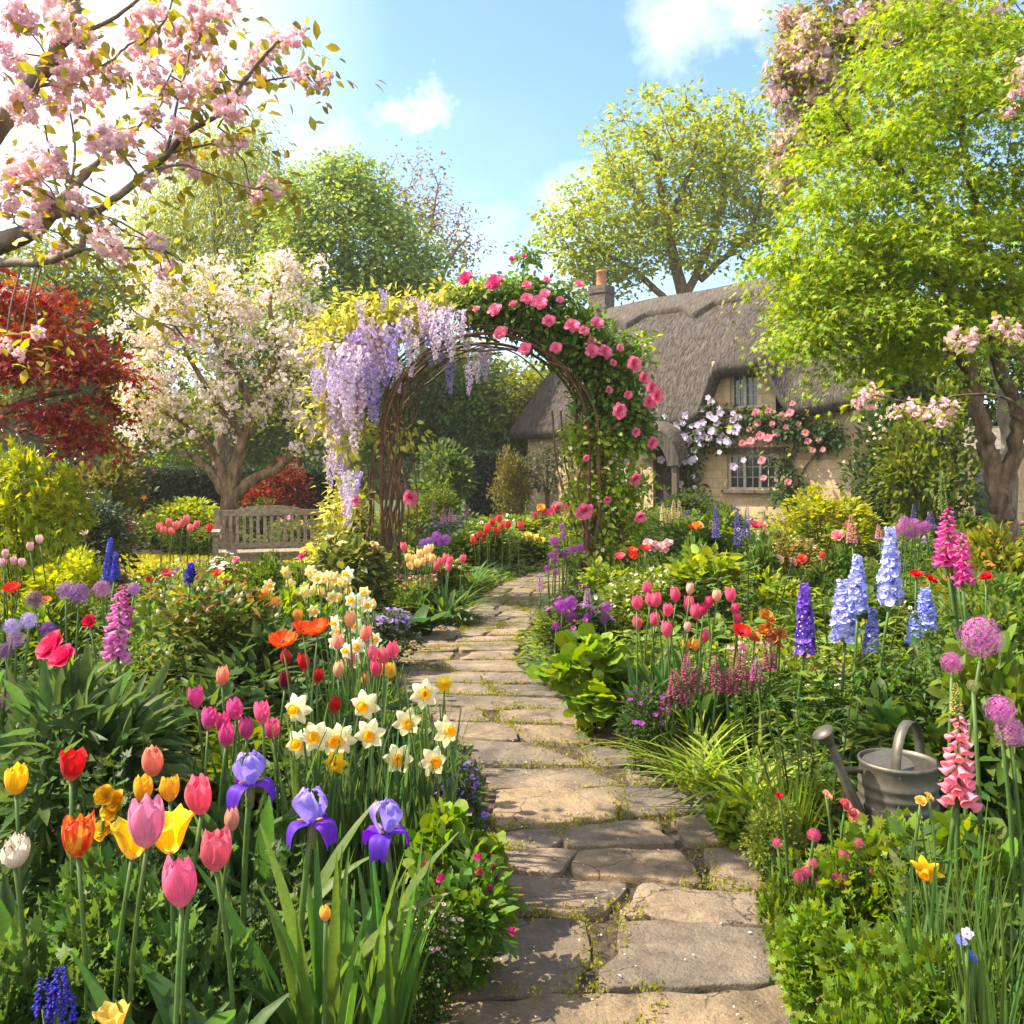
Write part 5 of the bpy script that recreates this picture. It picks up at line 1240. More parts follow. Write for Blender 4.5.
Wl = pts_blobs([blob(372, 316, d, 46, 20, 20), blob(345, 345, d, 30, 24, 12), blob(410, 316, d, 46, 16, 17), blob(345, 440, d, 26, 36, 8), blob(342, 500, d, 24, 40, 10), blob(336, 552, d, 28, 30, 15), blob(332, 395, d, 24, 40, 10), blob(400, 440, d, 24, 40, 3), blob(455, 300, d, 24, 14, 10), blob(330, 330, d, 14, 20, 8)], 5)
leaf_mass(wist, np.array((-1.3, 9.1, 0)), Wl, 34, .15, LEAF, .085, (.40, .42, .07), 'foliage', nodes=wn_ + O, droop=.5)
RAC = []
for sd in range(3):
    r_ = np.random.default_rng(400 + sd); n = 190; v = (np.arange(n) + r_.random(n)) / n; th = r_.uniform(0, 6.283, n); rr = .17 * (1 - v) ** .7 + .02
    D = np.stack((np.cos(th), np.sin(th), np.full(n, -.25)), 1); m_ = MB(); m_.scatter(FLOWER5S, np.stack((0 * v, 0 * v, -v), 1) + D * (rr * r_.uniform(.5, 1, n))[:, None] + r_.normal(0, .012, (n, 3)), faces_up(D + r_.normal(0, .3, (n, 3))), r_.uniform(.055, .09, n) * (1.1 - .5 * v)); RAC.append(m_.mesh('raceme', M_TINY))
for k, (px, py, L) in enumerate([(325, 352, 62), (336, 340, 70), (346, 362, 74), (352, 330, 50), (360, 345, 70), (368, 322, 66), (380, 318, 70), (392, 322, 60), (340, 380, 70), (330, 375, 66), (352, 400, 60), (345, 425, 54), (350, 470, 52), (346, 482, 48), (362, 312, 40), (374, 345, 56), (390, 345, 50), (405, 315, 46), (418, 312, 50), (428, 318, 52), (437, 310, 54), (445, 306, 50), (452, 322, 44), (449, 360, 38), (470, 362, 36), (486, 345, 40), (412, 335, 46), (398, 300, 40), (322, 385, 46), (357, 375, 62), (342, 315, 46), (385, 335, 56), (424, 300, 40), (460, 308, 36), (478, 352, 34), (358, 470, 30), (334, 415, 60), (330, 330, 56), (344, 345, 70), (371, 365, 60), (352, 350, 76), (364, 330, 64), (322, 330, 44), (318, 368, 40), (330, 400, 48), (340, 445, 44), (398, 360, 36), (375, 385, 44), (360, 300, 34), (412, 296, 36), (466, 330, 34), (384, 288, 30), (346, 510, 34), (330, 455, 36), (378, 300, 46), (440, 322, 50), (432, 302, 44)]):
    dd_ = 8.75 + R.uniform(-.25, .5); p = at(px, py, dd_); s_ = L / F * dd_
    part('raceme', RAC[k % 3], wist, jit(((.72, .60, .76), (.62, .50, .74), (.78, .66, .78), (.48, .38, .72))[k % 4], .08), p - Vector((-1.3, 9.1, 0)), (R.uniform(-.08, .08), R.uniform(-.08, .08), R.uniform(0, 6)), (s_ * .95, s_ * .95, s_ * .9))
# climbing rose, right side and over the top
rose = thing('climbing_rose', 'pink climbing rose covering the top and right side of the arch', 'climbing rose', (.85, 9.1, 0)); RO = np.array((.85, 9.1, 0))
vb = MB(); rn = []
for i in range(9):
    foot = (1.0 + R.uniform(-.12, .12), R.uniform(-.35, .35))
    P = vine(vb, 1.0, R.uniform(.45, .7), R.uniform(-.35, .35), R.uniform(.03, .06), R.uniform(0, 6), R.uniform(.013, .028), .008, R.uniform(-.04, .12), foot); rn += list(P[6:])
for i in range(6):
    x0 = 1.0 + R.uniform(0, .5); vb.tube(smooth_line([(x0, R.uniform(-.4, .2), 0), (x0 - .12, -.2, .7), (x0 - .3, -.1, 1.3), (x0 - .35, 0, 1.9)], 4), .010, 6)
vb.V = [v + O - RO for v in vb.V]; vb.build('stems', M_VINE, rose); rn = np.array(rn) + O
d = 9.0
Rt = pts_blobs([blob(478, 302, d, 26, 18, 26), blob(510, 298, d, 32, 20, 44), blob(545, 312, d, 34, 26, 56), blob(580, 335, d, 36, 28, 60), blob(608, 372, d, 34, 36, 64), blob(622, 415, d, 30, 30, 46), blob(560, 345, d, 30, 18, 24), blob(600, 400, d, 20, 30, 20), blob(525, 262, d, 6, 16, 4), blob(500, 320, d, 24, 12, 16)], 6)
leaf_mass(rose, RO, Rt, 42, .12, LEAF, .072, (.10, .19, .028), 'foliage', nodes=rn)
Rl = pts_blobs([blob(605, 440, d, 32, 26, 30), blob(600, 490, d, 30, 32, 32), blob(618, 520, d, 30, 34, 30), blob(602, 545, d, 28, 30, 18), blob(632, 480, d, 24, 30, 18), blob(634, 550, d, 22, 26, 8), blob(588, 440, d, 18, 28, 12), blob(610, 340, d, 8, 8, 2), blob(640, 345, d, 4, 14, 4)], 7)
leaf_mass(rose, RO, Rl, 28, .12, LEAF, .08, (.22, .32, .03), 'young_foliage', nodes=rn)
blooms = [(466, 279, 14, 1), (495, 283, 17, 1), (527, 285, 9, 0), (545, 294, 10, 0), (527, 299, 12, 0), (539, 303, 15, 0), (495, 310, 13, 0), (501, 333, 13, 0), (525, 349, 12, 0), (549, 321, 12, 0), (556, 348, 11, 0), (572, 326, 14, 0), (584, 331, 10, 0), (592, 351, 13, 0), (605, 352, 13, 0), (597, 323, 12, 0), (634, 364, 14, 0), (644, 378, 11, 0), (652, 388, 12, 0), (657, 396, 12, 0), (649, 402, 12, 0), (619, 411, 14, 0), (652, 443, 11, 0),
          (636, 432, 8, 0), (635, 479, 11, 0), (584, 511, 16, 0), (579, 284, 8, 0), (547, 280, 7, 0), (513, 304, 7, 0), (476, 309, 6, 0), (592, 341, 8, 0), (620, 348, 7, 0), (613, 363, 7, 0), (640, 517, 10, 0), (524, 256, 5, 1), (512, 259, 6, 1), (411, 498, 15, 0), (357, 501, 10, 0), (560, 300, 7, 0), (628, 395, 8, 0), (609, 390, 7, 0), (607, 500, 7, 0), (586, 458, 6, 0)]
for (px, py, dm, deep) in blooms:
    dd_ = 8.55 + R.uniform(-.08, .08); p = at(px, py, dd_); c = np.array((gx(540, 9.1), 9.1, zat(400, 9.1)))
    dv = Vector(nrm(np.array(p) - c)) + Vector((R.uniform(-.3, .3), -1.0, .15)); part('bloom', KIT['rose'], rose, jit((.86, .25, .43) if not deep else (.74, .09, .28), .1), p - Vector(RO), dv.to_track_quat('Z', 'Y').to_euler(), dm * 1.2 / F * dd_ / 2)
b_ = MB(); b_.scatter(FLOWER5, np.zeros((1, 3)), np.eye(3)[None], 1.0); kit('small_flower', b_, M_TINY); k = rng.integers(0, len(Rl), 84)
for q in Rl[k] + rng.normal(0, .09, (84, 3)) + (0, -.1, 0):
    part('small_flower', KIT['small_flower'], rose, (.85, .82, .6), q - RO, Vector((R.gauss(0, .4), -1, .3)).to_track_quat('Z', 'Y').to_euler(), R.uniform(.025, .045))

# ------------------------------------------------------------------ climbers on the cottage
def wall_pt(px, py, off=.15):
    """where the facade is seen at that pixel, off metres in front of it"""
    k = (px - 512) / F; a = (k * HB.y - HB.x) / (HU.x - k * HU.y); dd_ = HB.y + HU.y * a
    return hw(a, -off, zat(py, dd_))
def climber(name, label, cat, foot, pts, cn, cr, tm, ls, col, flowers, stems):
    t = thing(name, label, cat, foot); O_ = np.array(foot, float); C = []
    for (px, py, rx, ry, n) in pts:
        for _ in range(n):
            a = R.uniform(0, 6.28); q = math.sqrt(R.random()); C.append(np.array(wall_pt(px + rx * q * math.cos(a), py + ry * q * math.sin(a), R.uniform(.05, .35))))
    C = np.array(C); sb = MB(); N = []
    for s in stems:
        L = smooth_line([np.array(wall_pt(x, y_, .06)) for x, y_ in s], 6); L[0, 2] = max(0, L[0, 2]); sb.tube(L - O_, np.linspace(.03, .012, len(L)), 6); N += list(L)
    sb.build('stems', M_VINE, t); leaf_mass(t, O_, C, cn, cr, tm, ls, col, 'foliage', nodes=np.array(N), tw=.01)
    for (kn, fc, fs, fp, pn) in flowers:
        for (px, py, dm) in fp:
            p = wall_pt(px, py, R.uniform(.36, .46)); dd_ = p.y; dv = Vector((-.35 + R.uniform(-.4, .4), -1, .25)); part(pn, KIT[kn], t, jit(fc, .1), p - Vector(foot), dv.to_track_quat('Z', 'Y').to_euler(), dm / F * dd_ / 2 * fs)
    return t
mb = MB(); mb.scatter(FLOWER5, np.zeros((1, 3)), np.eye(3)[None], 2.0); mb.scatter(FLOWER5, np.array([(0, 0, .08)]), np.eye(3)[None], 1.2); kit('clematis', mb, M_PETAL)
cl = [(R.gauss(704, 26), R.gauss(436, 14), R.uniform(6, 10)) for _ in range(60)] + [(693 + R.uniform(-10, 10), R.uniform(450, 490), R.uniform(5, 7)) for _ in range(16)] + [(717, 399, 7), (741, 421, 8), (711, 411, 6), (738, 432, 7)]
climber('clematis', 'pale mauve clematis climbing between the porch and the casement window', 'clematis', tuple(wall_pt(693, 520, .15) * Vector((1, 1, 0)) if False else (wall_pt(693, 520, .15).x, wall_pt(693, 520, .15).y, 0)),
        [(704, 436, 32, 16, 40), (690, 480, 14, 28, 26), (722, 414, 12, 8, 6), (676, 440, 10, 12, 6)], 22, .17, LEAF, .13, (.045, .085, .02), [('clematis', (.70, .60, .80), .9, cl, 'flower')], [[(693, 520), (692, 470), (700, 440), (735, 420)], [(690, 520), (686, 460), (680, 440)]])
pr_ = [(763, 414, 7), (765, 424, 7), (775, 412, 6), (789, 418, 8), (798, 414, 7), (776, 439, 7), (784, 434, 7), (759, 442, 7), (751, 444, 6), (812, 434, 7), (815, 442, 6), (820, 451, 5), (829, 450, 5), (770, 461, 7), (796, 482, 6), (745, 418, 5), (805, 425, 5), (757, 430, 5), (780, 425, 5), (793, 428, 5), (825, 440, 5), (768, 437, 8), (800, 405, 5), (771, 478, 5), (814, 410, 5)]
climber('wall_rose', 'pink rambling rose trained over the casement window on the cottage wall', 'rose', (wall_pt(790, 520, .15).x, wall_pt(790, 520, .15).y, 0),
        [(775, 424, 36, 11, 36), (824, 438, 18, 14, 22), (786, 475, 8, 30, 12), (840, 436, 8, 16, 6), (755, 420, 10, 10, 6), (800, 488, 20, 10, 8)], 22, .17, LEAF, .13, (.04, .085, .02), [('rose', (.86, .40, .48), 1.25, pr_, 'bloom')], [[(790, 522), (788, 470), (795, 440), (770, 424)], [(795, 522), (800, 480), (820, 450), (838, 430)]])
climber('espalier_shrub', 'thin grey green shrub trained against the left end of the cottage', 'shrub', (wall_pt(548, 516, .3).x - .2, wall_pt(548, 516, .3).y - .3, 0), [(548, 470, 24, 22, 34), (560, 455, 14, 10, 10)], 16, .2, LEAF4, .13, (.07, .085, .035), [], [[(548, 516), (545, 480), (535, 458)], [(549, 516), (553, 480), (568, 452)], [(548, 516), (549, 470), (550, 450)]])

# ================================================================== PLANTING
# ------------------------------------------------------------------ ground cover under everything, too many leaves to count
def bed_points(n, y0, y1, half, p=1.0):
    y = y0 + (y1 - y0) * rng.random(n) ** p; x = rng.uniform(-1, 1, n) * (half(y)); k = ~on_path(x, y, .02)
    k &= ~in_poly(np.column_stack((x, y)), lp)
    return x[k], y[k]
def undergrowth(name, n, y0, y1, half, tmpl, s0, s1, hmax, col, p=1.0, seedph=0.0):
    x, y = bed_points(n, y0, y1, half, p); m = len(x)
    dp = np.minimum(np.abs(x - pl(y)), np.abs(x - pr(y))); dp = np.where(y > 12.8, 3, dp)
    w = .5 + .5 * np.sin(x * 3.1 + seedph + 1.3 * np.sin(y * 2.2)) * np.sin(y * 2.7 + seedph * 2)
    keep = rng.random(m) < (.25 + .75 * w); x, y, dp, w = x[keep], y[keep], dp[keep], w[keep]; m = len(x)
    hh = hmax * np.clip(.12 + dp * .75, 0, 1) * (.35 + .65 * w); z = hh * rng.random(m) ** .6
    out = rng.normal(0, 1, (m, 3)) * (1, 1, .4) + (0, 0, -.05); mb = MB()
    mb.scatter(tmpl, np.column_stack((x, y, z)), frames(out, rng.normal(0, .45, (m, 3)) + (0, 0, 1)), rng.uniform(s0, s1, m))
    return tag(mb.build(name, M_LEAF, color=col), kind='stuff')
undergrowth('ground_cover_leaves', 30000, .7, 4.2, lambda y: 1.2 + y * .75, PALM, .035, .07, .30, (.06, .13, .025), .8)
undergrowth('ground_cover_foliage', 26000, .9, 5.0, lambda y: 1.2 + y * .75, LANCE, .05, .11, .34, (.085, .16, .03), .8, 2.0)
undergrowth('border_leaves', 42000, 4.0, 11, lambda y: 1.5 + y * .72, LEAF, .05, .10, .38, (.10, .18, .03), 1.0, 1.0)
undergrowth('border_foliage', 42000, 4.0, 13, lambda y: 1.5 + y * .72, LANCE, .07, .14, .42, (.15, .22, .03), 1.0, 3.0)
undergrowth('far_border_foliage', 42000, 10, 21, lambda y: 1.5 + y * .72, LEAF, .08, .16, .5, (.085, .14, .022), 1.0, 4.0)

# ------------------------------------------------------------------ hedges and shrubs of the middle distance
def hedge(name, label, x0, x1, y, h, depth, n, col, rz=0.0):
    t = thing(name, label, 'hedge', ((x0 + x1) / 2, y, 0), rz); w = x1 - x0; m = MB()
    f = rng.integers(0, 3, n); u, v, q = rng.uniform(-.5, .5, n), rng.random(n), rng.uniform(-.5, .5, n)
    P = np.where((f == 0)[:, None], np.stack((u * w, np.full(n, -depth / 2), v * h), 1), np.where((f == 1)[:, None], np.stack((u * w, q * depth, np.full(n, h)), 1), np.stack((np.sign(u) * w / 2, q * depth, v * h), 1)))
    m.scatter(LEAF4, P + rng.normal(0, .03, (n, 3)), frames(rvec(n), rvec(n)), rng.uniform(.05, .10, n)); m.build('leaves', M_LEAF, t, color=col)
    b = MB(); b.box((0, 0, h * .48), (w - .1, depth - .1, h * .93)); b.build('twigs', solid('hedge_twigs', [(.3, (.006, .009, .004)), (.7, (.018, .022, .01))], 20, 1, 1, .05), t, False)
hedge('yew_hedge', 'dark clipped yew hedge behind the apple tree', -8.8, -3.4, 17.5, 1.32, .9, 26000, (.022, .042, .016))
hedge('clipped_hedge', 'short dark hedge at the end of the garden seen through the arch', -1.1, .1, 22.5, 1.75, .8, 9000, (.02, .035, .014))

B = bush
# left side, back to front
B('golden_shrub', 'shrub', 'shrub', 190, 494, 14, 82, (.25, .31, .03), 'rounded yellow green shrub in front of the dark yew hedge')
B('red_shrub', 'shrub', 'shrub', 279, 462, 15, 76, (.16, .03, .022), 'dark red rounded shrub behind the apple tree trunk')
B('box_shrub', 'shrub', 'fine', 262, 500, 14.5, 66, (.06, .085, .02), 'low olive green shrub under the dark red one')
B('conifer_shrub', 'shrub', 'fine', 120, 448, 14, 80, (.07, .09, .03), 'tall grey green shrub left of the golden one')
B('dark_shrub', 'shrub', 'shrub', 82, 498, 8.5, 110, (.03, .055, .025), 'dark green shrub dotted with small white flowers below the red maple', blooms=(FLOWER5, (.8, .75, .72), 70, .05, 'flowers'))
B('golden_acer', 'acer', 'acer', 28, 428, 5.6, 138, (.28, .34, .02), 'golden yellow acer below the red maple', base=.15)
B('golden_acer', 'acer', 'acer', 66, 540, 5.2, 90, (.32, .37, .02), 'low golden acer spray nearest the red poppies', base=.2)
B('olive_shrub', 'shrub', 'fine', 100, 455, 10, 110, (.10, .10, .02), 'olive shrub between the golden acer and the lawn', base=0)
B('rose_bush', 'bush', 'broad', 348, 528, 8.0, 84, (.10, .13, .03), 'yellow green rose bush with pale blooms between the bench and the arch', blooms=('rose', (.80, .68, .35), 16, .09, 'bloom'))
B('rose_bush', 'bush', 'shrub', 345, 490, 9.6, 60, (.15, .16, .03), 'taller rose bush at the left foot of the arch', blooms=(FLOWER5, (.85, .75, .5), 60, .06, 'flowers'))
B('green_mound', 'bush', 'fine', 266, 556, 7.0, 66, (.06, .12, .02), 'fine leaved bright green mound in front of the bench')
B('white_daisy_bush', 'bush', 'fine', 226, 560, 8.4, 56, (.10, .15, .03), 'light green flowery clump at the edge of the lawn', blooms=(FLOWER5S, (.85, .8, .7), 60, .05, 'flowers'))
B('bronze_peony', 'peony bush', 'shrub', 208, 584, 4.1, 176, (.085, .13, .025), 'bushy peony plant with bronze edged leaves and white buds in the tulip border', blooms=[(BUD, (.75, .7, .6), 60, .03, 'buds'), (LANCE, (.28, .16, .03), 170, .07, 'bronze_leaves')])
B('peony_bush', 'peony bush', 'lance', 70, 690, 2.55, 210, (.055, .11, .028), 'dark peony bush with long glossy leaves at the left edge')
B('peony_bush', 'peony bush', 'broad', 20, 668, 3.0, 150, (.05, .10, .025), 'broad leaved peony bush under the pink peony bloom')
B('cranesbill', 'geranium', 'palm', 92, 856, 1.75, 190, (.07, .145, .03), 'lobed cranesbill leaves around the front tulips')
B('cranesbill', 'geranium', 'palm', 190, 905, 1.7, 150, (.06, .125, .028), 'dark cranesbill clump below the front pink tulip')
B('cranesbill', 'geranium', 'palm', 20, 930, 1.55, 150, (.055, .12, .026), 'dark cranesbill clump in the bottom corner by the grape hyacinths')
B('fern_clump', 'fern', 'lobed', 120, 745, 2.3, 120, (.06, .115, .025), 'ferny green clump behind the salmon tulip')
B('aubrieta', 'aubrieta', 'fine', 458, 770, 2.72, 84, (.06, .10, .03), 'violet flowered cushion spilling onto the path', blooms=(FLOWER5, (.26, .12, .58), 120, .02, 'flowers'))
B('sedum_clump', 'sedum', 'round', 448, 808, 2.45, 104, (.10, .19, .02), 'fresh green rounded leaves at the left edge of the path')
B('valerian_clump', 'valerian', 'broad', 462, 850, 2.2, 110, (.075, .16, .02), 'green leafy clump with small magenta flowers beside the path', blooms=(DOUBLE, (.55, .03, .22), 16, .024, 'flowers'))
B('soapwort', 'soapwort', 'fine', 425, 905, 2.0, 100, (.05, .10, .02), 'low clump with tiny pale pink flowers at the corner of the path', blooms=(FLOWER5, (.85, .55, .62), 50, .015, 'flowers'))
B('hosta', 'hosta', 'hosta', 418, 590, 6.9, 78, (.035, .085, .022), 'dark broad leaved hosta at the left foot of the arch', var=0)
B('catmint', 'catmint', 'fine', 385, 612, 5.7, 84, (.07, .10, .04), 'soft violet catmint mound left of the path', blooms=(FLOWER5S, (.36, .25, .55), 160, .035, 'flowers'))
B('daylily', 'daylily', 'daylily', 442, 585, 7.6, 90, (.11, .19, .03), 'arching daylily leaves left of the path by the arch', var=1)
B('edging_plant', 'edging plant', 'fine', 462, 612, 7.4, 40, (.06, .11, .02), 'small green edging clump where the path bends', blooms=(FLOWER5S, (.8, .75, .6), 30, .03, 'flowers'))
# through the arch
B('topiary_shrub', 'shrub', 'fine', 445, 450, 15.5, 84, (.075, .13, .03), 'round grey green shrub seen through the arch')
B('laurel_shrub', 'shrub', 'shrub', 435, 488, 14, 66, (.10, .15, .02), 'yellow green shrub below the round shrub in the arch')
B('spindle_shrub', 'shrub', 'shrub', 510, 452, 18, 46, (.15, .15, .03), 'upright yellowish shrub beside the cottage end')
B('lavender_mound', 'lavender', 'fine', 455, 520, 12.5, 80, (.07, .10, .05), 'grey green lavender mound beyond the arch', blooms=(FLOWER5S, (.35, .2, .5), 90, .06, 'flowers'))
B('iris_foliage', 'iris', 'blades', 488, 545, 11.6, 76, (.10, .17, .04), 'tall grassy leaves beyond the arch where the path turns', var=0)
B('iris_foliage', 'iris', 'daylily', 470, 556, 9.8, 70, (.08, .15, .04), 'arching grassy leaves left of the turning path')
B('euphorbia', 'euphorbia', 'upright', 578, 552, 8.8, 70, (.13, .22, .02), 'lime green mound right of the path under the arch')
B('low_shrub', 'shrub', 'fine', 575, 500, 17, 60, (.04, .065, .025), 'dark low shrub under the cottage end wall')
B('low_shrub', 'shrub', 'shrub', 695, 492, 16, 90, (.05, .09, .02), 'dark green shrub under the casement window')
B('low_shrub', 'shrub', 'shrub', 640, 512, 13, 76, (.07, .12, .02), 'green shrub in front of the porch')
# right side, back to front
B('golden_privet', 'shrub', 'shrub', 826, 492, 10, 118, (.28, .30, .02), 'large golden yellow shrub in front of the cottage')
B('spirea', 'shrub', 'shrub', 790, 535, 8.4, 76, (.22, .21, .04), 'small bronze yellow shrub below the golden one', blooms=(FLOWER5, (.8, .6, .45), 50, .04, 'flowers'))
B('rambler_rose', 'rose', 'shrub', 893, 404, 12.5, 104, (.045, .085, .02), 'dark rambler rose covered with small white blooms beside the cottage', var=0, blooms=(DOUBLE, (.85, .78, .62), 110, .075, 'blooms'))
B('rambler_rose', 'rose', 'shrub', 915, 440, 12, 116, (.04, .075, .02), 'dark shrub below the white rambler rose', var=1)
B('elder_shrub', 'shrub', 'shrub', 930, 395, 11, 110, (.10, .14, .02), 'yellow green shrub behind the maple trunk')
B('rose_shrub', 'rose bush', 'shrub', 1000, 512, 4.4, 150, (.15, .18, .025), 'bronze and yellow leaved rose bush at the right edge', blooms=(LEAF, (.34, .16, .02), 110, .05, 'bronze_leaves'))
B('rose_shrub', 'rose bush', 'shrub', 1010, 565, 3.9, 170, (.10, .17, .03), 'leafy green bush at the right edge behind the allium')
B('phlox_clump', 'phlox', 'upright', 745, 548, 6.2, 120, (.09, .17, .03), 'dark green leafy perennial behind the pink tulips')
B('phlox_clump', 'phlox', 'broad', 700, 556, 6.6, 110, (.16, .23, .02), 'lime green clump behind the pink tulips')
B('white_campion', 'campion', 'fine', 640, 572, 6.3, 110, (.12, .18, .025), 'pale flowered airy clump at the right foot of the arch', blooms=(FLOWER5S, (.85, .82, .55), 170, .03, 'flowers'))
B('honesty', 'honesty', 'fine', 580, 592, 6.0, 84, (.06, .11, .03), 'purple flowered clump right of the path', blooms=(FLOWER5, (.36, .08, .42), 70, .035, 'flowers'))
B('hydrangea', 'hydrangea', 'round', 597, 640, 4.35, 116, (.13, .24, .018), 'bright lime green leafy mound at the right edge of the path')
B('viola', 'viola', 'fine', 640, 694, 3.75, 74, (.05, .09, .025), 'low dark clump with violet flowers between the lime mound and the grass', blooms=(FLOWER5, (.30, .05, .38), 26, .03, 'flowers'))
B('edge_grass', 'grass clump', 'daylily', 566, 640, 5.2, 86, (.08, .15, .03), 'arching green leaves where the path narrows on the right', var=0)
B('daylily', 'daylily', 'daylily', 745, 728, 3.35, 180, (.20, .29, .04), 'large arching grass clump spilling towards the path on the right', var=0)
B('daylily', 'daylily', 'daylily', 700, 680, 3.9, 120, (.12, .2, .025), 'arching leaves below the plum flower spikes', var=1)
B('daylily', 'daylily', 'blades', 665, 640, 4.4, 110, (.09, .17, .025), 'upright leaves around the pink tulips', var=0)
B('balm_clump', 'lemon balm', 'upright', 815, 682, 3.0, 150, (.15, .22, .03), 'pale green upright leafy stems left of the watering can')
B('delphinium_foliage', 'delphinium', 'lobed', 890, 645, 3.5, 200, (.12, .21, .03), 'broad mass of delphinium leaves below the blue spikes')
B('delphinium_foliage', 'delphinium', 'upright', 850, 590, 4.4, 170, (.20, .28, .035), 'light green stems and leaves behind the blue spikes')
B('dark_clump', 'foliage clump', 'broad', 930, 680, 3.1, 170, (.05, .10, .02), 'dark leaves behind the handle of the watering can')
B('dark_clump', 'foliage clump', 'broad', 995, 650, 2.9, 120, (.09, .17, .02), 'broad green leaves under the large allium')
B('clover_geranium', 'geranium', 'palm', 832, 848, 2.25, 110, (.13, .23, .02), 'bright cranesbill clump nearest the path on the right')
B('clover_geranium', 'geranium', 'palm', 885, 814, 2.25, 140, (.14, .24, .02), 'bright cranesbill clump in front of the watering can')
B('clover_geranium', 'geranium', 'palm', 888, 915, 1.9, 150, (.11, .2, .02), 'cranesbill clump at the lower right beside the path')
B('clover_geranium', 'geranium', 'palm', 940, 932, 1.7, 150, (.10, .19, .02), 'cranesbill clump at the bottom right with a single pink flower')
B('geum_clump', 'geum', 'round', 960, 820, 2.1, 130, (.12, .2, .02), 'leafy clump at the right of the can')
B('daffodil_clump', 'daffodil leaves', 'blades', 955, 815, 1.7, 130, (.075, .145, .03), 'tall narrow leaves in front of the pink foxglove', var=0)
B('daffodil_clump', 'daffodil leaves', 'blades', 1010, 840, 1.6, 120, (.085, .15, .03), 'narrow leaves at the bottom right corner', var=1)
B('daffodil_clump', 'daffodil leaves', 'sword', 990, 900, 1.5, 100, (.07, .14, .03), 'wide sword leaves at the bottom right corner', var=0)
# left flower leaves
B('sword_leaves', 'iris leaves', 'sword', 330, 838, 1.75, 190, (.09, .20, .035), 'fan of sword shaped iris leaves below the left irises', var=0)
B('sword_leaves', 'iris leaves', 'sword', 385, 850, 1.75, 140, (.085, .19, .035), 'fan of sword shaped iris leaves nearest the path', var=1)
B('narcissus_leaves', 'daffodil leaves', 'blades', 395, 715, 2.75, 130, (.06, .125, .035), 'dense narrow daffodil leaves nearest the path', var=0)
B('narcissus_leaves', 'daffodil leaves', 'blades', 320, 715, 2.8, 130, (.06, .12, .03), 'dense narrow daffodil leaves behind the irises', var=1)
B('tulip_leaves', 'tulip leaves', 'sword', 240, 735, 2.6, 120, (.055, .115, .03), 'upright leaves under the magenta tulips', var=1)
B('narcissus_leaves', 'daffodil leaves', 'blades', 300, 600, 5.0, 110, (.09, .16, .03), 'narrow leaves under the cream daffodils by the arch', var=0)
B('narcissus_leaves', 'daffodil leaves', 'blades', 355, 660, 3.6, 110, (.08, .15, .03), 'narrow leaves under the mixed pink tulips', var=1)
B('broad_tulip_leaves', 'tulip leaves', 'hosta', 215, 935, 1.5, 150, (.05, .115, .03), 'broad tulip leaves at the bottom of the left border', var=1)
B('broad_tulip_leaves', 'tulip leaves', 'hosta', 140, 960, 1.5, 120, (.045, .11, .03), 'broad tulip leaves under the lilac pink tulip', var=0)

B('meadow_rue', 'meadow rue', 'lobed', 262, 840, 1.95, 110, (.06, .12, .025), 'leafy green clump between the coral tulips and the middle iris')
B('meadow_rue', 'meadow rue', 'palm', 150, 835, 2.1, 120, (.05, .10, .022), 'leafy clump behind the yellow tulips')
B('lower_clump', 'geranium', 'palm', 858, 968, 1.62, 100, (.10, .19, .02), 'cranesbill tuft lowest at the bottom edge on the right')
B('clover_geranium', 'geranium', 'palm', 822, 905, 2.0, 110, (.13, .23, .02), 'bright cranesbill tuft at the edge of the path below the small pink flowers')
B('lower_clump', 'leafy clump', 'fine', 775, 800, 2.75, 70, (.14, .20, .03), 'small bright tuft between the path and the watering can')
B('leafy_phlox', 'phlox', 'upright', 760, 640, 4.3, 110, (.13, .2, .025), 'bright leafy stems below the rusty chrysanthemums')
B('leafy_phlox', 'phlox', 'upright', 965, 620, 3.6, 120, (.14, .2, .025), 'bright leafy stems behind the big allium')
B('path_grass', 'grass clump', 'daylily', 690, 712, 3.55, 130, (.19, .28, .04), 'soft arching grass between the violas and the large grass clump')
B('path_grass', 'grass clump', 'blades', 790, 742, 2.95, 110, (.18, .27, .04), 'upright grassy tuft just left of the spout of the can')
B('path_grass', 'grass clump', 'daylily', 640, 660, 4.3, 100, (.14, .23, .03), 'arching leaves behind the violas')
B('lady_mantle', "lady's mantle", 'round', 735, 800, 3.0, 60, (.16, .25, .02), 'small lime green mound at the path edge below the large grass clump')
# filler: mixed leafy perennials standing so close that nothing tells them apart
def filler(n, region, kinds, h, w, cols, name, label, cat, group, bloom=None):
    k = 0; tries = 0
    while k < n and tries < n * 40:
        tries += 1
        x, y = region(); hh = R.uniform(*h)
        if on_path(np.array(x), np.array(y), .26) or in_poly(np.array([(x, y)]), lp)[0]: continue
        kn = '%s_%d' % (R.choice(kinds), R.randrange(2)); t = thing(name, label, cat, (x, y, 0), R.uniform(0, 6.28), group); s = R.uniform(*w); sc = (s, s, hh)
        part('leaves', KIT[kn], t, jit(R.choice(cols), .18), None, None, sc)
        if kn + '_stems' in KIT: part('stems', KIT[kn + '_stems'], t, (.06, .09, .025), None, None, sc)
        if bloom and kn in TIPS:
            Q = TIPS[kn]; q = Q[rng.choice(len(Q), 44)] * np.array(sc) + rng.normal(0, .02, (44, 3)) + (0, 0, .02); m_ = MB(); m_.scatter(bloom[0], q, faces_up(rng.normal(0, .4, (44, 3)) + (0, -.5, .8)), bloom[2] * rng.uniform(.7, 1.2, 44)); m_.build('flowers', M_TINY, t, color=jit(bloom[1], .08))
        k += 1
GR = [(.05, .10, .02), (.075, .14, .02), (.11, .18, .02), (.04, .08, .02), (.15, .21, .02)]
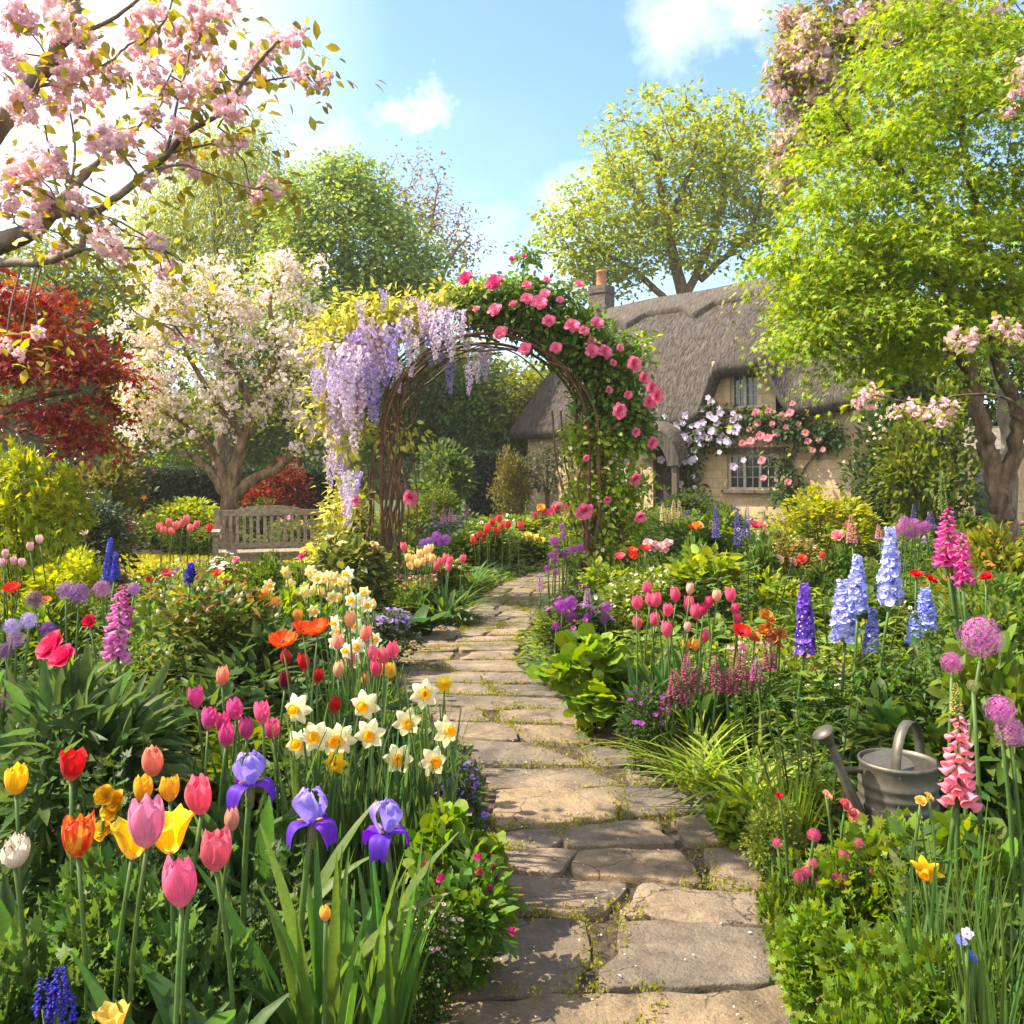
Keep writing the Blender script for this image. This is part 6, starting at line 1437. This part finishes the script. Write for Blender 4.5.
filler(34, lambda: (R.uniform(-3.6, -.5), R.uniform(3.0, 6.0)), ['upright', 'broad', 'palm', 'lance', 'lobed'], (.35, .55), (.45, .75), GR[:4], 'leafy_perennial', 'green leafy perennial in the tulip border among the flowers', 'perennial', 'leafy perennials of the left border')
filler(36, lambda: (R.uniform(.6, 3.9), R.uniform(3.4, 8.0)), ['upright', 'broad', 'palm', 'lobed', 'daylily'], (.35, .55), (.45, .75), [(.09, .16, .025), (.12, .2, .03), (.17, .25, .03), (.21, .28, .03)], 'border_perennial', 'light green leafy perennial in the delphinium border among the flowers', 'perennial', 'leafy perennials of the right border')
filler(46, lambda: (R.uniform(-7, 7.5), R.uniform(8.2, 17)), ['upright', 'broad', 'shrub', 'fine', 'lobed'], (.45, .8), (.7, 1.2), GR, 'garden_perennial', 'leafy plant in the far beds beyond the arch and bench', 'perennial', 'leafy plants of the far beds')

for (nm, lb_, bl_, n_) in (('white_flowered_perennial', 'mound starred with small white flowers', (FLOWER5, (.85, .82, .74), .034), 14), ('yellow_flowered_perennial', 'mound dotted with small yellow flowers', (FLOWER5, (.86, .68, .10), .034), 9), ('violet_flowered_perennial', 'mound dotted with small violet flowers', (FLOWER5, (.38, .16, .58), .034), 12), ('pink_flowered_perennial', 'mound dotted with small pink flowers', (FLOWER5, (.80, .32, .46), .034), 12)):
    filler(n_, lambda: (R.uniform(-3.8, 4.2), R.uniform(3.6, 9.5)), ['fine', 'broad', 'shrub'], (.3, .48), (.4, .65), [(.10, .17, .025), (.14, .21, .03), (.17, .23, .03)], nm, 'low %s among the border plants' % lb_, 'perennial', nm.replace('_', ' ') + 's', bl_)
    filler(n_, lambda: (R.uniform(-7, 6.5), R.uniform(9.5, 16)), ['fine', 'shrub'], (.45, .7), (.7, 1.1), [(.10, .17, .025), (.14, .21, .03)], nm, 'leafy %s in the far beds beyond the arch' % lb_, 'perennial', 'far ' + nm.replace('_', ' ') + 's', (bl_[0], bl_[1], .055))
# ------------------------------------------------------------------ flowers, left front
PINK, CORAL, MAG, RED, DRED, YEL, SALM = (.80, .18, .30), (.82, .16, .20), (.66, .07, .30), (.62, .008, .012), (.20, .004, .018), (.86, .58, .01), (.82, .28, .20)
tulip(15, 848, 1.52, (.80, .72, .62), 'cream double tulip at the left edge', .062, 'double')
tulip(16, 778, 1.95, YEL, 'single yellow tulip at the left edge', .068, 1)
tulip(71, 765, 1.8, RED, 'bright red tulip standing above the dark leaves at the left', .066, 2)
tulip(78, 832, 1.56, YEL, 'orange and red flamed tulip with opened petals', .076, 'flame')
tulip(153, 760, 1.95, SALM, 'salmon pink tulip topmost of the front cluster', .072, 0)
tulip(143, 788, 1.85, (.84, .45, .02), 'golden orange tulip behind the lilac pink one', .058, 1)
tulip(170, 786, 1.88, (.84, .45, .02), 'golden tulip half hidden right of the salmon tulip stem', .056, 1)
tulip(147, 822, 1.5, (.74, .26, .42), 'large lilac pink tulip before yellow petals', .088, 1)
tulip(132, 838, 1.62, (.88, .62, .01), 'bright yellow tulip on the left behind the lilac pink one', .07, 3)
tulip(172, 830, 1.62, (.88, .62, .01), 'wide open yellow tulip on the right behind the lilac pink one', .075, 3)
tulip(202, 793, 1.6, (.80, .15, .22), 'coral pink tulip right of the yellow petals', .072, 1)
tulip(216, 848, 1.55, (.80, .17, .25), 'coral pink tulip beside the pinkish closed bud', .078, 1)
tulip(182, 881, 1.42, (.76, .15, .30), 'deep pink tulip standing lowest of the front tulips', .08, 0)
tulip(232, 820, 1.7, (.62, .30, .22), 'closed pinkish green tulip bud', .045, 0, leaves=False)
tulip(326, 911, 1.62, (.80, .45, .08), 'tiny closed yellow bud above the sword leaves', .03, 0, leaves=False)
tulip(115, 1018, 1.42, (.86, .58, .12), 'yellow tulip cut by the bottom of the view', .045, 3)
for (x, y_, L) in ((106, 795, 'upper left'), (118, 800, 'upper right'), (112, 812, 'middle'), (104, 833, 'lower')):
    bloom_plant('wallflower', 'wallflower', 'peony', x, y_, 1.82, .045, (.85, .50, .02), 'yellow wallflower bloom, %s of the small cluster beside the flamed tulip' % L, 'yellow wallflowers', foliage='upright', fs=.14)
for (x, y_, b) in ((43, 995, 'left'), (55, 1000, 'middle'), (68, 1006, 'right'), (60, 985, 'rear')):
    t, h = stemmed('grape_hyacinth', 'deep blue grape hyacinth, %s one of the clump in the bottom left corner' % b, 'grape hyacinth', 'grape hyacinths', x, y_ + 14, 1.45, r=.003); part('flower_spike', KIT['muscari'], t, jit((.07, .05, .48), .1), (0, 0, h), None, (.05, .05, .05)); part('leaves', KIT['daffodil_leaves_0'], t, G_TUL, None, None, (.7, .7, .5))
for (x, y_, w) in ((197, 697, 'on the far left of the group'), (208, 718, 'lower left of the group'), (226, 732, 'in the front of the group'), (225, 722, 'half hidden behind the front one'), (237, 706, 'tall in the middle of the group'), (247, 725, 'right of the front one'), (263, 710, 'tall at the right of the group'), (273, 728, 'lowest at the right of the group')):
    tulip(x, y_, 2.5 + R.uniform(-.08, .1), (MAG if x < 260 else (.74, .12, .30)), 'magenta tulip %s behind the left iris' % w, .066, R.choice((0, 1, 1)), 'magenta tulips')
for (x, y_, c, L, s) in ((222, 676, SALM, 'orange salmon tulip above the magenta group', .062), (285, 678, DRED, 'dark maroon tulip below a red one', .066), (286, 656, (.45, .01, .015), 'deep red tulip behind the maroon one', .055), (305, 660, RED, 'red tulip below the orange poppies', .062), (317, 673, RED, 'red tulip, second below the orange poppies', .055), (334, 704, RED, 'red tulip among the white daffodils', .06)):
    tulip(x, y_, 2.95 if x > 250 else 2.7, c, L, s, 0)
for i, (x, y_, c, L) in enumerate(((365, 633, SALM, 'salmon tulip highest of the mixed group by the path'), (351, 654, PINK, 'pink tulip left in the mixed group by the path'), (377, 666, (.76, .10, .22), 'deep pink tulip low in the mixed group by the path'), (374, 652, PINK, 'pink tulip in the middle of the mixed group by the path'), (394, 649, (.78, .13, .25), 'rose pink tulip at the right of the mixed group'), (384, 656, (.80, .16, .22), 'coral tulip behind the deep pink one'), (391, 668, (.86, .58, .05), 'yellow tulip at the right of the mixed group'), (366, 677, (.84, .45, .22), 'peach tulip at the foot of the mixed group'), (338, 668, (.84, .50, .30), 'peach tulip left of the mixed group'), (350, 617, (.84, .45, .25), 'small peach tulip below the yellow ones'), (384, 668, (.86, .60, .1), 'pale yellow tulip behind the yellow one'), (338, 640, (.82, .40, .3), 'apricot tulip between poppies and pink tulips'))):
    tulip(x, y_, 3.4 + R.uniform(-.15, .2), c, L, .066, R.choice((0, 1)), 'mixed tulips by the path')
for (x, y_) in ((345, 582), (349, 591), (364, 591), (373, 603), (330, 584), (322, 592), (338, 598), (312, 590), (356, 606)):
    tulip(x, y_, 5.0 + R.uniform(-.2, .3), (.86, .70, .22), 'pale yellow tulip in the drift left of the arch', .062, 0, 'pale yellow tulips')
for (x, y_, L) in ((264, 592, 'apricot tulip left of the drift of cream flowers'), (275, 602, 'orange tulip low beside the apricot one'), (297, 615, 'large orange tulip behind the poppies')):
    tulip(x, y_, 4.2, (.84, .36, .06), L, .06, 1)
for (x, y_, dd_, D, L) in ((283, 640, 2.75, .105, 'orange red poppy on the left of the pair'), (303, 629, 2.85, .09, 'half hidden orange red poppy behind the right one'), (318, 628, 2.8, .10, 'orange red poppy on the right of the pair')):
    poppy_plant(x, y_, dd_, D * .85, (.80, .10, .012), L)
poppy_plant(12, 587, 4.2, .08, (.75, .03, .02), 'red poppy below the golden acer at the left edge'); poppy_plant(46, 599, 4.2, .05, (.82, .25, .04), 'small orange poppy beside the purple alliums')
# daffodils by the path
for (x, y_, w, L) in ((366, 703, -.2, 'topmost white and yellow daffodil of the front row'), (371, 731, 0, 'white and yellow daffodil facing forward in the middle'), (408, 720, .25, 'white and yellow daffodil turned to the path'), (399, 757, .1, 'lowest white and yellow daffodil of the front row'), (434, 760, .5, 'white and yellow daffodil overhanging the path'), (447, 730, .9, 'white daffodil in profile at the right'), (425, 691, .3, 'white daffodil at the back right of the row'), (343, 738, -.3, 'white and yellow daffodil left of the middle one'),
                       (299, 707, -.4, 'white and yellow daffodil at the far left of the row'), (301, 743, -.2, 'cream daffodil low at the left of the row'), (317, 735, 0, 'cream daffodil between two others at the left'), (335, 740, .2, 'cream daffodil with a deep yellow trumpet')):
    daffodil(x, y_, 2.6 + R.uniform(-.08, .12), L, .046, w, group='white daffodils')
daffodil(337, 761, 2.55, 'all yellow daffodil at the foot of the white ones', .036, pc=(.88, .58, .02)); daffodil(445, 684, 2.9, 'small yellow daffodil at the right end of the row', .032, pc=(.88, .62, .03))
for k in range(28):
    x = R.gauss(318, 22); y_ = R.gauss(586, 14) + abs(x - 318) * .2
    daffodil(x, y_, 5.2 + R.uniform(-.6, .6), 'cream double narcissus in the drift in front of the arch', .037, pc=(.87, .72, .36), tc_=(.88, .62, .16), group='cream narcissi', leaves=False)
for k in range(16):
    daffodil(R.gauss(350, 14), R.gauss(628, 20), 3.9 + R.uniform(-.4, .4), 'small pale daffodil among the mixed tulips', .036, pc=(.86, .82, .6), group='small pale daffodils', leaves=k % 2 == 0)
iris(250, 775, 1.85, 'violet bearded iris on the left of three', .08, .2); iris(312, 810, 1.75, 'violet bearded iris in the middle of three', .08, -.3); iris(385, 824, 1.75, 'violet bearded iris on the right nearest the path', .077, .6)
# left middle
bloom_plant('peony', 'peony', 'peony', 55, 648, 2.6, .105, (.78, .09, .20), 'large bright pink peony at the left'); bloom_plant('peony', 'peony', 'peony', 65, 659, 2.55, .085, (.78, .07, .2), 'smaller pink peony just below the large one')
bloom_plant('peony', 'peony', 'peony', 90, 623, 3.0, .05, (.66, .02, .08), 'small crimson peony beside the magenta foxglove')
ALL = (.35, .16, .42)
for (x, y_, D, c, L) in ((66, 590, .085, ALL, 'lilac allium left of the purple one'), (79, 593, .10, (.28, .13, .36), 'round purple allium in the tulip border'), (35, 600, .085, (.17, .08, .18), 'dull dark allium at the left'), (102, 588, .08, (.38, .15, .36), 'pinkish allium above the magenta foxglove'), (134, 588, .06, (.42, .2, .5), 'flat lilac allium right of the foxglove')):
    allium(x, y_, 4.0, D, c, L)
for (x, y_, c, L) in ((12, 627, (.45, .34, .7), 'pale lilac phlox head at the left edge'), (29, 620, (.45, .36, .7), 'pale lilac phlox head, second from the left edge'), (16, 640, (.45, .2, .5), 'mauve phlox head low at the left edge'), (48, 630, (.2, .07, .3), 'dark purple phlox head'), (6, 650, (.2, .1, .25), 'dark purple phlox head at the left edge'), (3, 702, (.35, .15, .32), 'dusky mauve flower head at the left edge above the yellow tulip'), (66, 690, (.5, .3, .5), 'lilac flower head among the peony leaves')):
    allium(x, y_, 3.0, .058, c, L)
spike_plant('foxglove', 117, 590, 655, 3.0, 27, (.66, .24, .52), 'magenta foxglove in the tulip border', name='foxglove'); spike_plant('foxglove', 124, 582, 620, 3.15, 20, (.66, .12, .38), 'shorter pink foxglove behind the magenta one', name='foxglove')
spike_plant('delphinium', 108, 538, 580, 4.6, 12, (.10, .10, .5), 'dark blue delphinium, taller of two by the lawn'); spike_plant('delphinium', 115, 553, 580, 4.5, 10, (.12, .1, .5), 'dark blue delphinium, shorter of two by the lawn'); spike_plant('delphinium', 190, 564, 584, 4.0, 13, (.06, .05, .5), 'short bright blue delphinium above the bronze peony')
for (x, y_, dd_, D, c, L) in ((167, 574, 4.3, .055, (.66, .03, .14), 'crimson bloom above the bronze peony'), (198, 580, 4.2, .05, (.66, .06, .2), 'rose pink bloom right of the blue spike'), (149, 580, 4.4, .03, (.55, .01, .06), 'tiny crimson bud left of the blue spike'), (217, 572, 4.6, .05, (.76, .12, .04), 'orange red bloom near the lawn'), (226, 582, 4.6, .035, (.7, .04, .03), 'small red bloom near the lawn'), (66, 516, 7, .08, (.7, .04, .05), 'red bloom on the dark shrub'), (302, 556, 7, .07, (.76, .06, .25), 'pink bloom in front of the bench'), (236, 560, 7.2, .07, (.75, .25, .4), 'pale pink bloom under the bench')):
    bloom_plant('border_rose', 'rose', 'rose', x, y_, dd_, D, c, L, foliage='broad')
for k, (x, y_) in enumerate([(160, 526), (168, 522), (176, 525), (183, 522), (190, 528), (197, 524), (164, 530), (172, 531), (187, 519), (127, 522), (131, 528)]):
    tulip(x, y_, 10.6 + R.uniform(-.3, .3), (.80, .24, .26), 'coral pink tulip in the row before the golden shrub', .11, 1, 'coral tulips by the golden shrub', leaves=False)
tulip(210, 528, 10, (.76, .05, .03), 'red tulip right of the coral row', .11, 1, leaves=False)
for (x, y_) in ((5, 552), (14, 560), (3, 562), (22, 562), (30, 545), (40, 538)):
    tulip(x, y_, 5.0, (.78, .50, .56), 'blush pink tulip under the golden acer', .055, 1, 'blush tulips')
for (x, y_) in ((28, 505), (42, 508), (40, 520), (58, 512), (84, 532), (52, 505)):
    bloom_plant('border_rose', 'rose', 'rose', x, y_, 7.6, .075, (.80, .66, .5), 'pale cream rose between the acers', 'cream roses', foliage='broad')
# ------------------------------------------------------------------ beyond the bench and arch
for k, (x, y_) in enumerate([(408, 558), (414, 559), (420, 553), (426, 550), (428, 556), (418, 562), (424, 561), (432, 558), (411, 565), (430, 548)]):
    tulip(x, y_, 7.6 + R.uniform(-.3, .3), (.86, .66, .32), 'cream yellow tulip in the row left of the arch', .085, 1, 'cream tulips by the arch')
for k, (x, y_) in enumerate([(440, 561), (445, 558), (450, 560), (437, 566), (448, 566), (462, 558), (404, 546)]):
    tulip(x, y_, 7.6 + R.uniform(-.3, .3), (.80, .16, .26), 'rose pink tulip beside the cream row at the arch', .085, 1, 'rose tulips by the arch')
for (x, y_) in ((488, 527), (496, 531), (502, 526), (480, 534), (492, 522), (500, 518), (474, 540), (484, 541), (486, 530), (508, 524), (521, 525)):
    tulip(x, y_, 11 + R.uniform(-.4, .4), (.76, .07, .08), 'red tulip in the bed beyond the arch', .11, 1, 'red tulips beyond the arch', leaves=False)
for (x, y_) in ((536, 516), (545, 512), (552, 512), (560, 509), (566, 507), (574, 506), (541, 508), (582, 512), (556, 505)):
    bloom_plant('border_rose', 'rose', 'rose', x, y_, 14, .15, R.choice([(.75, .08, .22), (.82, .4, .05), (.76, .12, .2)]), 'pink or orange rose in the bed below the cottage end', 'roses below the cottage', foliage='broad')
for (x, y0, y1, c, L) in ((444, 507, 524, (.80, .42, .55), 'pale pink lupin seen through the arch, left of two'), (451, 507, 523, (.80, .42, .55), 'pale pink lupin seen through the arch, right of two'), (467, 505, 518, (.45, .15, .5), 'violet lupin seen through the arch'), (433, 500, 520, (.5, .4, .4), 'greyish lupin seen through the arch')):
    spike_plant('lupin', (x), y0, y1, 12, 7, c, L)
for (x, y_) in ((441, 541), (430, 542), (437, 536), (446, 540), (424, 544)):
    allium(x, y_, 10.8, .13, (.38, .12, .5), 'violet bloom in the bed beyond the arch', 'violet blooms beyond the arch')
for (x, y_) in ((520, 537), (528, 535), (535, 538), (515, 540), (524, 541), (532, 543), (541, 541), (510, 545)):
    bloom_plant('border_rose', 'rose', 'rose', x, y_, 12.6, .13, (.84, .70, .16), 'yellow bloom on the bed where the path turns', 'yellow blooms by the path', foliage='broad')
PUR = (.36, .07, .38)
for (x, y_, D) in ((551, 555, .06), (558, 551, .07), (565, 553, .07), (572, 550, .08), (580, 548, .085), (555, 560, .08), (556, 543, .08), (563, 535, .07), (553, 540, .08), (556, 572, .07), (547, 568, .06), (562, 526, .06)):
    allium(x, y_, 7.8, D, PUR, 'magenta purple bloom in the drift under the rose arch', 'purple blooms under the arch')
for (x, y_, D, L) in ((562, 606, .10, 'purple bloom at the left of the row beside the path'), (571, 603, .09, 'purple bloom touching the left one of the row'), (572, 617, .085, 'purple bloom hanging lowest in the row'), (588, 617, .06, 'small purple bloom in the middle of the row'), (606, 608, .08, 'purple bloom at the right of the row'), (604, 619, .06, 'small purple bloom below the right one'), (556, 627, .06, 'small purple bloom by the path edge')):
    allium(x, y_, 5.8, D, (.36, .05, .42), L)
spike_plant('lupin', 588, 588, 608, 5.8, 12, (.55, .3, .6), 'lilac spike behind the purple row'); spike_plant('lupin', 540, 573, 592, 7.4, 8, (.6, .3, .55), 'mauve spike by the bend of the path')
for (x, y_, c, L) in ((632, 550, (.78, .08, .03), 'vermilion poppy highest of the cluster right of the arch'), (620, 556, (.80, .12, .2), 'pink red poppy left of the cluster right of the arch'), (634, 556, (.78, .1, .03), 'vermilion poppy lowest of the cluster right of the arch'), (645, 548, (.7, .03, .03), 'small scarlet poppy at the right of the cluster')):
    poppy_plant(x, y_, 7.8, .10, c, L)
for (x, y_) in ((648, 543), (656, 545), (662, 546), (668, 543), (652, 548), (664, 550)):
    bloom_plant('border_rose', 'rose', 'rose', x, y_, 8.2, .10, (.82, .52, .55), 'blush pink rose behind the poppies', 'blush roses', foliage='broad')
for k, (x, y0, y1) in enumerate([(663, 504, 522), (673, 500, 520), (680, 500, 520), (765, 508, 534), (668, 510, 524)]):
    spike_plant('lupin', x, y0, y1, 11 if x < 700 else 8.5, 7, (.84, .70, .42), 'cream lupin spire at the front of the cottage', group='cream lupins')
for (x, y0, y1, L) in ((716, 503, 540, 'violet lupin on the left of three before the cottage'), (738, 503, 548, 'violet lupin in the middle of three before the cottage'), (746, 505, 540, 'violet lupin on the right of three before the cottage')):
    spike_plant('lupin', x, y0, y1, 8.0, 9, (.22, .10, .62), L)
for (x, y_, c, D) in ((692, 528, (.7, .05, .05), .06), (698, 527, (.8, .35, .1), .09), (755, 527, (.72, .1, .25), .10), (762, 525, (.8, .4, .3), .08), (838, 537, (.8, .35, .4), .11), (822, 557, (.78, .2, .15), .09), (802, 560, (.76, .12, .08), .09), (792, 562, (.8, .4, .4), .08), (830, 572, (.5, .1, .12), .07), (770, 558, (.82, .6, .5), .12), (779, 560, (.82, .65, .5), .08), (690, 549, (.5, .25, .5), .08), (699, 548, (.5, .3, .55), .08), (846, 527, (.75, .2, .3), .06)):
    bloom_plant('border_rose', 'rose', 'peony', x, y_, 7.0, D, c, 'warm toned bloom scattered in the bed before the cottage', 'mixed blooms before the cottage', foliage='broad')
spike_plant('lupin', 852, 515, 545, 6.2, 12, (.80, .30, .42), 'rose pink lupin beside the golden shrub'); spike_plant('lupin', 879, 525, 540, 6.4, 8, (.78, .4, .5), 'small pink lupin right of the rose pink one'); spike_plant('lupin', 913, 503, 525, 9, 7, (.16, .12, .4), 'indigo spike under the dark rambler'); spike_plant('lupin', 930, 512, 530, 8.5, 11, (.2, .12, .5), 'short indigo spike under the maple')
for (x, y_) in ((902, 528), (908, 533), (915, 524), (921, 530), (926, 526), (894, 534), (913, 533), (905, 522)):
    allium(x, y_, 7.5, .10, (.55, .16, .5), 'mauve bloom behind the blue delphiniums', 'mauve blooms under the rambler')
# ------------------------------------------------------------------ right middle
for i, (x, y_, s, L) in enumerate(((647, 588, .07, 'at the upper left'), (637, 601, .07, 'at the left edge, second row'), (656, 599, .075, 'in the middle of the second row'), (676, 593, .075, 'at the top of the group, third from left'), (668, 608, .07, 'under the top ones'), (655, 618, .075, 'in the lower row, tall and pale tipped'), (638, 622, .07, 'lowest at the left'), (688, 602, .075, 'right of the top ones'), (667, 627, .075, 'lowest in the middle'), (697, 611, .08, 'below the crimson pair'), (732, 593, .075, 'standing apart highest at the right'), (704, 634, .07, 'lowest at the right beside the orange bud'), (688, 626, .05, 'pale and small in the middle'), (650, 598, .07, 'half hidden in the second row'))):
    tulip(x, y_, 4.1 + R.uniform(-.15, .2), (.80, .12, .26) if s > .06 else (.82, .45, .42), 'pink tulip %s of the lime mound group' % L, s, R.choice((0, 1)), 'pink tulips of the right border')
for (x, y_, c, L) in ((709, 602, (.64, .03, .12), 'crimson tulip upper of the crimson pair'), (703, 608, (.64, .03, .13), 'crimson tulip lower of the crimson pair'), (717, 594, (.80, .48, .34), 'pale apricot bud above the crimson pair'), (735, 607, (.74, .08, .2), 'small deep pink tulip over the red poppy'), (739, 616, (.74, .08, .2), 'small deep pink tulip touching the red poppy'), (687, 645, (.84, .40, .02), 'orange tulip below the pink group'), (695, 643, (.82, .42, .1), 'tiny orange bud beside the orange tulip'), (690, 588, (.80, .5, .4), 'pale pink bud behind the group')):
    tulip(x, y_, 4.0, c, L, .058, 0)
poppy_plant(741, 631, 3.9, .085, (.74, .01, .008), 'scarlet poppy below the pink tulips')
for (x, y_, D) in ((763, 633, .07), (772, 638, .07), (755, 640, .06), (780, 634, .06), (768, 628, .05), (778, 645, .05), (766, 618, .08)):
    bloom_plant('chrysanthemum', 'chrysanthemum', 'peony', x, y_, 3.9, D, (.62, .26, .07), 'rusty orange chrysanthemum left of the violet delphinium', 'rusty chrysanthemums', foliage='upright')
PLUM = (.42, .09, .19)
for (x, y0, y1, L) in ((675, 671, 695, 'far left'), (688, 658, 682, 'second from left'), (698, 668, 690, 'low third'), (716, 657, 690, 'tall in the middle'), (726, 672, 692, 'short in the middle'), (741, 646, 678, 'tallest'), (733, 668, 690, 'leaning'), (686, 682, 704, 'lowest left'), (665, 696, 714, 'outermost by the lime mound'), (752, 668, 688, 'right of the tallest'), (770, 640, 668, 'beside the rusty blooms')):
    spike_plant('lupin', x, y0 - 3, y1 + 3, 3.7, 17, PLUM, 'plum red flower spike, %s of the plum group' % L, 'plum flower spikes', foliage=None, name='red_spike', cat='flower spike')
spike_plant('lupin', 757, 656, 682, 3.65, 15, (.5, .12, .36), 'magenta plume among the plum red spikes', foliage=None, name='red_spike', cat='flower spike')
BL, EY = (.46, .50, .86), (.82, .82, .88)
for (x, y0, y1, w, c, L) in ((805, 583, 652, 22, (.19, .09, .52), 'violet delphinium standing left of the pale blue ones'), (890, 527, 602, 25, BL, 'tallest pale blue delphinium'), (858, 556, 612, 22, BL, 'pale blue delphinium left of the tallest one'), (845, 580, 640, 30, (.48, .48, .84), 'broad pale blue delphinium lowest on the left'), (927, 588, 630, 22, (.36, .42, .82), 'short blue delphinium on the right'), (914, 612, 645, 18, (.36, .42, .82), 'low blue delphinium below the right one'), (871, 608, 652, 17, (.28, .30, .72), 'low lavender blue delphinium between the taller ones')):
    spike_plant('delphinium', x, y0, y1, 3.4 + R.uniform(-.1, .1), w, c, L, eye=EY, tip=None)
for (x, y_, dd_, D, L) in ((916, 576, 3.6, .05, 'red ranunculus left of a pair behind the blue spikes'), (930, 581, 3.5, .055, 'red ranunculus right of a pair behind the blue spikes'), (957, 580, 3.6, .045, 'red ranunculus beside the foxglove stem'), (986, 579, 3.5, .055, 'crimson bloom right of the tall foxglove')):
    bloom_plant('ranunculus', 'ranunculus', 'peony', x, y_, dd_, D, (.62, .012, .025), L, tilt=.6)
spike_plant('foxglove', 946, 505, 562, 3.2, 26, (.70, .12, .42), 'tall magenta foxglove with a green tip at the right', tip=None, name='foxglove'); spike_plant('foxglove', 962, 530, 580, 3.15, 22, (.70, .12, .42), 'magenta foxglove close beside the tall one', name='foxglove'); spike_plant('lupin', 943, 468, 512, 3.2, 10, (.22, .30, .07), 'green unopened foxglove spire above the magenta bells', foliage=None, name='green_spire', cat='flower spike')
for (x, y_, dd_, D, c, L) in ((981, 636, 2.3, .11, (.56, .16, .44), 'largest mauve allium globe at the right'), (952, 662, 2.6, .066, (.50, .12, .38), 'small flat mauve allium left of the largest'), (1000, 708, 2.0, .068, (.58, .16, .48), 'mauve allium in the middle at the right edge'), (1011, 733, 2.0, .068, (.58, .22, .46), 'mauve allium lowest at the right edge'), (973, 686, 2.0, .028, (.3, .34, .14), 'closed green allium bud on a tall stem')):
    allium(x, y_, dd_, D, c, L)
spike_plant('foxglove', 957, 712, 800, 1.95, 38, (.80, .27, .36), 'pale pink foxglove in front of the watering can', foliage='lobed', name='foxglove'); spike_plant('lupin', 957, 684, 716, 1.95, 14, (.52, .44, .14), 'yellow green tip of the pale pink foxglove', foliage=None, name='green_spire', cat='flower spike')
daffodil(922, 866, 1.75, 'single yellow daffodil at the lower right', .032, -.6, .5, pc=(.88, .56, .02))
for (x, y_, D) in ((814, 833, .03), (844, 857, .026), (799, 876, .03), (806, 871, .024), (820, 885, .032), (842, 879, .036), (871, 873, .026), (881, 890, .024), (813, 862, .022), (777, 843, .022), (908, 939, .02), (859, 842, .022), (836, 876, .022)):
    bloom_plant('pink_clover', 'clover', 'allium_globe', x, y_, 2.2, D * 1.15, (.66, .10, .25), 'pink clover like flower head above the cranesbill leaves', 'pink flower heads', foliage='palm', fcol=(.12, .2, .02), fs=.12)
for (x, y_, D, c, L) in ((845, 808, .045, (.76, .2, .2), 'coral bloom left of the watering can foot'), (853, 815, .035, (.78, .3, .24), 'smaller coral bloom at the watering can foot'), (826, 795, .03, (.8, .5, .35), 'pale apricot bloom below the spout'), (779, 795, .02, (.6, .02, .04), 'tiny red bloom below the spout'), (921, 800, .026, (.84, .5, .12), 'yellow wallflower bud before the watering can'), (928, 797, .022, (.84, .52, .14), 'second yellow wallflower bud before the watering can')):
    bloom_plant('small_bloom', 'flower', 'peony', x, y_, 2.3 if x < 900 else 1.9, D, c, L, foliage='upright', fs=.12)
for (x, y_, c) in ((967, 931, (.55, .5, .8)), (961, 937, (.2, .25, .75)), (972, 958, (.1, .2, .75))):
    bloom_plant('borage', 'borage', 'clematis', x, y_, 1.55, .022, c, 'tiny blue flower at the lower right', 'tiny blue flowers')

# ------------------------------------------------------------------ the soft air of the garden
hm_, hnt, hout = mat('garden_haze')
hv = nd(hnt, 'ShaderNodeVolumePrincipled'); hv.inputs['Color'].default_value = (1.0, .97, .9, 1); hv.inputs['Density'].default_value = .0010; hv.inputs['Anisotropy'].default_value = .35
hnt.links.new(hv.outputs[0], hout.inputs['Volume'])
hb = MB(); hb.box((0, 30, 9.5), (244, 184, 21)); tag(hb.build('haze', hm_, None, False), kind='stuff')
